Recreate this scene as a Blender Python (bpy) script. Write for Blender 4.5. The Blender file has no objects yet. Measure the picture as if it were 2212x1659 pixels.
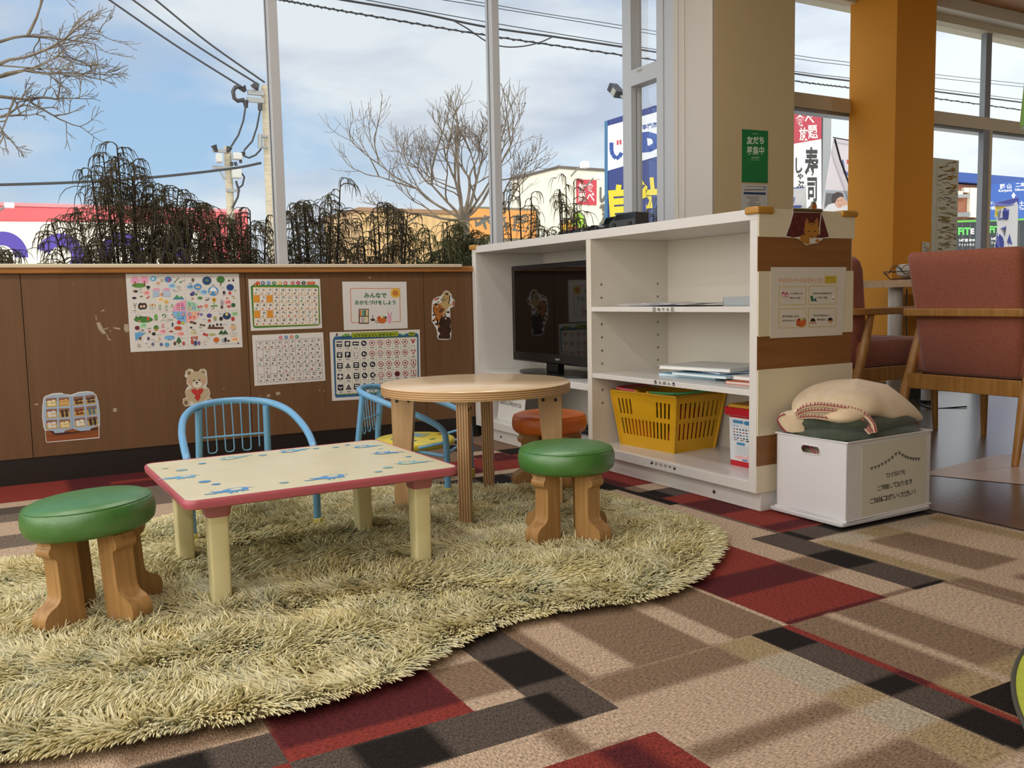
import bpy, math, random, colorsys
import numpy as np
from math import sin, cos, pi, radians, hypot
from mathutils import Vector, Matrix
C = bpy.context.scene.collection
SC = bpy.context.scene

# ------------------------------------------------------------------ camera, sky, sun, exposure
CH = 0.6543                                     # camera height (m)
CF = 1921.9                                     # focal length in pixels of a 2212 x 1659 frame
YAW, PITCH, ROLL = radians(29.485), radians(-5.491), radians(-1.191)
_f = Vector((sin(YAW)*cos(PITCH), cos(YAW)*cos(PITCH), sin(PITCH)))
_r = Vector((cos(YAW), -sin(YAW), 0)); _u = _r.cross(_f)
_r, _u = _r*cos(ROLL)+_u*sin(ROLL), _u*cos(ROLL)-_r*sin(ROLL)
cam = bpy.data.cameras.new('camera'); cam.sensor_width = 36.0; cam.lens = CF/2212*36; cam.clip_start = 0.05; cam.clip_end = 500
camo = bpy.data.objects.new('camera', cam); C.objects.link(camo)
camo.matrix_world = Matrix(((_r.x, _u.x, -_f.x, 0), (_r.y, _u.y, -_f.y, 0), (_r.z, _u.z, -_f.z, CH), (0, 0, 0, 1)))
SC.camera = camo

vs = SC.view_settings
SC.display_settings.display_device = 'sRGB'
vs.view_transform = 'Standard'; vs.look = 'None'; vs.gamma = 1.0; vs.use_curve_mapping = False
vs.exposure = 0.0
SC.cycles.max_bounces = 8; SC.cycles.diffuse_bounces = 4; SC.cycles.glossy_bounces = 3
SC.cycles.transparent_max_bounces = 12; SC.cycles.sample_clamp_indirect = 6.0
SC.cycles.use_denoising = True

def lin(c):
    if isinstance(c, str):
        c = c.lstrip('#'); c = [int(c[i:i+2], 16)/255 for i in (0, 2, 4)]
    return tuple(x/12.92 if x <= .04045 else ((x+.055)/1.055)**2.4 for x in c[:3])

def nodes_of(m):
    m.use_nodes = True
    nt = m.node_tree; nt.nodes.clear()
    return nt, nt.nodes.new, nt.links.new

def make_world():
    w = bpy.data.worlds.new('sky'); SC.world = w
    nt, N, L = nodes_of(w)
    out = N('ShaderNodeOutputWorld'); bg = N('ShaderNodeBackground')
    tc = N('ShaderNodeTexCoord'); sep = N('ShaderNodeSeparateXYZ'); L(tc.outputs['Generated'], sep.inputs[0])
    ramp = N('ShaderNodeValToRGB'); L(sep.outputs['Z'], ramp.inputs[0])     # clear-sky gradient by elevation
    e = ramp.color_ramp.elements
    e[0].position = 0.0; e[0].color = (*lin('#c9dcec'), 1)
    e[1].position = 0.42; e[1].color = (*lin('#98b8e4'), 1)
    k = e.new(.14); k.color = (*lin('#abcdec'), 1)
    mp = N('ShaderNodeMapping'); mp.inputs['Scale'].default_value = (1.0, 1.0, 3.2); mp.inputs['Location'].default_value = (.3, .55, .1)
    L(tc.outputs['Generated'], mp.inputs[0])
    n1 = N('ShaderNodeTexNoise'); n1.inputs['Scale'].default_value = 2.1; n1.inputs['Detail'].default_value = 7; n1.inputs['Roughness'].default_value = .52; n1.inputs['Distortion'].default_value = .35
    L(mp.outputs[0], n1.inputs['Vector'])
    # more cover towards +x
    ad = N('ShaderNodeMath'); ad.operation = 'MULTIPLY_ADD'; L(sep.outputs['X'], ad.inputs[0]); ad.inputs[1].default_value = .24; L(n1.outputs['Fac'], ad.inputs[2])
    cr = N('ShaderNodeValToRGB'); L(ad.outputs[0], cr.inputs[0])
    cr.color_ramp.elements[0].position = .46; cr.color_ramp.elements[1].position = .62
    cr.color_ramp.elements[0].color = (0, 0, 0, 1); cr.color_ramp.elements[1].color = (.95, .95, .95, 1)
    mp2 = N('ShaderNodeMapping'); mp2.inputs['Scale'].default_value = (1.0, 1.0, 3.4); mp2.inputs['Location'].default_value = (1.7, .2, .5)
    L(tc.outputs['Generated'], mp2.inputs[0])
    n2 = N('ShaderNodeTexNoise'); n2.inputs['Scale'].default_value = 3.4; n2.inputs['Detail'].default_value = 5
    L(mp2.outputs[0], n2.inputs['Vector'])
    cc = N('ShaderNodeValToRGB'); L(n2.outputs['Fac'], cc.inputs[0])        # cloud colour: grey undersides to white
    cc.color_ramp.elements[0].position = .40; cc.color_ramp.elements[0].color = (*lin('#c0cadb'), 1)
    cc.color_ramp.elements[1].position = .60; cc.color_ramp.elements[1].color = (*lin('#eaf0f4'), 1)
    mx = N('ShaderNodeMix'); mx.data_type = 'RGBA'
    L(cr.outputs[0], mx.inputs['Factor']); L(ramp.outputs[0], mx.inputs['A']); L(cc.outputs[0], mx.inputs['B'])
    # unseen sky left of and behind the camera, boosted and whitened to light the room
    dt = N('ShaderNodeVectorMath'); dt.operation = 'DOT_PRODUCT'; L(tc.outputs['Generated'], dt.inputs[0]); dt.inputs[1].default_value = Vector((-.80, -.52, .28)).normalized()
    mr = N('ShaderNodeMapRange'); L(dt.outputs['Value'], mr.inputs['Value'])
    mr.inputs['From Min'].default_value = .05; mr.inputs['From Max'].default_value = .9; mr.inputs['To Min'].default_value = 1.0; mr.inputs['To Max'].default_value = SKY_BOOST
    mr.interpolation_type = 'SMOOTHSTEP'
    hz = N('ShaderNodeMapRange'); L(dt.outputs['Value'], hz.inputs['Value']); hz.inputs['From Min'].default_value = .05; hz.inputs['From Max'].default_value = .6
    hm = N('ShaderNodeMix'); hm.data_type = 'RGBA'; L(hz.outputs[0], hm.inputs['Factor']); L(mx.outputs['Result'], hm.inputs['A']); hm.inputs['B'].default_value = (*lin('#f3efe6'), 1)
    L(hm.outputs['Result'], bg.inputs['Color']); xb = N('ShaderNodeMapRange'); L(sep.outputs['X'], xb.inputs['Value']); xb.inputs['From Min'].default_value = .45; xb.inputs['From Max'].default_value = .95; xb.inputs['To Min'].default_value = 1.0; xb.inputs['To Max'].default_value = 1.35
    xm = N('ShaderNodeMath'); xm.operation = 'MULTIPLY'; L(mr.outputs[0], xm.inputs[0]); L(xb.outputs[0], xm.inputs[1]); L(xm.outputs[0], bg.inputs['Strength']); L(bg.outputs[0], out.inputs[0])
SKY_BOOST, LAMP_W, RTW = 3.6, 9.5, 0
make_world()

sun = bpy.data.lights.new('sun', 'SUN'); sun.energy = 1.7; sun.color = (1.0, .86, .66); sun.angle = radians(2)
suno = bpy.data.objects.new('sun', sun); C.objects.link(suno)
suno.rotation_euler = Vector((-.60, .70, -.56)).to_track_quat('-Z', 'Y').to_euler()

# ------------------------------------------------------------------ sight lines: photograph pixel -> point on a real plane
def ray(px, py): return _f + _r*((px-1106)/CF) - _u*((py-829.5)/CF)
def on_z(px, py, z=0.0):
    d = ray(px, py); t = (z-CH)/d.z; return Vector((d.x*t, d.y*t, z))
def on_y(px, py, y):
    d = ray(px, py); t = y/d.y; return Vector((d.x*t, y, CH+d.z*t))
def on_x(px, py, x):
    d = ray(px, py); t = x/d.x; return Vector((x, d.y*t, CH+d.z*t))

# ------------------------------------------------------------------ materials
MATS = {}
def mat(name, col, rough=.5, metal=0., spec=.5, **kw):
    key = (name, str(col), rough, metal)
    if key in MATS: return MATS[key]
    m = bpy.data.materials.new(name); nt, N, L = nodes_of(m)
    o = N('ShaderNodeOutputMaterial'); b = N('ShaderNodeBsdfPrincipled'); L(b.outputs[0], o.inputs[0])
    c = lin(col); b.inputs['Base Color'].default_value = (*c, 1); b.inputs['Roughness'].default_value = rough
    b.inputs['Metallic'].default_value = metal; b.inputs['Specular IOR Level'].default_value = spec
    for k, v in kw.items(): b.inputs[k.replace('_', ' ')].default_value = v
    MATS[key] = m; m.diffuse_color = (*c, 1)
    return m
def ink(c, rough=.55): return mat('ink', c, rough)

def noise_mat(name, c1, c2, scale=(20, 20, 20), nscale=1., detail=4, rough=.5, lo=.35, hi=.65, bump=0., coord='Object', spec=.5, bscale=None, dist=0., sheen=0.):
    """two colours mixed by a (stretched) noise, with optional bump"""
    m = bpy.data.materials.new(name); nt, N, L = nodes_of(m)
    o = N('ShaderNodeOutputMaterial'); b = N('ShaderNodeBsdfPrincipled'); L(b.outputs[0], o.inputs[0])
    tc = N('ShaderNodeTexCoord'); mp = N('ShaderNodeMapping'); mp.inputs['Scale'].default_value = scale; L(tc.outputs[coord], mp.inputs[0])
    n = N('ShaderNodeTexNoise'); n.inputs['Scale'].default_value = nscale; n.inputs['Detail'].default_value = detail; n.inputs['Distortion'].default_value = dist; L(mp.outputs[0], n.inputs['Vector'])
    r = N('ShaderNodeValToRGB'); L(n.outputs['Fac'], r.inputs[0])
    r.color_ramp.elements[0].position = lo; r.color_ramp.elements[0].color = (*lin(c1), 1)
    r.color_ramp.elements[1].position = hi; r.color_ramp.elements[1].color = (*lin(c2), 1)
    L(r.outputs[0], b.inputs['Base Color']); b.inputs['Roughness'].default_value = rough; b.inputs['Specular IOR Level'].default_value = spec
    if sheen: b.inputs['Sheen Weight'].default_value = sheen
    if bump:
        src = n
        if bscale:
            src = N('ShaderNodeTexNoise'); src.inputs['Scale'].default_value = bscale; src.inputs['Detail'].default_value = 3; L(tc.outputs[coord], src.inputs['Vector'])
        bp = N('ShaderNodeBump'); bp.inputs['Strength'].default_value = bump; bp.inputs['Distance'].default_value = .003
        L(src.outputs['Fac'], bp.inputs['Height']); L(bp.outputs[0], b.inputs['Normal'])
    return m

def stripe_mat(name, c1, c2, axis, period, rough=.45, duty=.5, coord='Object', soft=.1):
    """layered edge of plywood: straight bands along one axis"""
    m = bpy.data.materials.new(name); nt, N, L = nodes_of(m)
    o = N('ShaderNodeOutputMaterial'); b = N('ShaderNodeBsdfPrincipled'); L(b.outputs[0], o.inputs[0])
    tc = N('ShaderNodeTexCoord'); s = N('ShaderNodeSeparateXYZ'); L(tc.outputs[coord], s.inputs[0])
    a = N('ShaderNodeMath'); a.operation = 'DIVIDE'; L(s.outputs['XYZ'.index(axis)], a.inputs[0]); a.inputs[1].default_value = period
    f = N('ShaderNodeMath'); f.operation = 'PINGPONG'; L(a.outputs[0], f.inputs[0]); f.inputs[1].default_value = .5
    r = N('ShaderNodeValToRGB'); d = N('ShaderNodeMath'); d.operation = 'MULTIPLY'; L(f.outputs[0], d.inputs[0]); d.inputs[1].default_value = 2.0
    L(d.outputs[0], r.inputs[0])
    r.color_ramp.elements[0].position = max(0, duty-soft); r.color_ramp.elements[0].color = (*lin(c1), 1)
    r.color_ramp.elements[1].position = duty+soft; r.color_ramp.elements[1].color = (*lin(c2), 1)
    L(r.outputs[0], b.inputs['Base Color']); b.inputs['Roughness'].default_value = rough
    return m

def glass_mat():
    m = bpy.data.materials.new('window_glass'); nt, N, L = nodes_of(m)
    o = N('ShaderNodeOutputMaterial'); t = N('ShaderNodeBsdfTransparent'); g = N('ShaderNodeBsdfGlossy'); g.inputs['Roughness'].default_value = .0
    t.inputs[0].default_value = (.97, .985, .985, 1)
    lw = N('ShaderNodeFresnel'); lw.inputs[0].default_value = 1.22
    x = N('ShaderNodeMixShader'); L(lw.outputs[0], x.inputs[0]); L(t.outputs[0], x.inputs[1]); L(g.outputs[0], x.inputs[2]); L(x.outputs[0], o.inputs[0])
    return m
GLASS = glass_mat()

# ------------------------------------------------------------------ mesh builder
class MB:
    def __init__(s): s.v, s.f, s.m, s.mats = [], [], [], []
    def mi(s, m):
        if m not in s.mats: s.mats.append(m)
        return s.mats.index(m)
    def add(s, verts, faces, m):
        k = s.mi(m); b = len(s.v); s.v += [tuple(v) for v in verts]
        s.f += [tuple(b+i for i in f) for f in faces]; s.m += [k]*len(faces); return s
    def box(s, x0, x1, y0, y1, z0, z1, m, M=None):
        v = [Vector((x, y, z)) for z in (z0, z1) for y in (y0, y1) for x in (x0, x1)]
        if M is not None: v = [M @ p for p in v]
        return s.add(v, [(0, 2, 3, 1), (4, 5, 7, 6), (0, 1, 5, 4), (2, 6, 7, 3), (0, 4, 6, 2), (1, 3, 7, 5)], m)
    def quad(s, a, b, c, d, m): return s.add([a, b, c, d], [(0, 1, 2, 3)], m)
    def prism(s, pts, h0, h1, m, ax='z', mcap=None, M=None):
        """polygon pts extruded along ax from h0 to h1; pts are (a, b) in the other two axes (xy, xz or yz)"""
        n = len(pts)
        def P(a, b, h):
            p = Vector({'z': (a, b, h), 'y': (a, h, b), 'x': (h, a, b)}[ax]); return M @ p if M is not None else p
        v = [P(a, b, h0) for a, b in pts]+[P(a, b, h1) for a, b in pts]
        s.add(v, [(i, (i+1) % n, n+(i+1) % n, n+i) for i in range(n)], m)
        s.add(v, [tuple(range(n-1, -1, -1)), tuple(range(n, 2*n))], mcap or m); return s
    def lathe(s, prof, m, seg=48, c=(0, 0, 0), mz=None):
        v, f = [], []; n = len(prof)
        for i in range(seg):
            a = 2*pi*i/seg
            v += [(c[0]+r*cos(a), c[1]+r*sin(a), c[2]+z) for r, z in prof]
        for i in range(seg):
            j = (i+1) % seg
            f += [(i*n+k, j*n+k, j*n+k+1, i*n+k+1) for k in range(n-1)]
        s.add(v, f, m)
        for k, flip in ((0, True), (n-1, False)):
            if prof[k][0] > 1e-6:
                ring = [i*n+k for i in range(seg)]
                s.add([v[q] for q in ring], [tuple(range(seg-1, -1, -1)) if flip else tuple(range(seg))], m)
        return s
    def tube(s, path, r, m, seg=8, cap=True, closed=False):
        P = [Vector(p) for p in path]; n = len(P)
        rr = r if hasattr(r, '__len__') else [r]*n
        ts = []
        for i in range(n):
            a = P[(i-1) % n] if closed else P[max(i-1, 0)]; b = P[(i+1) % n] if closed else P[min(i+1, n-1)]
            t = (b-a); ts.append(t.normalized() if t.length > 1e-9 else Vector((0, 0, 1)))
        up = Vector((0, 0, 1)) if abs(ts[0].z) < .9 else Vector((1, 0, 0))
        x = ts[0].cross(up).normalized(); v, f = [], []
        for i in range(n):
            x = (x-ts[i]*x.dot(ts[i])).normalized(); y = ts[i].cross(x)
            v += [P[i]+(x*cos(2*pi*k/seg)+y*sin(2*pi*k/seg))*rr[i] for k in range(seg)]
        for i in range(n if closed else n-1):
            j = (i+1) % n
            f += [(i*seg+k, i*seg+(k+1) % seg, j*seg+(k+1) % seg, j*seg+k) for k in range(seg)]
        if cap and not closed: f += [tuple(range(seg-1, -1, -1)), tuple((n-1)*seg+k for k in range(seg))]
        return s.add(v, f, m)
    def xform(s, M): s.v = [tuple(M @ Vector(p)) for p in s.v]; return s
    def join(s, o, M=None):
        b = len(s.v); s.v += [tuple(M @ Vector(p)) if M is not None else p for p in o.v]
        s.f += [tuple(b+i for i in f) for f in o.f]; s.m += [s.mi(o.mats[k]) for k in o.m]; return s
    def build(s, name, parent=None, bevel=0., seg=2, smooth=40, world=False, sub=0, origin=None, limit=35):
        V = s.v
        me = bpy.data.meshes.new(name); o = bpy.data.objects.new(name, me); C.objects.link(o)
        if parent is not None:
            o.parent = parent
            if world:
                root = parent
                while root.parent is not None: root = root.parent
                Mi = root_matrix(root).inverted(); V = [tuple(Mi @ Vector(p)) for p in V]
        else:
            a = np.array(V); lo, hi = a.min(0), a.max(0)
            org = Vector(origin) if origin is not None else Vector(((lo[0]+hi[0])/2, (lo[1]+hi[1])/2, lo[2]))
            V = [tuple(Vector(p)-org) for p in V]; o.location = org
        me.from_pydata(V, [], s.f)
        for m in s.mats: me.materials.append(m)
        me.polygons.foreach_set('material_index', s.m)
        if smooth:
            me.polygons.foreach_set('use_smooth', [True]*len(s.f)); me.set_sharp_from_angle(angle=radians(smooth))
        me.update()
        if bevel:
            b = o.modifiers.new('edge', 'BEVEL'); b.width = bevel; b.segments = seg; b.limit_method = 'ANGLE'; b.angle_limit = radians(limit); b.harden_normals = False
        if sub:
            q = o.modifiers.new('round', 'SUBSURF'); q.levels = sub; q.render_levels = sub
        return o

def root_matrix(o): return Matrix.Translation(o.location) @ o.rotation_euler.to_matrix().to_4x4()
def tag(o, label, cat, group=None, kind=None):
    o['label'] = label; o['category'] = cat
    if group: o['group'] = group
    if kind: o['kind'] = kind
    return o
def thing(name, label, cat, loc, rotz=0., group=None, rot=None):
    o = bpy.data.objects.new(name, None); C.objects.link(o); o.empty_display_size = .05
    o.location = loc; o.rotation_euler = rot or (0, 0, rotz)
    return tag(o, label, cat, group)
def struct(o): o['kind'] = 'structure'; return o
def dup(root, loc, rotz, label, group=None):
    r = root.copy(); C.objects.link(r); r.location = loc; r.rotation_euler = (0, 0, rotz); r['label'] = label
    if group: r['group'] = group
    for ch in list(root.children):
        c = ch.copy(); C.objects.link(c); c.parent = r
        for g in list(ch.children):
            d = g.copy(); C.objects.link(d); d.parent = c
    return r

def rrect(x0, x1, y0, y1, r, n=5):
    p = []
    for cx, cy, a in ((x1-r, y1-r, 0), (x0+r, y1-r, 90), (x0+r, y0+r, 180), (x1-r, y0+r, 270)):
        p += [(cx+r*cos(radians(a+90*i/n)), cy+r*sin(radians(a+90*i/n))) for i in range(n+1)]
    return p
def spline(pts, n=8, closed=False):
    """Catmull-Rom through pts"""
    P = [Vector(p) for p in pts]; out = []; m = len(P)
    for i in range(m if closed else m-1):
        a = P[(i-1) % m] if closed or i > 0 else P[0]*2-P[1]; b = P[i]; c = P[(i+1) % m]
        d = P[(i+2) % m] if closed or i+2 < m else P[-1]*2-P[-2]
        for k in range(n):
            t = k/n
            out.append(b*(1)+((c-a)*t+(a*2-b*5+c*4-d)*t*t+(b*3-a-c*3+d)*t**3)*.5)
    if not closed: out.append(P[-1])
    return out

# ------------------------------------------------------------------ lettering and flat prints
_GLY = {}
def glyphs(txt, bold=0.):
    key = (txt, bold)
    if key in _GLY: return _GLY[key]
    cu = bpy.data.curves.new('t', 'FONT'); cu.body = txt; cu.size = 1.0; cu.offset = bold; cu.resolution_u = 2; cu.align_x = 'LEFT'
    ob = bpy.data.objects.new('t', cu); C.objects.link(ob)
    dg = bpy.context.evaluated_depsgraph_get(); ev = ob.evaluated_get(dg); me = ev.to_mesh()
    v = [(p.co.x, p.co.y) for p in me.vertices]; f = [tuple(p.vertices) for p in me.polygons]
    ev.to_mesh_clear(); bpy.data.objects.remove(ob); bpy.data.curves.remove(cu)
    if v:
        a = np.array(v); bb = (a[:, 0].min(), a[:, 0].max(), a[:, 1].min(), a[:, 1].max())
    else: bb = (0, 1, 0, 1)
    _GLY[key] = (v, f, bb); return _GLY[key]

class Sheet(MB):
    """flat print on a real plane. P maps 2-D drawing coordinates to the plane; N is the plane's outward normal"""
    def __init__(s, P, N, step=.00025):
        super().__init__(); s.P = P; s.N = Vector(N); s.step = step; s.q = 0
    def lay(s, pts, m, layer):
        m = ink(m) if isinstance(m, str) else m
        s.q += 1; d = s.step*layer*.5+s.q*5e-6
        s.add([s.P(a, b)+s.N*d for a, b in pts], [tuple(range(len(pts)))], m); return s
    def solid(s, pts, m, thick=.0006):
        """sheet body with thickness (behind layer 0)"""
        m = ink(m) if isinstance(m, str) else m; n = len(pts)
        v = [s.P(a, b) for a, b in pts]+[s.P(a, b)-s.N*thick for a, b in pts]
        s.add(v, [tuple(range(n)), tuple(range(2*n-1, n-1, -1))]+[(i, n+i, n+(i+1) % n, (i+1) % n) for i in range(n)], m); return s
    def rect(s, x0, y0, x1, y1, m, layer=1): return s.lay([(x0, y0), (x1, y0), (x1, y1), (x0, y1)], m, layer)
    def ell(s, cx, cy, rx, ry, m, layer=1, n=14, a0=0., a1=360., rot=0.):
        k = n if a1-a0 >= 360 else n+1; pts = []
        cr, sr = cos(radians(rot)), sin(radians(rot))
        for i in range(k):
            a = radians(a0+(a1-a0)*i/n); x, y = rx*cos(a), ry*sin(a); pts.append((cx+x*cr-y*sr, cy+x*sr+y*cr))
        if a1-a0 < 360: pts.append((cx, cy))
        return s.lay(pts, m, layer)
    def line(s, pts, w, m, layer=1):
        for (x0, y0), (x1, y1) in zip(pts, pts[1:]):
            d = hypot(x1-x0, y1-y0) or 1; nx, ny = -(y1-y0)/d*w/2, (x1-x0)/d*w/2
            s.lay([(x0+nx, y0+ny), (x1+nx, y1+ny), (x1-nx, y1-ny), (x0-nx, y0-ny)], m, layer)
        return s
    def frame(s, pts, w, m, layer=1):
        n = len(pts); return s.line(list(pts)+[pts[0]], w, m, layer)
    def text(s, txt, cx, cy, w=None, h=None, m='#222222', layer=2, bold=0., rot=0., sx=1.):
        """text centred at (cx, cy); h = glyph-box height or w = total width in drawing units (y down)"""
        v, f, (x0, x1, y0, y1) = glyphs(txt, bold)
        if not f: return s
        if w is not None and h is not None: kx, ky = w/(x1-x0), h/(y1-y0)
        elif w is not None: kx = ky = w/(x1-x0)
        else: ky = h/(y1-y0); kx = ky*sx
        mx, my = (x0+x1)/2, (y0+y1)/2; cr, sr = cos(radians(rot)), sin(radians(rot))
        m = ink(m) if isinstance(m, str) else m
        pts = []; s.q += 1; d = s.step*layer*.5+s.q*5e-6
        for a, b in v:
            x, y = (a-mx)*kx, -(b-my)*ky; pts.append(s.P(cx+x*cr-y*sr, cy+x*sr+y*cr)+s.N*d)
        return s.add(pts, f, m)
def crop(ox, oy, sc, on, d):
    """drawing coordinates measured in an enlarged part of the photograph, carried to the plane by sight line"""
    return lambda a, b: on(ox+a/sc, oy+b/sc, d)
def quadmap(tl, tr, br, bl):
    """unit square (y down) -> four drawing points, bilinear"""
    def q(u, v):
        return ((tl[0]*(1-u)+tr[0]*u)*(1-v)+(bl[0]*(1-u)+br[0]*u)*v, (tl[1]*(1-u)+tr[1]*u)*(1-v)+(bl[1]*(1-u)+br[1]*u)*v)
    return q
def plane(O, U, V):
    O, U, V = Vector(O), Vector(U), Vector(V)
    return lambda a, b: O+U*a+V*b

# ================================================================== THE ROOM
YW, YG, XS, YN = 3.751, 3.865, 1.9157, 1.92       # poster wall, glazing, shelf front, shelf near end
XC, YP = 2.889, 3.183                             # return wall, pillar face
CEIL = 2.51
WHITE_FR = mat('window_frame_white', '#b4b6b8', .35)
PAINT = mat('white_paint', '#b9b2a8', .6)
BEIGE = noise_mat('beige_wallpaper', '#cbb78f', '#cdb991', (1, 1, 1), 60, 3, .75)
ORANGE = noise_mat('orange_wallpaper', '#d68e1c', '#d8911e', (1, 1, 1), 45, 3, .7)
CREAM = mat('cream_paint', '#d8cfb6', .6)

def lamp_panel(x, y, e):
    t = thing('ceiling_light', 'small round recessed white downlight out over the room', 'light', (x, y, CEIL-.02), group='ceiling downlights')
    b = MB(); b.lathe([(.085, -.001), (.105, -.004), (.11, .02), (.085, .02)], PAINT, 32); b.build('lamp_ring', t)
    d = MB(); d.lathe([(.0001, .004), (.085, .004)], LAMP, 32); d.build('diffuser', t, smooth=0)
    l = bpy.data.lights.new('ceiling_lamp', 'AREA'); l.shape = 'DISK'; l.size = .17; l.energy = e; l.color = (1, .985, .955)
    lo = bpy.data.objects.new('ceiling_lamp_glow', l); C.objects.link(lo); lo.location = (x, y, CEIL-.03)
LAMP = bpy.data.materials.new('lamp_diffuser'); _nt, _N, _L = nodes_of(LAMP)
_o = _N('ShaderNodeOutputMaterial'); _e = _N('ShaderNodeEmission'); _e.inputs[0].default_value = (1, .93, .82, 1); _e.inputs[1].default_value = 3; _L(_e.outputs[0], _o.inputs[0])
for x, y in ((-2.2, -2), (-1.3, -2), (-.45, -2), (-2.2, -.5), (-1.3, -.5), (-.45, -.5), (-2.2, 1), (-1.3, 1), (-.45, 1), (-2.2, 2.4), (-1.3, 2.4), (-.45, 2.5), (.8, 2.5), (1.75, 2.8), (5.6, 1.6), (7.4, 1.6)):
    lamp_panel(x, y, LAMP_W)

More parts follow.
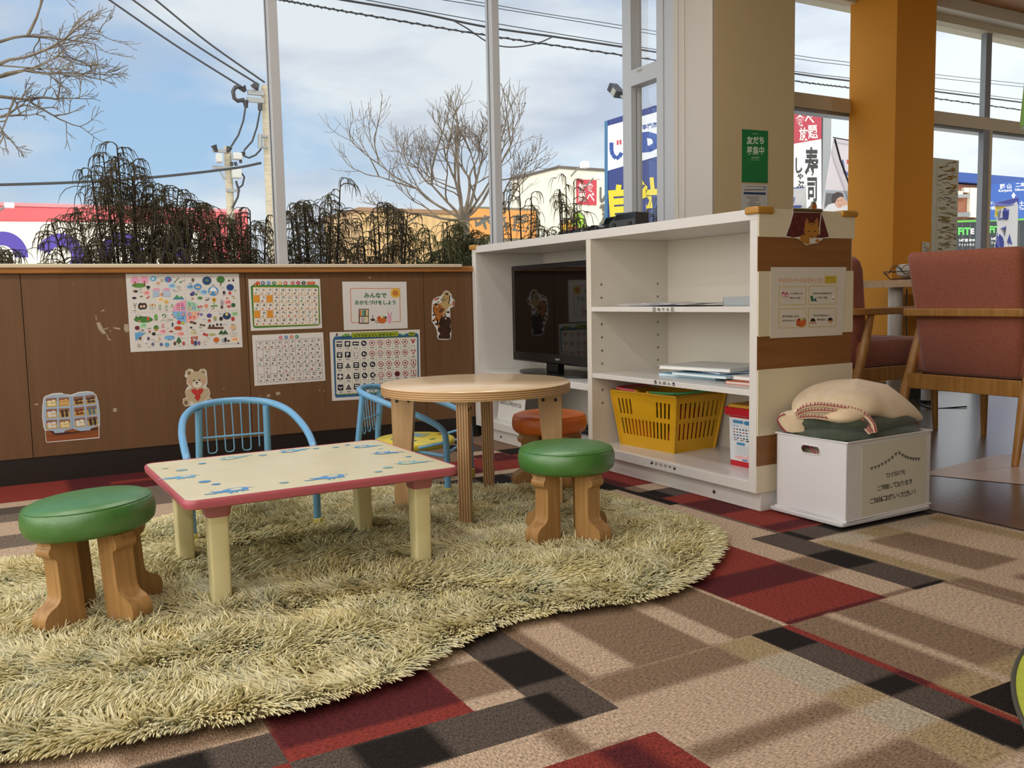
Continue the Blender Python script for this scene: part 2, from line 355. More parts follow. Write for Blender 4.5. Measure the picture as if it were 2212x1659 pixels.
# carpet: tiles half a metre square, woven in blocks; each entry x0, x1, y0, y1, colour, (soft edge)
RED, DRD, TAU, BEI, DRK, BLK, OLI, GRG, GRY = '#8a3a31', '#5a2427', '#8a735d', '#c2ab91', '#5a5048', '#231e1b', '#a8946f', '#b8ad96', '#786b5f'
CARPET = [
 (-3, 2.355, -4, 3.76, BEI, 0),
 # tile seen between rug and box (x .81-1.31, y 1.22-1.72)
 (.811, 1.309, 1.221, 1.721, TAU, 0), (.842, .932, 1.224, 1.75, BEI, 0.0078), (1.108, 1.166, 1.220, 1.75, BEI, 0.0065), (1.296, 1.309, 1.221, 1.721, BEI, 0),
 # tile x .81-1.31, y .72-1.22
 (.811, 1.12, 1.128, 1.221, TAU, 0.0117), (1.117, 1.207, 1.128, 1.221, OLI, 0.0078), (1.117, 1.207, .965, 1.128, GRG, 0.0130),
 (.811, 1.117, .905, .955, TAU, 0.0143), (1.117, 1.207, .909, .972, OLI, 0.0130), (1.117, 1.207, .815, .905, GRG, 0.0130),
 (.811, 1.113, .70, .812, TAU, 0.0130), (1.113, 1.207, .70, .818, OLI, 0.0130),
 (1.207, 1.289, .721, 1.221, DRK, 0), (1.207, 1.289, 1.128, 1.221, BLK, 0.0039), (1.207, 1.289, .909, .963, BLK, 0.0065), (1.207, 1.289, .70, .819, BLK, 0.0091),
 (1.288, 1.309, .721, 1.221, RED, 0), (1.288, 1.309, .905, .968, DRD, 0.0065),
 # tile x .31-.81, y .72-1.22
 (.311, .811, 1.108, 1.221, DRK, 0), (.40, .524, 1.108, 1.221, BLK, 0.0091), (.695, .748, 1.108, 1.221, BLK, 0.0078),
 (.655, .705, 1.018, 1.108, TAU, 0.0117), (.311, .42, 1.018, 1.108, TAU, 0.0130), (.311, .811, .721, 1.018, RED, 0), (.70, .765, .721, 1.018, DRD, 0.0143), (.35, .45, .721, 1.018, DRD, 0.0130),
 # tile x .31-.81, y 1.22-1.72
 (.705, .811, 1.221, 1.721, DRK, 0), (.705, .811, 1.257, 1.39, BLK, 0.0065), (.609, .705, 1.262, 1.40, TAU, 0.0065), (.311, .609, 1.221, 1.721, RED, 0), (.311, .609, 1.262, 1.60, DRD, 0.0078),
 # tile x -.19-.31
 (-.189, .311, 1.221, 1.325, DRK, 0), (.12, .215, 1.221, 1.325, BLK, 0.0091), (-.189, .311, 1.15, 1.221, RED, 0), (.1, .311, 1.33, 1.721, TAU, 0.0130), (-.689, -.189, 1.15, 1.4, BLK, 0),
 # red block tile x 1.31-1.81, y 1.22-1.72
 (1.309, 1.605, 1.221, 1.721, RED, 0), (1.309, 1.605, 1.402, 1.524, DRD, 0.0078), (1.309, 1.605, 1.221, 1.236, DRD, 0.0052),
 (1.605, 1.698, 1.41, 1.53, TAU, 0.0130), (1.605, 1.698, 1.221, 1.24, TAU, 0.0052),
 (1.698, 1.809, 1.221, 1.721, DRK, 0), (1.698, 1.809, 1.402, 1.532, BLK, 0.0065), (1.698, 1.809, 1.221, 1.236, BLK, 0.0039),
 # tile x 1.31-1.81, y .72-1.22
 (1.309, 1.571, .721, 1.221, TAU, 0), (1.571, 1.582, .721, 1.221, TAU, 0.0195), (1.408, 1.436, .721, 1.221, BEI, 0.0091), (1.309, 1.56, .70, .905, OLI, 0.0130), (1.408, 1.436, .83, .905, BEI, 0.0091), (1.309, 1.56, .70, .842, BLK, 0), (1.79, 1.809, .9, 1.221, TAU, 0.0065),
 # tile x 1.81-2.31, y 1.22-1.72
 (1.809, 2.355, 1.625, 1.721, DRK, 0), (1.809, 1.84, 1.625, 1.721, BLK, 0.0039), (1.945, 2.33, 1.625, 1.721, BLK, 0.0065), (1.809, 1.865, 1.221, 1.6, OLI, 0.0143), (1.86, 2.30, 1.545, 1.625, GRG, 0.0130),
 (1.98, 2.10, 1.54, 1.62, OLI, 0.0130), (1.935, 2.097, 1.23, 1.538, TAU, 0.0091), (2.262, 2.33, 1.221, 1.60, OLI, 0.0130),
 # tile x 1.81-2.31, y .72-1.22
 (1.809, 1.865, .721, 1.221, TAU, 0.0097), (1.95, 2.355, .9, 1.16, TAU, 0.0130),
 # along the shelf
 (1.795, 1.809, 1.721, 2.14, DRK, 0.0052), (1.809, 2.355, 1.721, 2.235, RED, 0), (1.809, 2.2, 1.965, 2.135, DRD, 0.0078), (1.809, 2.355, 1.735, 1.80, DRD, 0.0078),
 (1.77, 1.811, 2.14, 2.42, BLK, 0.0039), (1.811, 2.1, 2.235, 2.345, DRK, 0), (1.809, 1.868, 2.235, 2.345, BLK, 0.0052), (1.811, 2.1, 2.345, 2.432, BEI, 0), (1.80, 1.85, 2.345, 2.432, TAU, 0.0065),
 (1.809, 2.1, 2.432, 2.72, RED, 0), (1.809, 1.853, 2.432, 2.72, DRD, 0.0065), (1.70, 1.809, 2.42, 2.72, BLK, 0.0065),
 # far strip beyond the rug
 (1.309, 1.809, 2.721, 2.885, DRK, 0), (1.45, 1.58, 2.721, 2.885, BLK, 0.0065), (1.309, 2.0, 2.95, 3.221, RED, 0), (1.309, 1.56, 2.95, 3.10, DRD, 0.0078), (1.69, 1.81, 3.12, 3.221, DRD, 0.0065), (1.809, 2.0, 2.721, 2.885, DRD, 0),
 (1.809, 2.0, 3.221, 3.36, BLK, 0), (1.45, 1.809, 3.221, 3.30, DRD, 0.0065), (1.65, 1.809, 3.38, 3.60, DRK, 0), (1.65, 1.74, 3.45, 3.60, BLK, 0.0052), (1.805, 1.822, 3.36, 3.74, RED, 0.0039), (1.822, 2.0, 3.36, 3.75, TAU, 0.0065), (1.309, 1.65, 3.221, 3.721, TAU, .0), (1.36, 1.5, 3.26, 3.721, BEI, 0.0130), (1.309, 1.8, 3.62, 3.76, BLK, 0),
 (.811, 1.309, 2.95, 3.221, RED, 0), (.811, 1.309, 3.221, 3.76, TAU, 0), (.811, 1.309, 3.5, 3.76, DRD, 0),
 # left, beside the poster wall
 (-3, .811, 3.43, 3.76, RED, 0), (.16, .811, 3.43, 3.76, DRD, 0.0130), (.30, .811, 3.56, 3.61, RED, 0.0091), (-3, .811, 3.345, 3.43, BEI, 0.0039), (.2, .811, 3.10, 3.43, GRY, 0.0065), (-3, .2, 3.235, 3.345, DRK, 0), (-3, .2, 2.98, 3.235, GRY, 0), (-3, .2, 2.93, 3.115, BEI, 0.0065), (-3, .2, 2.77, 2.93, GRY, 0.0052), (-3, .2, 2.735, 2.77, BEI, 0.0052),
]
def make_carpet():
    xs, ys = set(), set(); R = []
    for x0, x1, y0, y1, c, s in CARPET:
        R.append((x0, x1, y0, y1, lin(c), s))
        for st, a in ((xs, x0), (xs, x1), (ys, y0), (ys, y1)):
            st.update([a-s, a+s] if s else [a])
    xs = sorted(x for x in xs if -3 <= x <= 2.355); ys = sorted(y for y in ys if -4 <= y <= 3.76)
    V = [(x, y, 0) for y in ys for x in xs]; n = len(xs); ny = len(ys); e = 1e-5
    F = [(j*n+i, j*n+i+1, (j+1)*n+i+1, (j+1)*n+i) for j in range(ny-1) for i in range(n-1)]
    ax, ay = np.array(xs), np.array(ys)
    gx = np.stack([ax[:-1]+e, ax[1:]-e, ax[1:]-e, ax[:-1]+e], -1)[None, :, :]; gy = np.stack([ay[:-1]+e, ay[:-1]+e, ay[1:]-e, ay[1:]-e], -1)[:, None, :]
    K = np.zeros((ny-1, n-1, 4, 4)); K[..., 3] = 1
    def w(d, s): t = np.clip((d+s)/(2*s), 0, 1); return t*t*(3-2*t)
    for x0, x1, y0, y1, k, s in R:
        a = w(gx-x0, s)*w(x1-gx, s)*w(gy-y0, s)*w(y1-gy, s) if s else ((gx >= x0) & (gx <= x1) & (gy >= y0) & (gy <= y1)).astype(float)
        K[..., :3] = K[..., :3]*(1-a[..., None])+np.array(k)*a[..., None]
    K = K.ravel()
    me = bpy.data.meshes.new('floor'); me.from_pydata(V, [], F)
    at = me.attributes.new('weave', 'FLOAT_COLOR', 'CORNER'); at.data.foreach_set('color', K)
    m = bpy.data.materials.new('carpet_tiles'); nt, N, L = nodes_of(m)
    o = N('ShaderNodeOutputMaterial'); b = N('ShaderNodeBsdfPrincipled'); L(b.outputs[0], o.inputs[0])
    a = N('ShaderNodeAttribute'); a.attribute_name = 'weave'; tc = N('ShaderNodeTexCoord')
    # yarn loops in rows; the rows turn by a quarter from tile to tile
    mp = N('ShaderNodeMapping'); mp.inputs['Location'].default_value = (-.309, -.221, 0); L(tc.outputs['Object'], mp.inputs[0])
    ck = N('ShaderNodeTexChecker'); ck.inputs['Scale'].default_value = 2.0; L(mp.outputs[0], ck.inputs[0])
    def rows(sc):
        q = N('ShaderNodeMapping'); q.inputs['Scale'].default_value = sc; L(tc.outputs['Object'], q.inputs[0])
        n = N('ShaderNodeTexNoise'); n.inputs['Scale'].default_value = 1; n.inputs['Detail'].default_value = 2; L(q.outputs[0], n.inputs['Vector']); return n
    na, nb = rows((130, 480, 1)), rows((480, 130, 1))
    mx = N('ShaderNodeMix'); mx.data_type = 'FLOAT'; L(ck.outputs['Fac'], mx.inputs['Factor']); L(na.outputs['Fac'], mx.inputs['A']); L(nb.outputs['Fac'], mx.inputs['B'])
    mr = N('ShaderNodeMapRange'); L(mx.outputs['Result'], mr.inputs['Value']); mr.inputs['From Min'].default_value = .3; mr.inputs['From Max'].default_value = .66; mr.inputs['To Min'].default_value = .34; mr.inputs['To Max'].default_value = 1.24
    ml = N('ShaderNodeMix'); ml.data_type = 'RGBA'; ml.blend_type = 'MULTIPLY'; ml.inputs['Factor'].default_value = 1; L(a.outputs['Color'], ml.inputs['A']); L(mr.outputs[0], ml.inputs['B'])
    L(ml.outputs['Result'], b.inputs['Base Color']); b.inputs['Roughness'].default_value = .95; b.inputs['Specular IOR Level'].default_value = .15
    bp = N('ShaderNodeBump'); bp.inputs['Strength'].default_value = .8; bp.inputs['Distance'].default_value = .002; L(mx.outputs['Result'], bp.inputs['Height']); L(bp.outputs[0], b.inputs['Normal'])
    me.materials.append(m); o = bpy.data.objects.new('floor', me); C.objects.link(o); return struct(o)
make_carpet()

def plank_mat():
    m = bpy.data.materials.new('dark_plank_floor'); nt, N, L = nodes_of(m)
    o = N('ShaderNodeOutputMaterial'); b = N('ShaderNodeBsdfPrincipled'); L(b.outputs[0], o.inputs[0])
    tc = N('ShaderNodeTexCoord'); br = N('ShaderNodeTexBrick'); L(tc.outputs['Object'], br.inputs[0])
    br.inputs['Scale'].default_value = 1; br.inputs['Brick Width'].default_value = .9; br.inputs['Row Height'].default_value = .15; br.inputs['Mortar Size'].default_value = .0015
    br.inputs['Color1'].default_value = (*lin('#4a3c32'), 1); br.inputs['Color2'].default_value = (*lin('#584739'), 1); br.inputs['Mortar'].default_value = (*lin('#15110e'), 1)
    mp = N('ShaderNodeMapping'); mp.inputs['Scale'].default_value = (3, 45, 1); L(tc.outputs['Object'], mp.inputs[0])
    n = N('ShaderNodeTexNoise'); n.inputs['Scale'].default_value = 1; n.inputs['Detail'].default_value = 4; L(mp.outputs[0], n.inputs['Vector'])
    mr = N('ShaderNodeMapRange'); L(n.outputs['Fac'], mr.inputs['Value']); mr.inputs['To Min'].default_value = .6; mr.inputs['To Max'].default_value = 1.35
    ml = N('ShaderNodeMix'); ml.data_type = 'RGBA'; ml.blend_type = 'MULTIPLY'; ml.inputs['Factor'].default_value = 1; L(br.outputs['Color'], ml.inputs['A']); L(mr.outputs[0], ml.inputs['B']); L(ml.outputs['Result'], b.inputs['Base Color'])
    b.inputs['Roughness'].default_value = .27; b.inputs['Specular IOR Level'].default_value = 1.0; b.inputs['Coat Weight'].default_value = .6; b.inputs['Coat Roughness'].default_value = .22
    bp = N('ShaderNodeBump'); bp.inputs['Strength'].default_value = .25; bp.inputs['Distance'].default_value = .003; L(n.outputs['Fac'], bp.inputs['Height']); L(bp.outputs[0], b.inputs['Normal'])
    return m
f = MB(); f.box(2.355, 9, -4, 3.9, -.02, -.001, plank_mat()); o = struct(f.build('floor_planks', smooth=0))
# pale stone inlay set into the planks beside the armchairs
f = MB(); ins = [on_z(1985, 1024), on_z(2140, 985), on_z(2260, 975), on_z(2400, 1045), on_z(2212, 1047)]
f.add([(p.x, p.y, .0004) for p in ins], [(4, 3, 2, 1, 0)], noise_mat('pale_stone', '#c4ab98', '#d3bda9', (1, 1, 1), 90, 3, .3)); struct(f.build('floor_inlay', smooth=0))
f = MB(); f.box(2.352, 2.358, -4, 3.75, 0, .003, mat('carpet_edge_strip', '#2a2421', .5)); struct(f.build('trim_carpet_edge', smooth=0))

# poster wall
WALLW = noise_mat('brown_wood_panel', '#63462b', '#6d4e31', (60, 60, 3), 1, 5, .5, .3, .7)
WALLD = noise_mat('dark_wood_lines', '#53351b', '#6b4625', (60, 60, 3), 1, 5, .5, .3, .7)
w = MB(); seams = [-3.0, on_y(57, 780, YW).x, on_y(534, 700, YW).x, on_y(917, 700, YW).x, 2.889]
for a, b in zip(seams, seams[1:]): w.box(a+.0012, b-.0012, YW, YW+.02, .0987, .80, WALLW)
w.box(-3, 2.889, YW+.012, YW+.14, 0, .80, mat('seam_dark', '#1c120a', .7))
# peeled tape and scuffs on the panels
sh = Sheet(crop(0, 560, 3.317, on_y, YW), (0, -1, 0))
SCUFF = mat('peeled_veneer', '#a89a80', .8)
for poly in ([(690, 455), (715, 450), (730, 480), (762, 535), (735, 535), (705, 500)], [(808, 487), (860, 492), (862, 505), (820, 498)], [(890, 465), (918, 465), (925, 515), (905, 525), (888, 505)], [(738, 360), (750, 362), (744, 372), (718, 376)],
             [(778, 570), (797, 575), (792, 582), (775, 580)], [(684, 405), (690, 402), (694, 440), (688, 436)], [(812, 1066), (838, 1068), (836, 1092), (810, 1094)], [(242, 1036), (276, 1034), (270, 1046), (250, 1044)], [(745, 498), (775, 488), (778, 493), (750, 505)], [(782, 510), (798, 512), (790, 520)], [(765, 535), (782, 575), (776, 578), (762, 545)], [(1598, 922), (1606, 924), (1610, 934), (1602, 932)], [(520, 172), (530, 174), (526, 180)]): sh.lay(poly, SCUFF, 1)
s2 = Sheet(crop(500, 560, 3.77, on_y, YW), (0, -1, 0))
for poly in ([(285, 1106), (312, 1098), (318, 1114), (292, 1124)], [(360, 1082), (396, 1080), (398, 1100), (366, 1110)], [(222, 1112), (246, 1110), (244, 1118)], [(1116, 140), (1136, 142), (1132, 150), (1124, 160)], [(708, 1064), (720, 1062), (722, 1076)], [(745, 1068), (762, 1068), (756, 1076)]): s2.lay(poly, SCUFF, 1)
w.join(sh); w.join(s2)
struct(w.build('wall_back', smooth=0))
k = MB(); k.box(-3, 1.94, YW+.004, YW+.02, 0, .0987, mat('black_kickboard', '#1d1815', .45)); struct(k.build('baseboard_back', smooth=0))
s = MB(); SILLW = noise_mat('sill_wood', '#8a5a2b', '#a87138', (6, 90, 90), 1, 5, .35, .3, .7)
s.box(-3, 2.889, YW-.016, YG+.04, .782, .8085, SILLW); struct(s.build('window_sill', bevel=.003))
s = MB(); x1 = on_y(998, 580, YW-.02).x; s.box(-1.9, x1, YW-.022, YW+.03, .8085, .8176, mat('cream_edge_guard', '#dccfb4', .5)); s.box(-1.9, x1, YW-.022, YW-.016, .803, .8086, mat('cream_edge_guard', '#dccfb4', .5))
struct(s.build('trim_sill_guard', bevel=.002))

# glazing: left facade
def pane(name, a, b, m=GLASS, axis='y', d=YG, z0=.80, z1=2.40):
    p = MB()
    if axis == 'y': p.add([(a, d, z0), (b, d, z0), (b, d, z1), (a, d, z1)], [(0, 1, 2, 3)], m)
    else: p.add([(d, a, z0), (d, b, z0), (d, b, z1), (d, a, z1)], [(0, 1, 2, 3)], m)
    return struct(p.build(name, smooth=0))
m1 = (on_y(590.5, 300, 3.80).x, on_y(611, 300, 3.80).x); m2 = (on_y(1071, 460, 3.80).x, on_y(1086.5, 460, 3.80).x)
for i, (a, b) in enumerate((m1, m2)):
    f = MB(); f.box(a, b, 3.80, YG, .80, 2.42, WHITE_FR); f.box(a-.004, a, 3.832, 3.838, .8, 2.42, mat('gasket', '#6b7076', .5)); struct(f.build('window_%d_frame' % (i+1), bevel=.002))
xl = -3.0
pane('window_1', xl, m1[0]); pane('window_2', m1[1], m2[0]); pane('window_3', m2[1], XC+.01)
# corner post, transom and near jamb of the glazed return
gx = on_y(1387, 300, 3.794).x
f = MB(); f.box(XC, gx, 3.794, YG+.002, .8, 2.42, WHITE_FR); f.box(XC, gx, 3.587, 3.794, 1.732, 1.813, WHITE_FR); f.box(XC, gx, 3.536, 3.587, .8, 2.42, WHITE_FR); f.box(XC+.006, gx, 3.458, 3.536, .8, 2.42, WHITE_FR)
f.box(XC+.03, XC+.036, 3.7935, 3.7945, .8, 1.72, mat('gasket', '#6b7076', .5)); f.box(XC-.0008, XC, 3.70, 3.745, 1.79, 1.803, mat('maker_label', '#9a9588', .5))
struct(f.build('window_4_frame', bevel=.002))
pane('window_4', 3.56, 3.81, axis='x', d=gx-.012)
f = MB(); f.box(XC, XC+.09, 3.45, YG+.05, 0, .80, PAINT); struct(f.build('wall_return', smooth=0))
# pillar
f = MB(); f.box(XC+.012, XC+.526, YP, 3.458, 0, CEIL, BEIGE); f.box(XC, XC+.012, YP+.0005, 3.458, 0, CEIL, PAINT); struct(f.build('pillar', smooth=0))
f = MB(); f.box(XC+.40, XC+.526, 3.45, YG+.08, 0, CEIL, CREAM); struct(f.build('wall_behind_pillar', smooth=0))
# right facade
f = MB(); xm0, xm1 = on_y(2131, 150, 3.82).x, on_y(2143, 150, 3.82).x
f.box(XC+.5, 9, 3.82, 3.93, 1.742, 1.825, CREAM); f.box(XC+.5, 9, 3.835, 3.92, 1.722, 1.742, mat('aluminium', '#8f969d', .35, .6)); f.box(xm0, xm1, 3.824, YG, .07, 2.40, mat('blue_grey_frame', '#939aa4', .4)); f.box(xm1, xm1+.022, 3.815, YG, .07, 1.742, CREAM)
for x in (6.9, 8.1): f.box(x, x+.05, 3.835, 3.93, .07, 2.4, WHITE_FR)
struct(f.build('window_5_frame', bevel=.002))
pane('window_5', XC+.526, xm0, z0=.07); pane('window_6', xm1, 9, z0=.07)
f = MB(); f.box(XC+.5, 9, 3.80, 3.95, 0, .07, CREAM); struct(f.build('wall_right_low', smooth=0))
f = MB(); f.box(-3, 9, 3.79, 3.95, 2.385, CEIL, CREAM); f.box(XC+.5, 9, 3.70, 3.80, 2.43, CEIL, mat('white_cornice', '#e0dccf', .5)); struct(f.build('wall_header', bevel=.004))
# orange column
f = MB(); ox, oy0, oy1, ox1 = 4.583, 3.503, 3.832, 4.938
f.box(ox, ox1, oy0, oy1, .105, CEIL, ORANGE); f.box(ox-.006, ox1+.006, oy0-.006, oy1, 0, .105, mat('black_base', '#201d1c', .45)); struct(f.build('column', smooth=0))
# ceiling, far walls out of view
f = MB(); f.box(-3.2, 9.2, -4.2, 4.05, CEIL, CEIL+.12, noise_mat('ceiling_boards', '#a3703f', '#b98350', (3, 40, 3), 1, 4, .5)); struct(f.build('ceiling', smooth=0))
f = MB(); f.box(-3.2, 9.2, -4.2, -4, 0, CEIL, CREAM); struct(f.build('wall_rear', smooth=0))
f = MB(); f.box(9, 9.2, -4, 3.95, 0, CEIL, CREAM); struct(f.build('wall_right', smooth=0))
f = MB(); f.box(-3.2, -3, -4, 3.95, 0, .55, CREAM); f.box(-3.2, -3, -4, 3.95, 2.4, CEIL, CREAM)
for y in (-4, -2, 0, 2, 3.85): f.box(-3.12, -3, y, y+.05, .55, 2.4, WHITE_FR)
struct(f.build('wall_left', smooth=0))
# ball chain of the roller blind on the return wall
t = thing('blind_chain', 'thin white ball chain hanging in a loop down the white wall beside the window', 'chain', (XC-.006, 3.40, .90))
b = MB(); yb0, yb1 = on_x(1464, 300, XC-.006).y, on_x(1477, 300, XC-.006).y
pts = [(XC-.006, yb0, 2.45), (XC-.006, yb0+.004, 1.2)]+[(XC-.006, (yb0+yb1)/2+(yb0-yb1)/2*cos(radians(a)), .955-.03*sin(radians(a))) for a in range(0, 181, 20)]+[(XC-.006, yb1-.004, 1.2), (XC-.006, yb1, 2.45)]
b.tube(pts, .0018, mat('chain_plastic', '#d6cfbd', .5), 6); b.build('chain_loop', t, world=True)

# ================================================================== WHITE SHELF UNIT AND WHAT STANDS IN IT
LAM = mat('white_laminate', '#d6d3ce', .24)
LAMI = mat('white_laminate_inside', '#d8d2c6', .24)
CRM = mat('cream_board', '#d9cfb4', .4)
BROWNP = noise_mat('brown_panel_horizontal', '#7c5028', '#8c5e32', (3, 60, 60), 1, 5, .5, .3, .7)
BLACKP = mat('black_plastic', '#0c0c0d', .3)
GUARD = mat('amber_corner_guard', '#c8923a', .35, 0, .5, Transmission_Weight=.25)
YF, DP = 3.745, .404
XB = XS+DP
shelf = thing('shelf_unit', 'low white open shelf unit with a striped end panel, against the window wall', 'shelf unit', (XS+DP/2, (YN+YF)/2, 0))
def sp(name, *boxes, m=LAM, bevel=.0012, par=None):
    b = MB()
    for q in boxes: b.box(*q, m)
    return b.build(name, par or shelf, world=True, bevel=bevel)
top = sp('top_board', (XS, XB, YN, YF, .868, .90))
for y0, y1 in ((YN, 1.951), (3.71, YF)): sp('side_panel', (XS, XB, y0, y1, .058, .868))
div = sp('divider', (XS+.001, XB-.02, 2.774, 2.803, .0905, .868), m=LAMI)
sp('back_panel', (2.286, 2.30, 1.951, 3.71, .0905, .868), m=LAMI)
sp('bottom_board', (XS, XB, 1.951, 3.71, .058, .0905))
sh_u = sp('shelf_board', (XS+.002, 2.286, 1.952, 2.7735, .5985, .616))
sh_m = sp('shelf_board', (XS+.002, 2.286, 1.952, 2.7735, .349, .3665))
sp('shelf_board', (XS+.002, 2.286, 2.8035, 3.709, .297, .323))
pl = sp('plinth', (1.939, XB-.02, 1.925, 3.72, 0, .058))
for i, y in enumerate((2.127, 3.541)):
    q = MB(); q.lathe([(.0001, .003), (.0035, .003), (.0065, 0)], mat('screw_cap', '#3a3634', .35, .6), 14); b2 = MB(); b2.join(q, Matrix.Translation((1.939, y, .024)) @ Matrix.Rotation(radians(-90), 4, 'Y')); b2.build('screw', pl, world=True)
# peg holes on the divider
for x in (1.965, 2.235):
    for z in (.25, .30, .40, .45, .50, .55, .65, .70):
        if x > 2 and z in (.25, .30): continue
        q = MB(); q.lathe([(.0001, .0006), (.0032, .0006)], mat('peg_hole', '#16130f', .6), 12); q.lathe([(.0033, .0007), (.0048, .0008), (.0052, 0)], mat('peg_ring', '#8f877a', .4, .5), 12)
        b = MB(); b.join(q, Matrix.Translation((x, 2.774, z)) @ Matrix.Rotation(radians(90), 4, 'X')); b.build('peg_hole', div, world=True)
# striped end panel: brown boards between cream ones
for z0, z1, m, t, xe in ((.818, .8995, CRM, .004, XB+.006), (.7175, .820, BROWNP, .0025, XB-.006), (.527, .7185, CRM, .004, XB+.004), (.4285, .530, BROWNP, .0025, XB-.002), (.2315, .4295, CRM, .004, XB+.006), (.141, .2325, BROWNP, .0025, XB-.002), (.058, .1415, CRM, .001, XB)):
    o = sp('end_stripe', (XS-.0008 if m is BROWNP else XS+.0015, xe, YN-t, YN, z0, z1), m=m, bevel=.0006); o['label'] = 'brown wood-grain stripe' if m is BROWNP else 'cream stripe'
def guard(x0, x1, y0, y1, z0, z1): 
    b = MB(); b.box(x0, x1, y0, y1, z0, z1, GUARD); o = b.build('corner_guard', shelf, world=True, bevel=.006, seg=3); o['label'] = 'amber soft corner guard'
guard(1.905, 1.972, 1.908, 1.965, .884, .906); guard(2.262, 2.334, 1.908, 1.95, .884, .904); guard(1.905, 1.935, 3.70, 3.756, .884, .906)
# shelf labels
BK = ink('#1b1a1a')
def label(par, txt, cx, cy, marks, ang):
    s = Sheet(crop(0, 0, 1, on_x, XS-.0002), (-1, 0, 0)); n = len(txt)
    for i, ch in enumerate(txt):
        x = cx+(i-(n-1)/2)*9.6; y = cy+(i-(n-1)/2)*9.6*ang; s.text(ch, x, y, h=6.6, m=BK, layer=1, bold=.012)
    for sg in (-1, 1):
        x = cx+sg*(n+1)/2*9.8; y = cy+sg*(n+1)/2*9.8*ang
        if marks == 'book': s.frame([(x-2.4, y-4), (x+2.4, y-4), (x+2.4, y+4), (x-2.4, y+4)], .7, BK, 1); [s.line([(x-2, y+k), (x+2, y+k)], .6, BK, 1) for k in (-2, 0, 2)]
        elif marks == 'bear': s.ell(x, y+1.4, 2.6, 2.6, BK, 1); s.ell(x, y-2, 1.9, 1.9, BK, 1); s.ell(x, y+1.4, 1.3, 1.2, ink('#d8d4cc'), 2)
        else: s.lay([(x-3, y-.5), (x+3, y-.5), (x+2.2, y+3.6), (x-2.2, y+3.6)], BK, 1); s.line([(x-2.4, y-.5), (x, y-4), (x+2.4, y-.5)], .7, BK, 1)
    s.build('label_sticker', par, world=True, smooth=0)
label(sh_u, 'ぬりえ', 1432.5, 668.3, 'book', 0.0)
label(sh_m, 'えほん', 1435, 827.5, 'bear', .105)
label(shelf.children[4] if False else [c for c in shelf.children if c.name.startswith('bottom_board')][0], 'おもちゃ', 1432.5, 1005.2, 'basket', .245)

# television in the left compartment
TX = 2.02
y_l, y_r, z_b, z_t = 3.56, 2.835, .372, .800
tv = thing('television', 'black flat television with a dark screen on the left shelf', 'television', (TX+.1, (y_l+y_r)/2, .323))
b = MB(); b.box(TX, TX+.035, y_r, y_l, z_b, z_t, BLACKP); b.box(TX+.035, TX+.075, y_r+.12, y_l-.12, z_b+.05, z_t-.08, BLACKP); b.build('casing', tv, world=True, bevel=.006)
scr = MB(); scr.box(TX-.0012, TX, y_r+.022, y_l-.022, z_b+.042, z_t-.020, mat('screen_glass', '#030304', .04, 0, .6)); sc = scr.build('screen', tv, world=True, smooth=0)
s = Sheet(plane((TX-.0003, (y_l+y_r)/2, 0), (0, -1, 0), (0, 0, 1)), (-1, 0, 0)); s.P = lambda a, b: Vector((TX-.0003, (y_l+y_r)/2-a, b))
v = s.text('SHARP', .02, -0, h=.009, m=ink('#9a9a9a'), layer=1, bold=.02); s.v = [(x, y, z+z_b+.021) for x, y, z in s.v]
# drawing y runs down in Sheet.text; here the plane's b axis is up, so flip about the text centre
s.v = [(x, y, 2*(z_b+.021)-z) for x, y, z in s.v]; s.build('maker_mark', tv, world=True, smooth=0)
b = MB(); b.prism([(2.0+.115*cos(a)+.06, 3.245+.255*sin(a)) for a in [2*pi*i/40 for i in range(40)]], .323, .333, BLACKP); b.build('stand_base', tv, world=True, bevel=.004)
b = MB(); b.box(TX+.012, TX+.05, 3.20, 3.29, .333, .40, BLACKP); b.build('stand_neck', tv, world=True, bevel=.004)

# notice about DVDs in a white stand, below the television
t = thing('notice_stand', 'white notice in a clear stand under the television asking to call staff for DVDs', 'sign', (1.97, 3.50, .0905))
b = MB(); Mx = Matrix.Translation((1.975, 3.53, .093)) @ Matrix.Rotation(radians(-96), 4, 'Z') @ Matrix.Rotation(radians(-7), 4, 'X')
b.box(-.135, .155, 0, .004, 0, .215, mat('paper', '#dcdad6', .6), Mx); nb = b
s = Sheet(lambda a, q: Mx @ Vector((a, -.0006, q)), (Mx.to_3x3() @ Vector((0, -1, 0))))
def up(s, txt, cx, cz, h, m, bold=0., layer=1, sx=1.):
    n0 = len(s.v); P = s.P; s.P = lambda a, q: P(a, 2*cz-q); s.text(txt, cx, cz, h=h, m=m, layer=layer, bold=bold, sx=sx); s.P = P
up(s, 'DVDをみるときは', .0, .128, .0215, BK, .012); up(s, 'お店の人に声をかけてね', .0, .082, .0215, BK, .012); up(s, 'ビデオや', .0, .172, .0215, BK, .012); up(s, 'みせ  ひと  こえ', -.03, .106, .006, BK)
nb.join(s); nb.build('notice_sheet', t, world=True, smooth=0)
b = MB(); b.box(-.105, .13, -.05, .05, -.003, .002, mat('clear_acrylic', '#d8dcdc', .1), Matrix.Translation((1.985, 3.53, .0935)) @ Matrix.Rotation(radians(-96), 4, 'Z')); b.build('stand_foot', t, world=True)
t = thing('disc_pouch', 'dark blue-black vinyl pouch lying in the lower left compartment', 'pouch', (2.14, 2.93, .0905))
b = MB()
for i, (a, r) in enumerate(((.11, .0), (.105, 4), (.10, -3))):
    M = Matrix.Translation((2.14, 2.93, .0905+.013*i)) @ Matrix.Rotation(radians(r), 4, 'Z'); b.box(-a, a, -.10, .10, 0, .014, mat('dark_vinyl', '#141b20', .18), M)
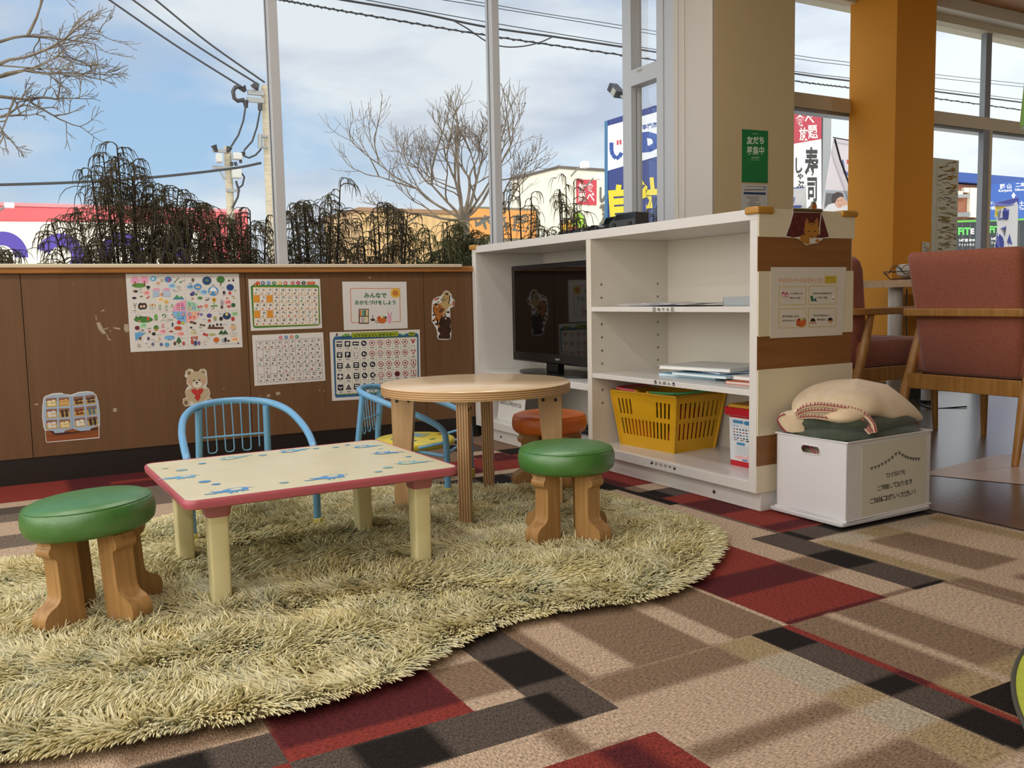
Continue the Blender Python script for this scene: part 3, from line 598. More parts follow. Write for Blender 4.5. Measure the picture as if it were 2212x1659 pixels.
b.build('pouch_body', t, world=True, bevel=.006, seg=3)

# colouring sheets on the upper shelf
PAPER = mat('paper', '#dcdad6', .6); rnd = random.Random(4)
z = .616
for i, (cx, cy, a, w, h, bend) in enumerate(((2.10, 2.56, 4, .21, .297, .004), (2.08, 2.50, -6, .21, .297, .006), (2.11, 2.42, 10, .21, .297, .004), (2.06, 2.36, -3, .21, .297, .005), (2.09, 2.30, 3, .21, .297, .003))):
    m = MB(); z += .0012; n = 10
    M = Matrix.Translation((cx, cy, z)) @ Matrix.Rotation(radians(a), 4, 'Z')
    for k in range(n):
        y0, y1 = -h/2+h*k/n, -h/2+h*(k+1)/n
        e = lambda y: bend*max(0, (y/(h/2)))**2*1.4+bend*max(0, -y/(h/2))**2
        m.add([M @ Vector(p) for p in ((-w/2, y0, e(y0)), (w/2, y0, e(y0)), (w/2, y1, e(y1)), (-w/2, y1, e(y1)), (-w/2, y0, e(y0)+.001), (w/2, y0, e(y0)+.001), (w/2, y1, e(y1)+.001), (-w/2, y1, e(y1)+.001))], [(3, 2, 1, 0), (4, 5, 6, 7), (0, 4, 7, 3), (1, 2, 6, 5)]+([(0, 1, 5, 4)] if k == 0 else [])+([(2, 3, 7, 6)] if k == n-1 else []), [PAPER, mat('paper', '#c9c9cf', .6), PAPER, mat('paper', '#b9bac4', .6), PAPER][i])
    o = m.build('colouring_sheet'); tag(o, ('lowest loose colouring sheet of the pile on the upper shelf', 'second colouring sheet from the bottom on the upper shelf', 'middle colouring sheet of the pile, turned askew on the upper shelf', 'second colouring sheet from the top of the upper shelf pile', 'topmost white colouring sheet of the upper shelf pile')[i], 'paper', 'colouring sheets on the upper shelf')
t = thing('pencil_tray', 'flat grey tray beside the colouring sheets at the right of the upper shelf', 'tray', (2.03, 2.06, .616))
b = MB(); x0, x1, y0, y1 = 1.955, 2.14, 1.956, 2.105; G = mat('grey_tray', '#9aa0a2', .35)
b.box(x0, x1, y0, y1, .6165, .620, G); [b.box(*q, .620, .645, G) for q in ((x0, x0+.003, y0, y1), (x1-.003, x1, y0, y1), (x0, x1, y0, y0+.003), (x0, x1, y1-.003, y1))]; b.build('tray_body', t, world=True, bevel=.001)

# picture books on the middle shelf
zz = .3667
for nm, lab, cx, cy, a, w, h, th, cov, edge, grp in (
    ('picture_book', 'light blue picture book at the bottom of the middle shelf pile', 2.15, 2.40, 6, .21, .27, .010, '#8fc3df', '#e6ecee', 1),
    ('picture_book', 'pale blue and white picture book, second in the middle shelf pile', 2.13, 2.31, 3, .21, .26, .009, '#a9cde0', '#f0f0ec', 1),
    ('picture_book', 'navy blue picture book in the middle shelf pile', 2.17, 2.33, -10, .20, .25, .009, '#22406e', '#d5dde5', 1),
    ('picture_book', 'white-covered picture book on top of the middle shelf pile', 2.15, 2.36, 12, .24, .30, .012, '#d6d8d6', '#ededea', 1),
    ('picture_book', 'white picture book under the shelf end panel, right of the blue pile', 2.15, 2.065, -3, .20, .20, .012, '#dddcd8', '#efeeea', 0),
    ('picture_book', 'orange-red picture book at the right end of the middle shelf', 2.10, 2.06, 5, .18, .19, .010, '#b5553c', '#e0d6cc', 0)):
    if grp == 0: zq = .3667+(.0102 if 'white' in lab else 0)
    else: zq = zz; zz += th+.0004
    M = Matrix.Translation((cx, cy, zq)) @ Matrix.Rotation(radians(a), 4, 'Z')
    o = thing(nm, lab, 'book', (cx, cy, zq), radians(a), 'picture books on the middle shelf')
    b = MB(); b.box(-w/2, w/2, -h/2, h/2, 0, .0015, ink(cov)); b.box(-w/2, w/2, -h/2, h/2, th-.0015, th, ink(cov)); b.box(w/2-.002, w/2, -h/2, h/2, 0, th, ink(cov)); b.build('cover', o)
    b = MB(); b.box(-w/2+.003, w/2-.003, -h/2+.003, h/2-.003, .0015, th-.0015, mat('page_block', edge, .7)); b.build('page_block', o)

# yellow shopping basket of toys
YEL = mat('yellow_plastic', '#d9a514', .38)
bc = Vector((2.135, 2.598, .0905)); ba = radians(5)
bk = thing('shopping_basket', 'yellow slotted plastic shopping basket of toys on the bottom shelf', 'basket', bc, ba)
lx0, ly0, lx1, ly1, H = .104, .138, .125, .172, .205      # half sizes at foot and at rim
def wall(b, p0, p1, q0, q1, nx, rows, m, t=.0035):
    """basket side from foot p0-p1 to rim q0-q1 with slots; rows = list of (v0, v1, set of solid columns)"""
    nrm = (p1-p0).cross(q0-p0).normalized()
    def pt(u, v): return (p0.lerp(p1, u)).lerp(q0.lerp(q1, u), v)
    us = [0]; pad = .07
    for i in range(nx): us += [pad+(1-2*pad)*(i+.26)/nx, pad+(1-2*pad)*(i+.74)/nx]
    us.append(1); vsn = sorted({0, 1, *[r[0] for r in rows], *[r[1] for r in rows]})
    for j in range(len(vsn)-1):
        row = next((r for r in rows if r[0] == vsn[j]), None)
        for i in range(len(us)-1):
            if row and i % 2 == 1 and (i//2) not in row[2]: continue
            a = [pt(us[i], vsn[j]), pt(us[i+1], vsn[j]), pt(us[i+1], vsn[j+1]), pt(us[i], vsn[j+1])]
            b.add(a+[p-nrm*t for p in a], [(0, 1, 2, 3), (7, 6, 5, 4), (0, 4, 5, 1), (1, 5, 6, 2), (2, 6, 7, 3), (3, 7, 4, 0)], m)
b = MB()
cs0 = [Vector((x, y, 0)) for x, y in ((-lx0, -ly0), (lx0, -ly0), (lx0, ly0), (-lx0, ly0))]; cs1 = [Vector((x, y, H)) for x, y in ((-lx1, -ly1), (lx1, -ly1), (lx1, ly1), (-lx1, ly1))]
mid = set(range(4, 10))
wall(b, cs0[3], cs0[0], cs1[3], cs1[0], 14, [(.22, .52, set()), (.60, .88, mid)], YEL)
wall(b, cs0[0], cs0[1], cs1[0], cs1[1], 9, [(.22, .52, set()), (.60, .88, set())], YEL)
wall(b, cs0[1], cs0[2], cs1[1], cs1[2], 14, [(.22, .52, set()), (.60, .88, mid)], YEL)
wall(b, cs0[2], cs0[3], cs1[2], cs1[3], 9, [(.22, .52, set()), (.60, .88, set())], YEL)
b.box(-lx0, lx0, -ly0, ly0, 0, .004, YEL)
for i in range(4):
    b.tube([cs0[i], cs1[i]], .006, YEL, 8)
b.tube([p+Vector((0, 0, .001)) for p in cs1], .0052, YEL, 8, closed=True)
b.build('basket_body', bk, smooth=30)
for nm, y0, m in (('handle', .168, mat('pink_handle', '#e8687a', .4)), ('handle', -.168, mat('green_handle', '#4fae6f', .4))):
    b = MB(); sg = 1 if y0 > 0 else -1
    b.tube([(-.118, sg*.03, H+.008), (-.121, sg*.10, H+.010), (-.116, sg*.150, H+.012), (-.095, sg*.166, H+.012), (.095, sg*.166, H+.012), (.116, sg*.150, H+.012), (.121, sg*.10, H+.010), (.118, sg*.03, H+.008)], .0048, m, 8)
    o = b.build(nm, bk); o['label'] = 'pink folding handle' if sg > 0 else 'green folding handle'
for x in (-.122, .122):
    for y in (-.03, .03): b = MB(); b.tube([(x-.006, y, H+.004), (x+.006, y, H+.004)], .009, YEL, 12); b.build('handle_lug', bk)
def blob(name, lab, cat, c, s, m, grp=None, rot=0., seed=0, sq=2.6):
    r = random.Random(seed); v, f = [], []; n, k = 14, 9
    def g(t): return math.copysign(abs(t)**(2/sq), t)
    for i in range(k+1):
        a = -pi/2+pi*i/k
        for j in range(n):
            b_ = 2*pi*j/n; v.append(Vector((s[0]*g(cos(a))*g(cos(b_)), s[1]*g(cos(a))*g(sin(b_)), s[2]*g(sin(a))+s[2])))
    f = [(i*n+j, i*n+(j+1) % n, (i+1)*n+(j+1) % n, (i+1)*n+j) for i in range(k) for j in range(n)]
    mb = MB(); M = Matrix.Translation(c) @ Matrix.Rotation(rot, 4, 'Z'); mb.add([M @ p for p in v], f, m); o = mb.build(name); tag(o, lab, cat, grp); return o
base = Matrix.Translation(bc) @ Matrix.Rotation(ba, 4, 'Z')
for lab, nm, p, s, c, sq in (('orange toy seen through the left front slots of the yellow basket', 'toy_block', (-.056, .050, .008), (.038, .068, .062), '#e0541c', 7), ('black toy behind the middle front slots of the yellow basket', 'toy_block', (-.056, -.042, .008), (.036, .022, .068), '#151517', 6),
    ('red toy ball behind the right front slots of the yellow basket', 'toy_ball', (-.062, -.094, .006), (.028, .028, .034), '#c8301e', 2.4), ('pale yellow toy ball low in the middle of the yellow basket', 'toy_ball', (-.018, -.02, .006), (.018, .018, .018), '#ded4a4', 2),
    ('dark red toy case in the corner of the yellow basket', 'toy_case', (.018, -.088, .008), (.046, .038, .074), '#b8281e', 7), ('brown-red toy box filling the back of the yellow basket', 'toy_case', (.042, .04, .008), (.042, .085, .08), '#98321a', 8)):
    blob(nm, lab, 'toy', base @ Vector(p), s, ink(c, .4), 'toys in the yellow basket', ba, sq=sq)

# red lidded bucket
RD = mat('red_plastic', '#c41f2c', .35)
t = thing('toy_bucket', 'red and white lidded toy bucket printed with block pictures, on the bottom shelf', 'bucket', (2.135, 2.085, .0905), radians(2))
def rr(hx, hy, r, z): return [(x, y, z) for x, y in rrect(-hx, hx, -hy, hy, r, 5)]
def loft(b, rings, m, cap=True):
    n = len(rings[0]); v = [p for r in rings for p in r]; f = [(i*n+k, i*n+(k+1) % n, (i+1)*n+(k+1) % n, (i+1)*n+k) for i in range(len(rings)-1) for k in range(n)]
    if cap: f += [tuple(range(n-1, -1, -1)), tuple((len(rings)-1)*n+k for k in range(n))]
    return b.add(v, f, m)
b = MB(); loft(b, [rr(.07, .108, .014, 0), rr(.073, .112, .016, .17)], RD); b.build('bucket_body', t)
b = MB(); loft(b, [rr(.079, .120, .016, .166), rr(.0835, .126, .018, .170), rr(.0835, .126, .018, .192), rr(.080, .122, .016, .194)], RD); b.build('bucket_rim', t)
b = MB(); loft(b, [rr(.076, .117, .016, .194), rr(.074, .114, .016, .203)], mat('yellow_lid', '#dba220', .4)); b.build('lid', t)
s = Sheet(lambda a, q: Matrix.Translation((2.135, 2.085, .0905)) @ Matrix.Rotation(radians(2), 4, 'Z') @ Vector((-.0706-.003*q/.17, -a, q)), (-1, 0, 0))
s.solid([(-.100, .018), (.104, .018), (.107, .16), (-.103, .16)], mat('white_label', '#dfe2e6', .4), .0004)
BL = ink('#3a86b8')
for i in range(5): s.ell(-.082+i*.009, .147, .005, .006, BL, 1)
s.ell(-.025, .146, .014, .007, BL, 1); s.rect(-.09, .132, -.06, .135, ink('#7fb2d3'), 1); s.frame([(-.092, .085), (.09, .085), (.09, .128), (-.092, .128)], .0008, ink('#9fb0c0'), 1)
r = random.Random(8)
for j in range(4):
    for i in range(9): s.ell(-.082+i*.0135+j*.001, .122-j*.0095, .0042+r.random()*.0016, .0026, ink(('#2b4a63', '#24556f', '#b56a6a', '#6d7d8c')[r.randrange(4)]), 1, 8)
for i in range(4): s.lay([(-.084+i*.026, .087), (-.070+i*.026, .090), (-.064+i*.026, .087), (-.078+i*.026, .084)], ink(('#9a8f8f', '#8c8c8c', '#1e3648', '#1e3648')[i]), 2)
for i in range(4): s.ell(-.066+i*.009, .075, .005, .005, BL, 1)
for j in range(7): s.rect(-.08+(j % 3)*.004, .066-j*.0045, -.01-(j % 2)*.008, .0668-j*.0045, ink('#8a8d92'), 1)
for x, y, rx, ry, c in ((-.052, .030, .03, .006, '#e7b9b9'), (-.018, .030, .012, .009, '#e7b9b9'), (-.035, .0225, .014, .0028, '#3a86b8')): s.ell(x, y, rx, ry, ink(c), 1)
s.line([(.006, .02), (.008, .078)], .0006, ink('#9fb0c0'), 1)
for x, y in ((.03, .07), (.028, .03), (.06, .05)): s.ell(x, y, .012, .01, BL, 1)
s.build('printed_label', t, world=True, smooth=0)

# toy cars on the shelf top
def toy_car(lab, px0, px1, x, h, col, van, w=.06, grp='toy cars on the shelf top'):
    y1, y0 = on_x(px0, 490, x).y, on_x(px1, 480, x).y; L = y1-y0
    t = thing('toy_car', lab, 'toy car', (x+w/2, (y0+y1)/2, .90), group=grp)
    paint, gl, ch = mat('car_paint', col, .25), mat('car_window', '#0b0d0f', .1), mat('chrome', '#c2c6ca', .2, .8)
    hh = L/2; zb = .006
    if van: prof = [(-hh, zb), (-hh, h*.95), (-hh+.006, h), (hh*.42, h), (hh*.70, h*.62), (hh*.96, h*.48), (hh, h*.30), (hh, zb)]
    else: prof = [(-hh, zb), (-hh, h*.5), (-hh*.75, h*.62), (-hh*.35, h), (hh*.15, h), (hh*.5, h*.60), (hh*.95, h*.48), (hh, zb)]
    b = MB(); b.prism(prof, -w/2, w/2, paint, 'x'); b.build('car_body', t, bevel=.003)
    for sx in (-w/2-.0006, w/2+.0002):
        b = MB()
        if van: b.prism([(-hh*.93, h*.55), (-hh*.93, h*.92), (hh*.40, h*.92), (hh*.62, h*.60), (hh*.55, h*.55)], sx, sx+.0004, gl, 'x')
        else: b.prism([(-hh*.6, h*.64), (-hh*.33, h*.93), (hh*.13, h*.93), (hh*.42, h*.64)], sx, sx+.0004, gl, 'x')
        b.build('side_window', t, smooth=0)
    b = MB()
    if van: b.add([(-w/2+.004, hh*.455, h*.97), (w/2-.004, hh*.455, h*.97), (w/2-.004, hh*.695, h*.645), (-w/2+.004, hh*.695, h*.645)], [(0, 1, 2, 3)], gl); b.build('windscreen', t, smooth=0)
    for sx in (-w/2, w/2):
        for sy in (-hh*.62, hh*.62):
            q = MB(); q.lathe([(.0001, -.004), (.009, -.004), (.0098, 0), (.009, .004), (.005, .005), (.0001, .004)], mat('tyre', '#141414', .6), 16); e = MB(); e.join(q, Matrix.Translation((sx, sy, .0098)) @ Matrix.Rotation(radians(90), 4, 'Y')); e.build('wheel', t)
    b = MB(); b.box(-w/2+.004, w/2-.004, hh-.001, hh+.002, h*.14, h*.30, ch); b.box(-w/2+.003, w/2-.003, hh-.0005, hh+.003, zb, h*.12, ch); b.build('grille', t, bevel=.001)
toy_car('dark grey toy van, rightmost of the toy cars on the white shelf', 1316, 1372, 1.945, .050, '#3a3a3a', True)
toy_car('black toy van parked just behind the grey one on the white shelf', 1297, 1340, 2.02, .054, '#131415', True)
toy_car('low black toy car left of the toy vans on the white shelf', 1264, 1294, 1.945, .022, '#1c1c1e', False, .045)
toy_car('silver toy car, third from the left among the toy cars', 1247, 1266, 1.94, .016, '#9a9ca0', False, .04)
toy_car('dark toy car with a white roof, leftmost but one of the toy cars', 1226, 1249, 1.96, .020, '#2a2b30', False, .04)
toy_car('small dark toy car, leftmost of the toy cars on the shelf', 1206, 1226, 1.97, .014, '#35363c', False, .036)

# ================================================================== POSTERS AND STICKERS
WN = (0, -1, 0); WP = '#d8d6d1'; YP4 = YW-.0012
def poster(ox, oy, sc, y=YP4): return Sheet(crop(ox, oy, sc, on_y, y), WN)
def grid_map(c): return quadmap(*c)
def bars(s, x, y, w, n=1, c='#4a4a4a', layer=2, h=2.2, gap=4.5):
    """print too small to read: thin grey line of type"""
    for k in range(n): s.rect(x-w/2+(k % 2)*w*.08, y+k*gap, x+w/2-(k % 2)*w*.08, y+k*gap+h, c, layer)

# seasons chart
s = poster(250, 580, 4.706); s.solid([(100, 54), (1252, 52), (1290, 800), (152, 850)], mat('laminated_paper', WP, .25))
for pts in ([(698, 62), (737, 806)],):
    (x0, y0), (x1, y1) = pts
    for k in range(0, 40, 2): s.line([(x0+(x1-x0)*k/40, y0+(y1-y0)*k/40), (x0+(x1-x0)*(k+1)/40, y0+(y1-y0)*(k+1)/40)], 3, '#b0707a', 1)
for k in range(0, 60, 2): s.line([(150+1100*k/60, 448-22*k/60), (150+1100*(k+1)/60, 448-22*(k+1)/60)], 3, '#b0707a', 1)
for a0, c in ((180, '#dfa0ba'), (270, '#a8cdb6'), (0, '#e6aca4'), (90, '#83b6dc')): s.ell(716, 436, 142, 112, c, 2, 12, a0, a0+90)
for tx, x, y, c in (('はる', 655, 368, '#c03a78'), ('なつ', 770, 365, '#2f8a58'), ('ふゆ', 662, 504, '#2b6fb4'), ('あき', 775, 498, '#c8523e')): s.text(tx, x, y, h=34, m=ink(c), layer=4, bold=.02)
for x, y, c in ((636, 405, '#c8584e'), (684, 403, '#4a5a9a'), (748, 404, '#c87848'), (794, 403, '#3a7ab0'), (638, 466, '#3a9a7a'), (686, 464, '#c84858'), (750, 463, '#3a70b8'), (796, 461, '#d8a848')): s.rect(x-14, y-13, x+14, y+13, c, 3); s.rect(x-7, y-6, x+7, y+6, '#e6e2dc', 4)
for tx, x, y, fc, bc in (('3月', 312, 248, '#d05a50', '#e8bcb4'), ('5月', 570, 176, '#3a86b8', '#a8d0e6'), ('4月', 457, 316, '#dca040', '#efe0c0'), ('6月', 756, 186, '#2a5c92', '#a0c0dc'), ('7月', 894, 240, '#2f7ab8', '#9cc8e4'), ('8月', 1140, 342, '#cc4a52', '#eab4b8'), ('9月', 1208, 462, '#5a9a58', '#bcd8b4'), ('10月', 1208, 720, '#d8823a', '#efd2b0'), ('11月', 792, 654, '#a89a68', '#dad2b4'), ('12月', 660, 664, '#c8504a', '#ecc0b8'), ('1月', 478, 640, '#cc5a6e', '#eebcc4'), ('2月', 278, 578, '#4a9a5a', '#b8dcb8')):
    s.ell(x, y, 40, 27, bc, 1); s.text(tx, x, y, h=30 if len(tx) < 3 else 28, m=ink(fc), layer=3, bold=.03)
E_ = lambda x, y, rx, ry, c, l=1, **k: s.ell(x, y, rx, ry, c, l, 12, **k)
for x, y in ((195, 122), (290, 116)): E_(x, y, 44, 40, '#dd9cb8'); s.line([(x, y+10), (x+4, y+58)], 12, '#7a4a30', 2)
E_(235, 172, 74, 24, '#5a8a3c'); E_(330, 190, 20, 16, '#2a2a2a', 2); E_(380, 104, 33, 26, '#5fa8d2'); E_(378, 104, 15, 11, '#d8e8ee', 2)
for x, y, rx, ry, c in ((430, 150, 22, 17, '#c8a888'), (468, 120, 20, 18, '#b8b0a0'), (533, 112, 38, 30, '#4a7ac0'), (540, 118, 14, 12, '#c84a50'), (660, 138, 13, 9, '#3a8a5a'), (412, 222, 38, 26, '#dd9cb8'), (515, 222, 36, 26, '#dd9cb8'), (200, 232, 26, 14, '#3a3a3e'), (188, 232, 8, 9, '#a85a50'), (188, 300, 24, 12, '#28262a'), (260, 285, 18, 9, '#8a7a68'), (320, 300, 9, 10, '#b85048'), (336, 288, 9, 9, '#b85048'), (255, 384, 30, 36, '#2e2826'), (290, 382, 28, 34, '#2e2826'), (258, 386, 12, 14, '#e2c2a6'), (288, 384, 12, 14, '#e2c2a6'), (640, 190, 22, 14, '#b8b4b0'), (650, 215, 28, 12, '#c8c4c0'), (514, 340, 22, 16, '#dcae48'), (480, 262, 14, 20, '#b86a58'), (455, 266, 12, 18, '#d2a890')): s.ell(x, y, rx, ry, ink(c), 1, 12)
s.line([(590, 148), (640, 92)], 8, '#4a7a3a', 1); s.lay([(582, 312), (622, 264), (648, 298), (664, 278), (694, 308)], '#4a9a58', 1); s.rect(584, 300, 692, 314, '#3a80b0', 2)
s.rect(375, 225, 440, 290, '#a8bcd0', 1); s.rect(480, 225, 555, 288, '#b0c2d4', 1)
for x in (350, 372, 398): s.line([(x, 410), (x, 372)], 4, '#5a9a4a', 1); E_(x, 368, 9, 9, ('#c84a48', '#dca840', '#dcc860')[(x//24) % 3])
for a in ((180, 350, 200, 410), (210, 352, 190, 390)): s.line([a[:2], a[2:]], 5, '#6a4a38', 1)
for x, y in ((450, 385), (515, 390), (572, 380)): s.line([(x-18, y+14), (x, y-20), (x+16, y+12)], 4, '#7aa860', 1); s.line([(x, y+26), (x, y-20)], 3, '#6a9a50', 1)
for x, y, rx, ry, c in ((784, 118, 16, 20, '#6a5a4c'), (926, 124, 47, 43, '#26466e'), (926, 120, 22, 14, '#5a7a6a'), (1066, 112, 42, 36, '#3f7a3c'), (1150, 122, 9, 10, '#1d2a24'), (1194, 120, 9, 12, '#1d1a1c'), (833, 186, 40, 34, '#4a90c8'), (835, 190, 24, 10, '#d4b890'), (1162, 192, 38, 34, '#24427c'), (990, 230, 54, 48, '#4a92c8'), (775, 262, 22, 18, '#3e3a7a'), (790, 246, 14, 13, '#4a4690'), (816, 262, 16, 10, '#4a8a4a'), (856, 300, 26, 16, '#4f8a48'), (780, 306, 12, 8, '#b85a48'), (1100, 245, 14, 18, '#2e2a2e'), (1160, 250, 14, 18, '#c83a44'), (1132, 302, 12, 8, '#c8623a'), (998, 318, 24, 24, '#dcae3a'), (998, 318, 11, 11, '#6a4526'), (842, 390, 11, 10, '#c43a42'), (868, 386, 11, 10, '#c43a42'), (918, 380, 20, 19, '#dc8a6a'), (1080, 350, 18, 24, '#a898a4'), (1078, 392, 14, 18, '#4a3a34'), (1194, 372, 22, 22, '#2f5a38'), (1150, 386, 22, 12, '#c04a48')): s.ell(x, y, rx, ry, ink(c), 1 if rx > 12 else 2, 12)
s.rect(1062, 138, 1074, 172, '#6a4a30', 2); s.lay([(950, 232), (970, 196), (990, 190), (1010, 196), (1032, 232)], '#e6eaee', 2); s.ell(960, 248, 14, 10, '#dcb490', 2); s.ell(1020, 248, 14, 10, '#dcb490', 2)
s.line([(998, 340), (998, 408)], 6, '#4a8a3c', 1); s.ell(980, 382, 18, 7, '#4a8a3c', 1); s.ell(1018, 378, 18, 7, '#4a8a3c', 1); s.line([(910, 330), (926, 312), (936, 326), (950, 300)], 7, '#22282c', 1); s.lay([(1180, 300), (1206, 290), (1212, 312)], '#c8b850', 1)
E_(280, 518, 98, 32, '#3f7a36')
for x, y, rx, ry, c in ((328, 510, 12, 24, '#c8523a'), (208, 494, 9, 9, '#2a2420'), (252, 492, 9, 10, '#3a2a24'), (240, 536, 14, 12, '#b08a6a'), (408, 492, 18, 30, '#69a84c'), (492, 480, 22, 18, '#3a7a48'), (530, 512, 18, 10, '#c8c4b0'), (575, 470, 9, 9, '#c87858'), (594, 496, 9, 8, '#c87858'), (642, 548, 22, 20, '#c83a36'), (684, 554, 18, 17, '#b4b844'), (218, 604, 26, 22, '#6a2a3a'), (344, 592, 15, 13, '#d8d0c8'), (410, 602, 26, 26, '#4a7a3a'), (410, 622, 18, 10, '#c8963a'), (478, 580, 16, 22, '#d09a98'), (576, 570, 10, 24, '#3a5a6a'), (632, 606, 40, 20, '#b8482c'), (386, 664, 20, 17, '#2a2422'), (344, 640, 14, 9, '#b84a48'), (562, 640, 22, 9, '#a84a38'), (545, 702, 54, 22, '#6eaad6'), (246, 708, 16, 16, '#7a4a2c'), (300, 736, 14, 18, '#e0e0e4'), (332, 712, 12, 18, '#42465a'), (445, 712, 12, 16, '#d4b088'), (520, 772, 26, 20, '#5aa0c8'), (234, 778, 16, 18, '#b8a8a4'), (376, 770, 16, 18, '#6a6a8a'), (462, 772, 16, 18, '#4a6a9a'), (600, 762, 14, 20, '#5a3a3a'), (690, 762, 14, 20, '#b84a48'), (770, 546, 20, 12, '#5a4632'), (802, 556, 18, 12, '#46362a'), (866, 572, 15, 11, '#5a4a38'), (896, 578, 13, 10, '#46362a'), (766, 600, 14, 10, '#3a3a30'), (950, 478, 26, 22, '#4a4a8a'), (1008, 502, 18, 17, '#9aa458'), (950, 528, 16, 14, '#b84a36'), (1128, 482, 42, 36, '#1f3c60'), (1128, 466, 15, 14, '#e0cc70'), (1070, 510, 18, 22, '#2c2624'), (1190, 512, 18, 22, '#b03c36'), (870, 468, 14, 12, '#5a5aa8'), (838, 462, 10, 10, '#5a5aa8'), (1192, 600, 32, 24, '#d4b08a'), (810, 758, 18, 26, '#3a4a7a'), (778, 748, 16, 24, '#b84a3e'), (846, 758, 14, 22, '#7a5a92'), (1022, 724, 30, 26, '#c8682c'), (1115, 724, 14, 24, '#28282c'), (1088, 730, 12, 20, '#9aa4ac'), (1146, 734, 12, 10, '#302c2a'), (900, 668, 16, 14, '#b8383a'), (925, 676, 15, 14, '#c84a48'), (980, 670, 34, 12, '#a8b060')): s.ell(x, y, rx, ry, ink(c), 1 if rx > 13 else 2, 12)
s.lay([(430, 545), (494, 470), (506, 480), (445, 548)], '#e2ded4', 2); s.lay([(194, 652), (305, 650), (200, 735)], '#5f9fd2', 1); s.rect(934, 594, 1096, 614, '#5a3820', 1)
for x in (955, 990, 1030, 1068): s.ell(x, 582 if x < 1010 else 570, 11, 13, '#2c2420', 2)
s.lay([(1042, 668), (1072, 622), (1092, 650), (1112, 622), (1144, 668)], '#2e5a3c', 1)
for k in range(3): s.lay([(640-30+k*6, 752-k*18), (640, 700-k*2), (670-k*6, 752-k*18)], '#2f6a38', 1)
s.rect(634, 752, 646, 770, '#6a4a30', 1); s.line([(760, 700), (836, 694)], 9, '#b03a2c', 1); s.line([(772, 700), (770, 735)], 8, '#b03a2c', 1); s.line([(824, 696), (826, 735)], 8, '#b03a2c', 1); s.line([(766, 716), (832, 712)], 6, '#b03a2c', 1)
s.lay([(876, 746), (916, 718), (922, 734), (884, 758)], '#e0c4bc', 1)
for x in (1160, 1182, 1204, 1226): s.line([(x, 680), (x+6, 646)], 4, '#b8b078', 1)
r = random.Random(3)
for x, y in ((255, 238), (330, 208), (248, 208), (585, 84), (612, 232), (660, 285), (590, 218), (690, 120), (760, 148), (970, 82), (990, 165), (1085, 195), (1190, 98), (1215, 220), (1060, 175), (775, 228), (835, 232), (930, 296), (1075, 318), (1190, 278), (1100, 268), (865, 412), (920, 408), (985, 404), (190, 425), (280, 410), (370, 414), (450, 410), (515, 418), (210, 472), (240, 470), (408, 520), (485, 525), (527, 535), (560, 518), (272, 618), (270, 630), (340, 608), (345, 655), (405, 625), (440, 672), (480, 600), (530, 605), (660, 628), (598, 662), (238, 640), (246, 728), (315, 762), (372, 722), (400, 740), (440, 742), (540, 722), (580, 690), (680, 708), (650, 788), (520, 796), (340, 797), (240, 796), (1060, 455), (1010, 522), (950, 545), (860, 595), (790, 618), (880, 632), (1110, 566), (1190, 566), (1192, 628), (1090, 678), (1195, 690), (905, 770), (940, 703), (1022, 758), (1112, 754), (800, 782), (898, 517), (700, 478)): bars(s, x, y, r.uniform(22, 44), r.choice((1, 1, 2)), '#5a5550', 3, 2.4, 5)
s.line([(1056, 770), (1230, 762)], 2, '#8a8780', 1); s.rect(1236, 752, 1252, 766, '#4a4642', 1)
tag(s.build('seasons_poster', smooth=0), 'large white picture chart of the four seasons, leftmost poster on the brown wall', 'poster')

# hiragana chart
def kana(s, q, rows, blank, col, cell, pic, y0=.16):
    r = random.Random(5)
    for j, row in enumerate(rows):
        for i, ch in enumerate(row):
            u, v = (i+.5)/10, (j+.5)/5
            if ch == '□':
                if blank: s.lay([q(i/10+.006, j/5+.01), q((i+1)/10-.006, j/5+.01), q((i+1)/10-.006, (j+1)/5-.01), q(i/10+.006, (j+1)/5-.01)], blank, 2)
                continue
            x, y = q(u+.012, v-.035 if pic else v); s.text(ch, x, y, h=cell, m=ink(col), layer=3, bold=.02)
            x, y = q(u-.01, v+.055); c = r.choice(pic); s.ell(x, y, cell*.42, cell*.27, ink(c), 3, 9); s.ell(x+cell*.18, y-cell*.06, cell*.16, cell*.2, ink(r.choice(pic)), 4, 8)
s = poster(250, 580, 4.706); s.solid([(1346, 108), (2076, 106), (2098, 606), (1374, 635)], mat('laminated_paper', WP, .25))
G1, G2 = '#3a7a2c', '#5a9a3a'
s.lay([(1388, 168), (2050, 168), (2066, 182), (2080, 560), (2060, 580), (1415, 606), (1396, 590), (1372, 186)], G1, 1); s.lay([(1402, 184), (2052, 184), (2066, 572), (1415, 592)], '#6aa03e', 2)
q = quadmap((1394, 190), (2056, 196), (2066, 566), (1408, 584)); s.lay([q(0, 0), q(1, 0), q(1, 1), q(0, 1)], '#dedbd2', 3)
rows = ('わらやまはなたさかあ', '□り□みひにちしきい', 'をるゆむふぬつすくう', '□れ□めへねてせけえ', 'んろよもほのとそこお')
for i in range(11): s.line([q(i/10, 0), q(i/10, 1)], 3, '#c8902c', 6)
for j in range(6): s.line([q(0, j/5), q(1, j/5)], 3, '#c8902c', 6)
N0 = s.N; s.N = N0*1.3; kana(s, q, rows, '#d8902a', '#2a2624', 26, ['#8a5a30', '#d8b040', '#3a8a50', '#a02a5a', '#c83a34', '#d88a60', '#3a3a3a', '#5aa0c0', '#c86a90', '#7a9a50']); s.N = N0
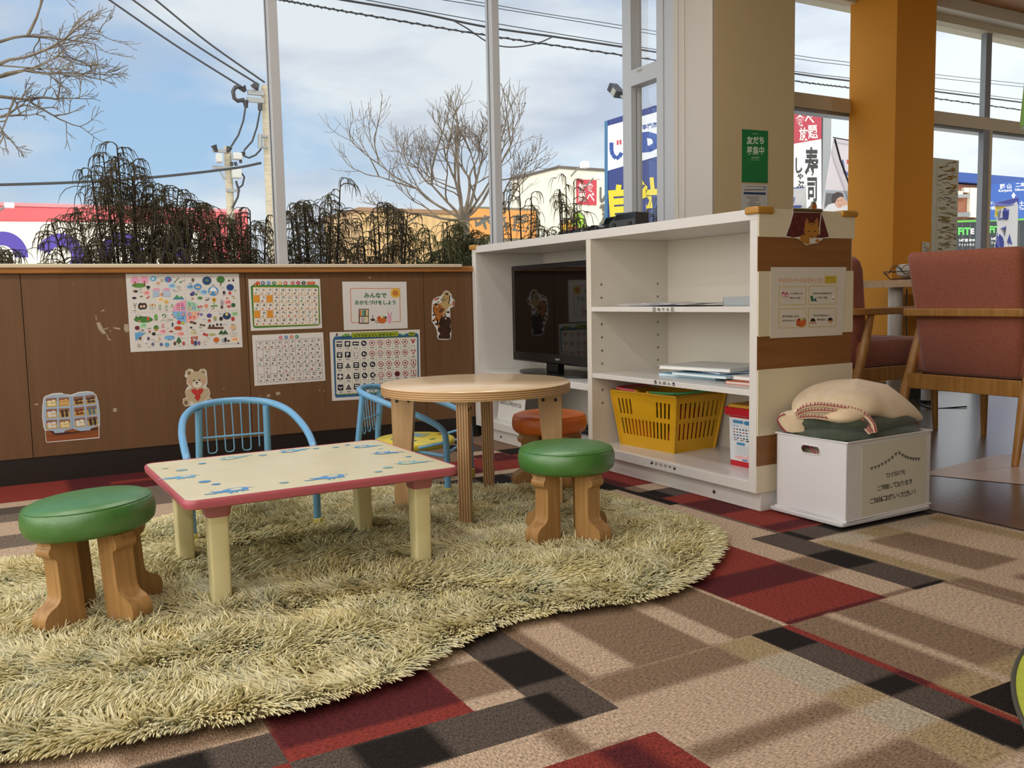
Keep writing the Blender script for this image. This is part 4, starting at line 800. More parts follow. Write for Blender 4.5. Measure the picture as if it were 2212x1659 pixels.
for i, (ch, c) in enumerate(zip('あいうえお', ('#2f4a86', '#3a86b8', '#3a7a3a', '#d8b050', '#b83a3a'))): s.ell(1494+i*57.5, 148, 20, 19, c, 4, 16); s.text(ch, 1494+i*57.5, 148, h=22, m=ink('#e8e4da'), layer=6, bold=.03)
for i, (ch, c) in enumerate(zip('ひょう', ('#b83a3a', '#b03a4a', '#2a1a1a'))): s.ell(1797+i*56, 146, 20, 19, c, 4, 16); s.text(ch, 1797+i*56, 146, h=22 if ch != 'ょ' else 16, m=ink('#e8e4da'), layer=6, bold=.03)
s.rect(1405, 150, 1462, 168, '#b84a3c', 4); s.rect(1425, 132, 1462, 152, '#c8603c', 4); s.ell(1418, 168, 9, 8, '#c8903c', 5); s.ell(1450, 168, 9, 8, '#c8903c', 5)
for x in (1962, 1985, 2006): s.ell(x, 148, 20, 16, '#c8552e', 4)
bars(s, 1985, 142, 50, 2, '#e0b070', 5, 3, 8)
tag(s.build('hiragana_poster', smooth=0), 'hiragana chart with thick green rounded border and orange squares', 'poster')

# katakana chart
s = poster(250, 580, 4.706); s.solid([(1386, 678), (2108, 648), (2132, 1140), (1412, 1194)], mat('laminated_paper', WP, .25))
q = quadmap((1424, 740), (2086, 704), (2104, 1116), (1448, 1162)); kana(s, q, ('ワラヤマハナタサカア', '□リ□ミヒニチシキイ', 'ヲルユムフヌツスクウ', '□レ□メヘネテセケエ', 'ンロヨモホノトソコオ'), None, '#2a2624', 26, ['#3a3230', '#5a8a50', '#8a6a4a', '#4a9ab0', '#6a5a50', '#b8503c', '#4a4a44'])
for i in range(11): s.line([q(i/10, 0), q(i/10, 1)], 2.4, '#9a6a64', 2)
for j in range(6): s.line([q(0, j/5), q(1, j/5)], 2.4, '#9a6a64', 2)
for i, (ch, c) in enumerate(zip('カタカナ', ('#c8506a', '#3a7ab8', '#c8603c', '#3a8a58'))): s.ell(1676+i*55, 701-i*3, 18, 17, c, 1, 16); s.text(ch, 1676+i*55, 701-i*3, h=18, m=ink('#ece8e2'), layer=3, bold=.03)
s.line([(1850, 1140), (2095, 1122)], 2, '#9a8a86', 2)
tag(s.build('katakana_poster', smooth=0), 'white katakana chart with thin mauve grid under the green-bordered chart', 'poster')

# tidy-up notice
s = poster(730, 600, 7.931); s.solid([(72, 66), (1172, 68), (1196, 866), (104, 900)], mat('laminated_paper', WP, .25))
OR = '#c8763a'; s.line([(350, 768), (240, 770), (230, 758), (212, 192), (222, 182), (1040, 182), (1056, 196), (1070, 735), (1060, 750), (935, 755)], 11, OR, 1)
s.text('みんなで', 640, 302, w=385, h=92, m=ink('#2c6e44'), layer=2, bold=.035); s.text('おかたづけをしよう', 640, 424, w=695, h=78, m=ink('#2c6e44'), layer=2, bold=.035)
for a in range(0, 360, 40): s.ell(984+62*cos(radians(a)), 262+62*sin(radians(a)), 26, 26, '#dcb93c', 2)
s.ell(984, 262, 66, 66, '#dcb93c', 3); s.ell(984, 262, 56, 56, '#d0863c', 4)
for tx, yy in (('きれいに', 245), ('かたづけ', 275)): s.text(tx, 982, yy, w=74, m=ink('#6a3418'), layer=5, bold=.02)
s.rect(356, 532, 530, 788, '#4a2c22', 1); s.rect(370, 545, 518, 652, '#c8b890', 2); s.rect(374, 668, 520, 770, '#cfc4a0', 2)
for x, c, w in ((372, '#b84a38', 16), (392, '#d8a04a', 18), (414, '#3f9a9a', 28), (446, '#2a5a4a', 16), (466, '#2e2c2c', 14), (484, '#d8c8a0', 14)): s.rect(x, 556, x+w, 650, c, 3)
for x, c, w in ((378, '#d8d4cc', 14), (398, '#b888a0', 16), (424, '#8ab0c8', 12), (440, '#6a8a9a', 8)): s.rect(x, 676, x+w, 768, c, 3)
s.ell(596, 720, 40, 22, '#33302e', 2); s.rect(590, 636, 602, 712, '#4a4644', 2); s.lay([(660, 682), (828, 690), (832, 750), (770, 786), (690, 770)], '#c4662c', 2)
for x, y, c, rr in ((705, 676, '#a83226', 22), (750, 672, '#dccf8a', 24), (786, 672, '#7a9a7a', 18), (818, 680, '#33302c', 18)): s.ell(x, y, rr, 20, c, 3)
s.ell(672, 752, 34, 26, '#3a2a22', 3); s.ell(672, 752, 26, 19, '#d8b894', 4); s.ell(880, 662, 34, 36, '#dca0b4', 3); s.lay([(845, 690), (930, 690), (905, 720), (918, 778), (850, 776), (858, 720)], '#dca0b4', 2)
for pts in ([(852, 574), (862, 574), (876, 628), (858, 630)], [(920, 586), (934, 590), (910, 632), (896, 626)]): s.lay(pts, '#c888a0', 2)
s.line([(862, 660), (874, 660)], 4, '#5a3a44', 5); s.line([(888, 660), (900, 660)], 4, '#5a3a44', 5)
tag(s.build('tidying_notice', smooth=0), 'notice with green lettering, sun and pink rabbit asking children to tidy up', 'poster')

# road sign chart
s = poster(700, 700, 5.6); s.solid([(68, 100), (1158, 66), (1172, 872), (98, 930)], mat('laminated_paper', WP, .25))
s.lay([(130, 150), (1120, 108), (1142, 130), (1150, 800), (1128, 830), (150, 890), (132, 874), (106, 190)], '#2a5f8c', 1); s.lay([(130, 195), (1110, 150), (1124, 160), (1136, 790), (1118, 808), (160, 858), (148, 846)], '#8a9a4a', 2)
q = quadmap((132, 192), (1124, 158), (1134, 790), (150, 848)); s.lay([q(0, 0), q(1, 0), q(1, 1), q(0, 1)], '#dcdad2', 3)
for i in range(11): s.line([q(i/10, 0), q(i/10, 1)], 3, '#8a9a58', 4)
for j in range(6): s.line([q(0, j/5), q(1, j/5)], 3, '#8a9a58', 4)
NV, RDS, WH = ink('#161c28'), ink('#a83434'), ink('#e4e2dc')
for j in range(5):
    for i in range(10):
        x, y = q((i+.5)/10, (j+.40)/5); k = 34; bx, by = q((i+.5)/10, (j+.80)/5); bars(s, bx, by-3, 52, 2 if (i+j) % 3 else 1, '#4a4844', 5, 4, 9)
        sq = lambda c, w=1., h=1.: s.rect(x-k*w, y-k*h, x+k*w, y+k*h, c, 5)
        if (i, j) == (2, 0): sq(NV, 1.1, .72); s.lay([(x-30, y), (x-8, y-15), (x-8, y+15)], WH, 6); s.rect(x-8, y-6, x+30, y+6, WH, 6)
        elif (i, j) == (2, 1): sq(WH); s.frame([(x-k, y-k), (x+k, y-k), (x+k, y+k), (x-k, y+k)], 2, '#5a5854', 6); [s.rect(x+a, y+b, x+a+12, y+b+12, NV, 6) for a, b in ((-24, -22), (-24, -4), (-24, 14), (10, -20), (12, 12))]
        elif i == 1 and j >= 2: s.lay([(x, y-k), (x+k*1.05, y+k*.9), (x-k*1.05, y+k*.9)], NV, 5); s.lay([(x, y-k*.45), (x+k*.6, y+k*.62), (x-k*.6, y+k*.62)], ink('#8f8d88'), 6); s.rect(x-4, y-8, x+4, y+20, NV, 7)
        elif i in (0, 1, 2):
            sq(NV)
            if (i, j) == (0, 0): s.rect(x-30, y-18, x+30, y-2, WH, 6); s.text('一方通行', x, y+16, w=56, m=WH, layer=6, bold=.03)
            elif (i, j) == (1, 0): s.text('停', x, y, h=44, m=WH, layer=6, bold=.03)
            elif (i, j) == (1, 1): s.text('P', x, y, h=46, m=WH, layer=6, bold=.03)
            elif (i, j) == (0, 1): s.rect(x-26, y-22, x+26, y-16, WH, 6); s.lay([(x-24, y), (x+24, y), (x, y+24)], WH, 6); s.rect(x-7, y-10, x+7, y+6, WH, 6)
            elif (i, j) == (0, 3): s.rect(x-9, y-26, x+9, y+26, WH, 6); s.rect(x-26, y-10, x+26, y+8, WH, 6)
            elif (i, j) == (0, 4): s.line([(x-22, y-8), (x, y+14), (x+22, y-8)], 10, WH, 6)
            else: s.rect(x-22, y-20, x+22, y-8, WH, 6); s.rect(x-18, y+2, x+18, y+18, WH, 6); s.rect(x-8, y-8, x+8, y+6, NV, 7)
        elif i == 3 or (i == 4 and j >= 2):
            s.ell(x, y, k, k, NV, 5, 20); r = random.Random(i*7+j)
            if (i, j) == (4, 3): s.line([(x+20, y-18), (x-14, y), (x+20, y+18)], 10, WH, 6)
            else: s.ell(x-6, y-2, 11, 16, WH, 6, 10); s.ell(x+12, y+6, 8, 10, WH, 6, 8); s.rect(x-5, y-6, x+3, y+8, NV, 7)
        elif i == 9:
            if j == 0: s.lay([(x-k, y-28), (x+k, y-28), (x, y+32)], RDS, 5); bars(s, x, y-18, 34, 1, '#e4e2dc', 6, 7)
            elif j == 1: s.lay([(x-k, y-28), (x+k, y-28), (x, y+32)], RDS, 5); s.lay([(x-20, y-20), (x+20, y-20), (x, y+16)], WH, 6); bars(s, x, y-14, 20, 1, '#5a3434', 7, 5)
            else: sq(RDS, .92, 1); s.rect(x-24, y-26, x+24, y+26, WH, 6); s.line([(x-20, y-22), (x+20, y+22)], 5, RDS, 7); s.ell(x, y-8, 8, 8, NV, 7); s.rect(x-6, y, x+6, y+20, NV, 7)
        else:
            s.ell(x, y, k, k, RDS, 5, 20); s.ell(x, y, k*.76, k*.76, WH if (i, j) != (7, 3) else NV, 6, 20)
            if i == 5: s.text(('50', '30', '30', '追越', '高')[j], x, y, w=32, m=ink('#3a5a8a' if j < 2 else '#3a2a2a'), layer=7, bold=.03)
            else: s.ell(x-2, y+2, 15, 8, NV, 7, 9); s.ell(x+4, y-6, 8, 7, NV, 7, 8)
            if (i+j) % 2 or (i, j) == (7, 3): s.line([(x-20, y-20), (x+20, y+20)], 5, RDS, 8)
for x in range(350, 880, 22): s.ell(x, 134-(x-350)*.03, 24, 30+4*((x//22) % 2), '#8f9f28', 4, 12)
s.text('どうろひょうしきポスター', 612, 132, w=500, h=34, m=ink('#26301a'), layer=6, bold=.03, rot=-2)
for x in (1035, 1060, 1082): s.ell(x, 118, 20, 24, '#8f9f28', 4)
s.text('その1', 1058, 116, w=60, m=ink('#26301a'), layer=6, bold=.03); s.rect(244, 116, 306, 150, '#6a9a3e', 5); s.rect(214, 128, 244, 152, '#7aa85a', 5); s.ell(228, 154, 8, 8, '#26301a', 6); s.ell(288, 154, 8, 8, '#26301a', 6)
s.ell(954, 120, 26, 18, '#c8d8c0', 5); s.rect(924, 120, 986, 134, '#6aa090', 5); s.rect(142, 112, 162, 140, '#1d2026', 2); s.ell(152, 120, 5, 5, '#c84a44', 3)
tag(s.build('road_sign_poster', smooth=0), 'road sign chart with blue border behind the blue child chair and round table', 'poster')

# teddy bear sticker
s = poster(250, 580, 4.706); B1, B2 = '#b9a888', '#6a5a44'
s.solid([(700, 1100), (712, 1040), (745, 1018), (780, 1024), (800, 1052), (838, 1052), (862, 1022), (900, 1018), (924, 1040), (928, 1085), (934, 1160), (918, 1200), (950, 1225), (962, 1270), (952, 1305), (985, 1330), (988, 1372), (930, 1366), (830, 1372), (770, 1394), (705, 1404), (680, 1370), (682, 1325), (715, 1310), (704, 1255), (722, 1210), (742, 1196), (720, 1170), (722, 1110)], mat('sticker_white', '#d2cec2', .4))
s.ell(745, 1058, 30, 32, B1, 1); s.ell(886, 1052, 30, 32, B1, 1); s.ell(750, 1068, 18, 20, B2, 2); s.ell(884, 1062, 16, 18, B2, 2); s.ell(826, 1128, 102, 84, B1, 3); s.ell(828, 1280, 104, 88, B1, 2)
s.ell(718, 1358, 36, 40, B1, 3); s.ell(950, 1350, 32, 38, B1, 3); s.ell(714, 1364, 17, 22, B2, 4); s.ell(952, 1352, 15, 22, B2, 4); s.ell(750, 1275, 44, 50, B1, 4); s.ell(912, 1265, 42, 50, B1, 4)
RH = '#b8342c'; s.lay([(764, 1240), (785, 1222), (812, 1224), (830, 1240), (850, 1222), (878, 1218), (893, 1236), (878, 1262), (858, 1285), (862, 1308), (836, 1350), (800, 1318), (808, 1288), (775, 1262)], RH, 6)
s.ell(828, 1176, 46, 34, '#ddd8ca', 4); s.ell(824, 1160, 17, 8, '#16120f', 5); s.ell(795, 1138, 8, 9, '#16120f', 5); s.ell(852, 1135, 8, 9, '#16120f', 5); s.line([(824, 1165), (824, 1176)], 3, '#16120f', 5); s.line([(812, 1186), (826, 1176), (842, 1184)], 3.5, '#3a2a20', 5)
s.ell(752, 1158, 22, 18, '#c49a86', 4); s.ell(892, 1148, 22, 18, '#c49a86', 4)
tag(s.build('bear_sticker', smooth=0), 'bear sticker holding a red heart on the brown wall', 'sticker')

# three stacked horses sticker
s = poster(900, 600, 9.217)
s.solid([(585, 252), (655, 275), (690, 330), (705, 395), (752, 445), (756, 500), (745, 570), (700, 585), (664, 620), (670, 700), (672, 830), (668, 960), (695, 1040), (690, 1110), (688, 1180), (672, 1222), (600, 1236), (440, 1232), (412, 1195), (410, 1090), (390, 1010), (340, 925), (302, 865), (300, 740), (302, 580), (310, 480), (340, 420), (410, 380), (480, 365), (520, 320), (548, 272)], mat('sticker_white', '#d8d6d2', .4))
H1, H2, H3 = '#b99b66', '#a8662a', '#3a2014'
s.lay([(560, 330), (650, 330), (658, 430), (640, 520), (690, 520), (700, 545), (645, 575), (600, 640), (560, 770), (530, 770), (500, 640), (455, 520), (440, 500), (490, 500), (505, 380)], H1, 1); s.ell(590, 350, 62, 70, H1, 2); s.ell(537, 438, 60, 38, '#94835c', 3); s.ell(515, 425, 7, 8, '#5a4a34', 4); s.ell(550, 438, 7, 8, '#5a4a34', 4); s.ell(602, 324, 24, 24, '#1a1210', 3); s.line([(528, 366), (556, 380), (532, 394)], 6, '#241a14', 4); s.line([(632, 388), (600, 402), (628, 418)], 6, '#241a14', 4); s.line([(655, 345), (660, 400), (650, 470), (634, 520)], 18, '#241a14', 3)
for x, y, a in ((575, 290, 20), (645, 300, -15)): s.ell(x, y, 14, 26, '#a08a64', 2, rot=a)
s.lay([(330, 540), (400, 540), (470, 560), (520, 620), (520, 740), (480, 830), (430, 870), (425, 985), (480, 970), (410, 840), (340, 870), (322, 850), (380, 770), (340, 660)], H2, 3); s.ell(420, 610, 90, 95, H2, 4); s.ell(495, 650, 66, 40, '#6a4424', 5, rot=-38); s.ell(532, 622, 9, 9, '#3a2414', 6); s.ell(476, 655, 9, 9, '#3a2414', 6); s.ell(404, 628, 11, 14, '#241610', 6); s.ell(462, 592, 11, 14, '#241610', 6); s.ell(385, 530, 26, 28, '#1c1210', 6); s.ell(412, 572, 12, 20, '#d8c8a8', 6, rot=-30); s.line([(330, 580), (336, 680), (360, 720), (380, 765)], 18, '#301a12', 5); s.ell(430, 485, 16, 14, '#1c1210', 4); s.ell(335, 740, 20, 18, '#1c1210', 4); s.ell(330, 856, 18, 20, '#1c1210', 5); s.ell(340, 535, 12, 18, '#8a5424', 5)
s.lay([(450, 870), (520, 790), (640, 780), (665, 860), (650, 950), (690, 1040), (670, 1090), (655, 1110), (672, 1180), (650, 1215), (440, 1212), (428, 1170), (470, 1110), (425, 1060), (430, 1000), (480, 960)], H3, 7); s.ell(560, 860, 110, 90, H3, 8); s.ell(488, 905, 50, 54, '#2a150e', 9); s.ell(460, 1030, 42, 52, '#2e1810', 9); s.ell(640, 1030, 44, 60, '#2e1810', 9); s.ell(530, 846, 9, 11, '#120a08', 10); s.ell(596, 866, 9, 11, '#120a08', 10); s.ell(576, 812, 13, 20, '#d8cfc0', 10, rot=15); s.ell(500, 765, 14, 28, H3, 8, rot=25); s.ell(568, 745, 13, 30, H3, 8, rot=-8); s.line([(655, 790), (664, 880), (652, 970)], 14, '#1c0e0a', 9)
s.ell(395, 922, 34, 22, '#120c0a', 2); s.ell(625, 685, 32, 20, '#120c0a', 2)
for pts, lf in (([(344, 452), (352, 430), (415, 398), (432, 418), (412, 440)], (436, 406)), ([(706, 540), (712, 486), (746, 478), (750, 520), (730, 566)], (728, 468))): s.lay(pts, '#b04830', 2); s.ell(*lf, 16, 13, '#4a6a34', 3)
tag(s.build('horse_sticker', smooth=0), 'sticker of three stacked cartoon horses with carrots, beside the white shelf', 'sticker')

# snack box sticker
s = poster(80, 835, 7.32)
s.solid([(100, 180), (130, 150), (250, 105), (390, 98), (430, 118), (540, 128), (660, 85), (800, 72), (880, 84), (935, 130), (970, 230), (995, 420), (995, 600), (985, 640), (988, 815), (160, 888), (140, 870), (125, 700), (100, 640), (80, 480), (82, 330)], mat('sticker_white', '#d6d2cc', .4))
s.lay([(132, 700), (560, 660), (970, 625), (975, 800), (160, 876), (150, 860)], noise_mat('printed_wood', '#7a3f1c', '#96542a', (3, 40, 60), 1, 4), 1); s.lay([(190, 700), (560, 720), (960, 650), (965, 680), (560, 740), (290, 770)], '#3a1c0e', 2)
LB = '#9fb2c6'; s.lay([(115, 190), (140, 160), (260, 125), (400, 120), (520, 140), (540, 170), (570, 140), (650, 110), (780, 88), (880, 96), (930, 145), (965, 240), (988, 430), (985, 590), (960, 625), (850, 660), (840, 690), (690, 705), (560, 665), (440, 700), (430, 725), (280, 738), (262, 705), (150, 690), (120, 650), (95, 480), (98, 330)], LB, 3)
s.line([(538, 150), (560, 670)], 26, '#8d9fb4', 4)
qL, qR = quadmap((128, 170), (520, 150), (545, 670), (130, 690)), quadmap((556, 150), (930, 110), (985, 620), (585, 660))
r = random.Random(6)
for q, base in ((qL, 0), (qR, 6)):
    for j in range(3):
        for i in range(2):
            k = base+j*2+i; u0, u1, v0, v1 = i*.5+.04, i*.5+.46, j/3+.03, (j+1)/3-.03
            s.lay([q(u0, v0), q(u1, v0), q(u1, v1), q(u0, v1)], '#8a6250', 5); s.lay([q(u0, v0+.11), q(u1, v0+.11), q(u1, v1), q(u0+.02, v1)], '#bda45e', 6)
            cs = ('#ded0a8', '#c08a48', '#d8d6d2', '#4a2e1c', '#dcd8d4', '#dccfa6', '#5a3018', '#4a3430', '#7a3c1e', '#5a6a74', '#e2e0da', '#3a2418')[k]
            for (a, b) in ((.3, .42), (.7, .35), (.35, .74), (.72, .72)):
                x, y = q(u0+(u1-u0)*a, v0+(v1-v0)*b); tall = k in (3, 9, 11); s.ell(x, y, 26 if tall else 36, 38 if tall else 22, ink(cs), 7, 11)
                if k in (2, 4, 10): s.line([(x-20, y), (x+20, y-4)], 4, '#5a544e', 8)
                if k in (1, 5): s.ell(x, y-8, 26, 8, ink('#e0c486'), 8)
tag(s.build('snack_box_sticker', smooth=0), 'sticker of an open pastry box at the bottom left of the brown wall', 'sticker')

# ---- end panel of the shelf: rules of the play corner, cat under a heated table
s = poster(1650, 560, 5.29, YN-.0052); s.solid([(82, 90), (944, 90), (896, 866), (72, 904)], mat('laminated_paper', '#d4cfc4', .25), .0008)
ttl = 'キッズスペースのおやくそく'; s.text(ttl, 424, 240, w=515, h=58, m=ink('#c87a44'), layer=1, bold=.06); s.text(ttl, 424, 240, w=506, h=50, m=ink('#d9cdbd'), layer=2, bold=.0)
YB = '#c9b23c'; s.lay([(700, 190), (828, 192), (834, 198), (830, 276), (696, 278), (694, 198)], YB, 1)
for tx, yy, w in (('おもちゃは', 213, 84), ('大切につかいましょう', 237, 110), ('お口にいれないで', 259, 84)): s.text(tx, 762, yy, w=w, m=ink('#4a3c14'), layer=2, bold=.01)
def rbox(a, b, c, d): s.line([(a+8, b), (c-8, b), (c, b+8), (c-4, d-8), (c-12, d), (a+6, d+6), (a, d-4), (a, b+8), (a+8, b)], 5.5, YB, 1)
rbox(174, 312, 482, 518); rbox(516, 308, 832, 512); rbox(170, 566, 478, 780); rbox(508, 560, 824, 770)
for tx, x, y, w in (('くつをぬいで', 372, 392, 142), ('あそんでね', 358, 442, 118), ('おもちゃをなげたり', 670, 390, 212), ('しないでね', 668, 438, 116), ('あそびおわったら', 306, 652, 186), ('かたづけよう', 280, 702, 138), ('みんなでなかよく', 658, 642, 182), ('あそぼう', 658, 690, 92)): s.text(tx, x, y, w=w, m=ink('#16130f'), layer=2, bold=.035)
for x, y in ((224, 404), (264, 408)): s.ell(x, y, 18, 34, '#b04a72', 2, rot=-15); s.ell(x+2, y+6, 10, 16, '#e6dcd8', 3, rot=-15); s.ell(x-3, y+30, 16, 9, '#c8bcb4', 3)
s.lay([(528, 424), (556, 414), (572, 480), (544, 486)], '#2c6e4a', 2); s.lay([(566, 464), (590, 440), (604, 492)], '#1f4c7a', 3)
s.ell(792, 446, 20, 34, '#dcd8d2', 2); s.ell(790, 412, 14, 14, '#dcd8d2', 3); s.lay([(780, 452), (804, 448), (800, 464), (784, 462)], '#7a3030', 3)
s.lay([(370, 690), (408, 700), (484, 684), (478, 752), (430, 776), (370, 760)], '#b65a26', 2); s.lay([(408, 700), (484, 684), (478, 752), (430, 776)], '#c4662c', 3)
for x, y, c in ((400, 688, '#8a2a26'), (430, 688, '#d0bc60'), (456, 682, '#8a9a8a')): s.ell(x, y, 16, 13, c, 3)
for x, y, g in ((560, 706, 1), (757, 698, 0)):
    s.ell(x, y, 28, 32, '#1a1512', 2); s.ell(x, y+14, 24, 20, '#d8ae86', 3); s.lay([(x-27, y-8), (x+27, y-8), (x+24, y+4), (x-24, y+4)], '#1a1512', 4); s.ell(x, y+22, 9, 6, '#b03a2c', 4); s.ell(x-9, y+10, 2.5, 3, '#1a1512', 4); s.ell(x+9, y+10, 2.5, 3, '#1a1512', 4)
    if g: [s.lay([(x+k*22, y+10), (x+k*36, y+22), (x+k*34, y+36), (x+k*24, y+24)], '#1a1512', 2) for k in (-1, 1)]
tag(s.build('rules_notice', smooth=0), 'play corner rules sheet with four yellow boxes on the striped shelf end', 'poster')
s = poster(1560, 430, 6.506, YN-.0056)
s.solid([(985, 140), (1000, 122), (1200, 128), (1240, 90), (1255, 40), (1280, 28), (1320, 50), (1335, 110), (1330, 128), (1410, 140), (1418, 160), (1412, 190), (1450, 330), (1512, 520), (1505, 546), (1420, 555), (1350, 622), (1235, 632), (1195, 650), (1165, 640), (1075, 560), (1000, 545), (890, 540), (888, 512), (960, 330), (996, 190)], mat('sticker_white', '#d2cfc9', .4), .0006)
MR = '#561b18'; s.lay([(1006, 186), (1395, 196), (1440, 330), (1500, 530), (1420, 545), (1340, 545), (1100, 525), (1000, 540), (900, 520), (965, 340)], MR, 1); s.lay([(1000, 134), (1410, 146), (1402, 192), (998, 178)], '#574626', 2)
for x, y in ((1025, 240), (1128, 276), (1042, 330), (970, 395), (1088, 410), (1000, 488), (1258, 258), (1420, 432), (1440, 500)): s.line([(x-16, y), (x+16, y)], 2.5, '#8f6450', 2); s.line([(x, y-18), (x, y+18)], 2.5, '#8f6450', 2)
CT, CS = '#a8742c', '#5a3a1a'; s.ell(1258, 440, 112, 110, CT, 3, 20); s.rect(1160, 340, 1346, 450, CT, 3)
for p1, p2 in (([(1156, 350), (1182, 262), (1222, 325)], [(1172, 345), (1184, 290), (1205, 322)]), ([(1292, 322), (1338, 260), (1356, 350)], [(1310, 320), (1336, 288), (1344, 335)])): s.lay(p1, CT, 3); s.lay(p2, '#a06058', 4)
s.ell(1160, 560, 72, 60, CT, 3, rot=30); s.ell(1195, 612, 38, 24, CT, 4); s.ell(1338, 590, 32, 26, CT, 4); s.lay([(1230, 630), (1245, 590), (1300, 590), (1318, 622)], '#d2cfc9', 5)
for x in (1232, 1256, 1280): s.line([(x, 322), (x+1, 378)], 6, CS, 4)
for y in (448, 480, 510): s.line([(1142, y), (1172, y+4)], 5, CS, 4); s.line([(1345, y+8), (1368, y+4)], 5, CS, 4)
s.rect(1205, 448, 1238, 458, '#1a120c', 4); s.rect(1286, 448, 1316, 458, '#1a120c', 4); s.line([(1230, 512), (1244, 530), (1258, 516), (1272, 530), (1288, 512)], 4, CS, 4); s.ell(1258, 496, 9, 5, '#8a4a3a', 4)
s.ell(1290, 108, 32, 38, '#b8602a', 4); s.ell(1290, 60, 30, 12, '#4a5a2c', 4, rot=25); s.line([(1390, 205), (1372, 360), (1366, 500)], 12, '#e2dfda', 3)
tag(s.build('cat_sticker', smooth=0), 'tabby cat sticker with a maroon quilted table on the shelf end panel', 'sticker')

# ---- pillar: green notice and the sheet below it
s = Sheet(crop(1250, 0, 2.963, on_y, YP-.0012), WN); GN = '#1f7a44'
s.solid([(1046, 826), (1212, 838), (1210, 1172), (1044, 1166)], mat('green_print', GN, .2), .0006)
s.text('友だち', 1131, 898, w=112, h=52, m=ink('#cfe3cc'), layer=1, bold=.04); s.text('募集中', 1131, 964, w=112, h=56, m=ink('#cfe3cc'), layer=1, bold=.018)
bars(s, 1131, 855, 40, 1, '#9cc4a4', 1, 3); bars(s, 1130, 1006, 52, 1, '#9cc4a4', 1, 6); bars(s, 1128, 1022, 60, 1, '#8ab894', 1, 3)
tag(s.build('friends_notice', smooth=0), 'green notice with pale lettering on the beige pillar', 'poster')
s = Sheet(crop(1250, 0, 2.963, on_y, YP-.0012), WN); s.solid([(1044, 1178), (1210, 1186), (1208, 1375), (1040, 1370)], mat('glossy_sheet', '#c9cac6', .15), .0006)
bars(s, 1128, 1192, 120, 1, '#6a6e74', 1, 3); s.rect(1182, 1196, 1202, 1204, '#3a6a9a', 1); bars(s, 1128, 1212, 140, 1, '#2a2e34', 1, 5); s.lay([(1056, 1228), (1198, 1232), (1198, 1248), (1056, 1244)], '#1f3c62', 1)
for k in range(9): bars(s, 1110+(k % 3)*8, 1258+k*11, 90-(k % 4)*14, 1, '#55585c', 1, 3.4)
tag(s.build('small_print_sheet', smooth=0), 'glossy white sheet of small print under the green notice on the pillar', 'poster')

# ================================================================== STOOLS, TABLES, CHAIRS
OAK = noise_mat('oak_wood', '#96703f', '#b48a56', (90, 90, 5), 1, 6, .42, .3, .68, bump=.15)
OAKL = noise_mat('light_oak_wood', '#b48f62', '#c9a576', (80, 80, 5), 1, 5, .42, .3, .68)
OAKE = stripe_mat('plywood_leg_edge', '#bb966a', '#82623f', 'Y', .0075, .45, .42, soft=.12)
GREENL = noise_mat('green_leatherette', '#3d7330', '#437a36', (1, 1, 1), 40, 3, .34, bump=.2, bscale=420, spec=1.0)
ORANGEL = noise_mat('orange_leatherette', '#c86420', '#d06c26', (1, 1, 1), 40, 3, .34, bump=.25, bscale=420)

LEGP = [(.050, .186), (.050, 0), (.112, 0)]+[(.106+.030*cos(radians(a)), .029+.029*sin(radians(a))) for a in (-62, -42, -22, 0, 20, 40, 58, 72)]+[(.1075, .060), (.1005, .066), (.0965, .075), (.0955, .088), (.0955, .147), (.0975, .152), (.1035, .1545), (.1085, .159), (.1105, .166), (.1085, .173), (.104, .176), (.104, .186)]
def stool(name, label, loc, rot, tilt, leather, seatname):
    t = thing(name, label, 'stool', loc, group=None, rot=(tilt[0], tilt[1], rot))
    prof = [(.0001, .186), (.103, .186), (.116, .189), (.125, .198), (.1285, .212), (.1285, .228), (.1255, .240), (.1225, .2445), (.1215, .2445), (.1195, .2475), (.107, .253), (.075, .258), (.035, .2605), (.0001, .261)]
    b = MB(); b.lathe(prof, leather, 64); seat = b.build('seat', t, smooth=60)
    b = MB(); b.tube([(.1225*cos(a), .1225*sin(a), .2453) for a in [2*pi*i/64 for i in range(64)]], .0009, leather, 6, closed=True); b.build('seam', seat)
    for a in (30, 120, 210, 300):
        b = MB(); b.prism(LEGP, -.023, .023, OAK, 'y'); o = b.build('leg', t, bevel=.0028, seg=3, smooth=50); o.rotation_euler = (0, 0, radians(a))
    return t
stool('animal_foot_stool', 'green round stool with paw-shaped wooden legs at the left end of the rug', (.136, 2.0, .012), radians(0), (radians(-1.2), radians(-3.2), 0), GREENL, '')
stool('animal_foot_stool', 'green round stool with paw legs in front of the round wooden table', (1.272, 1.965, .012), radians(-16), (0, 0, 0), GREENL, '')
stool('animal_foot_stool', 'orange round stool with paw legs behind the round wooden table', (1.60, 2.575, .010), radians(-40), (0, 0, 0), ORANGEL, '')

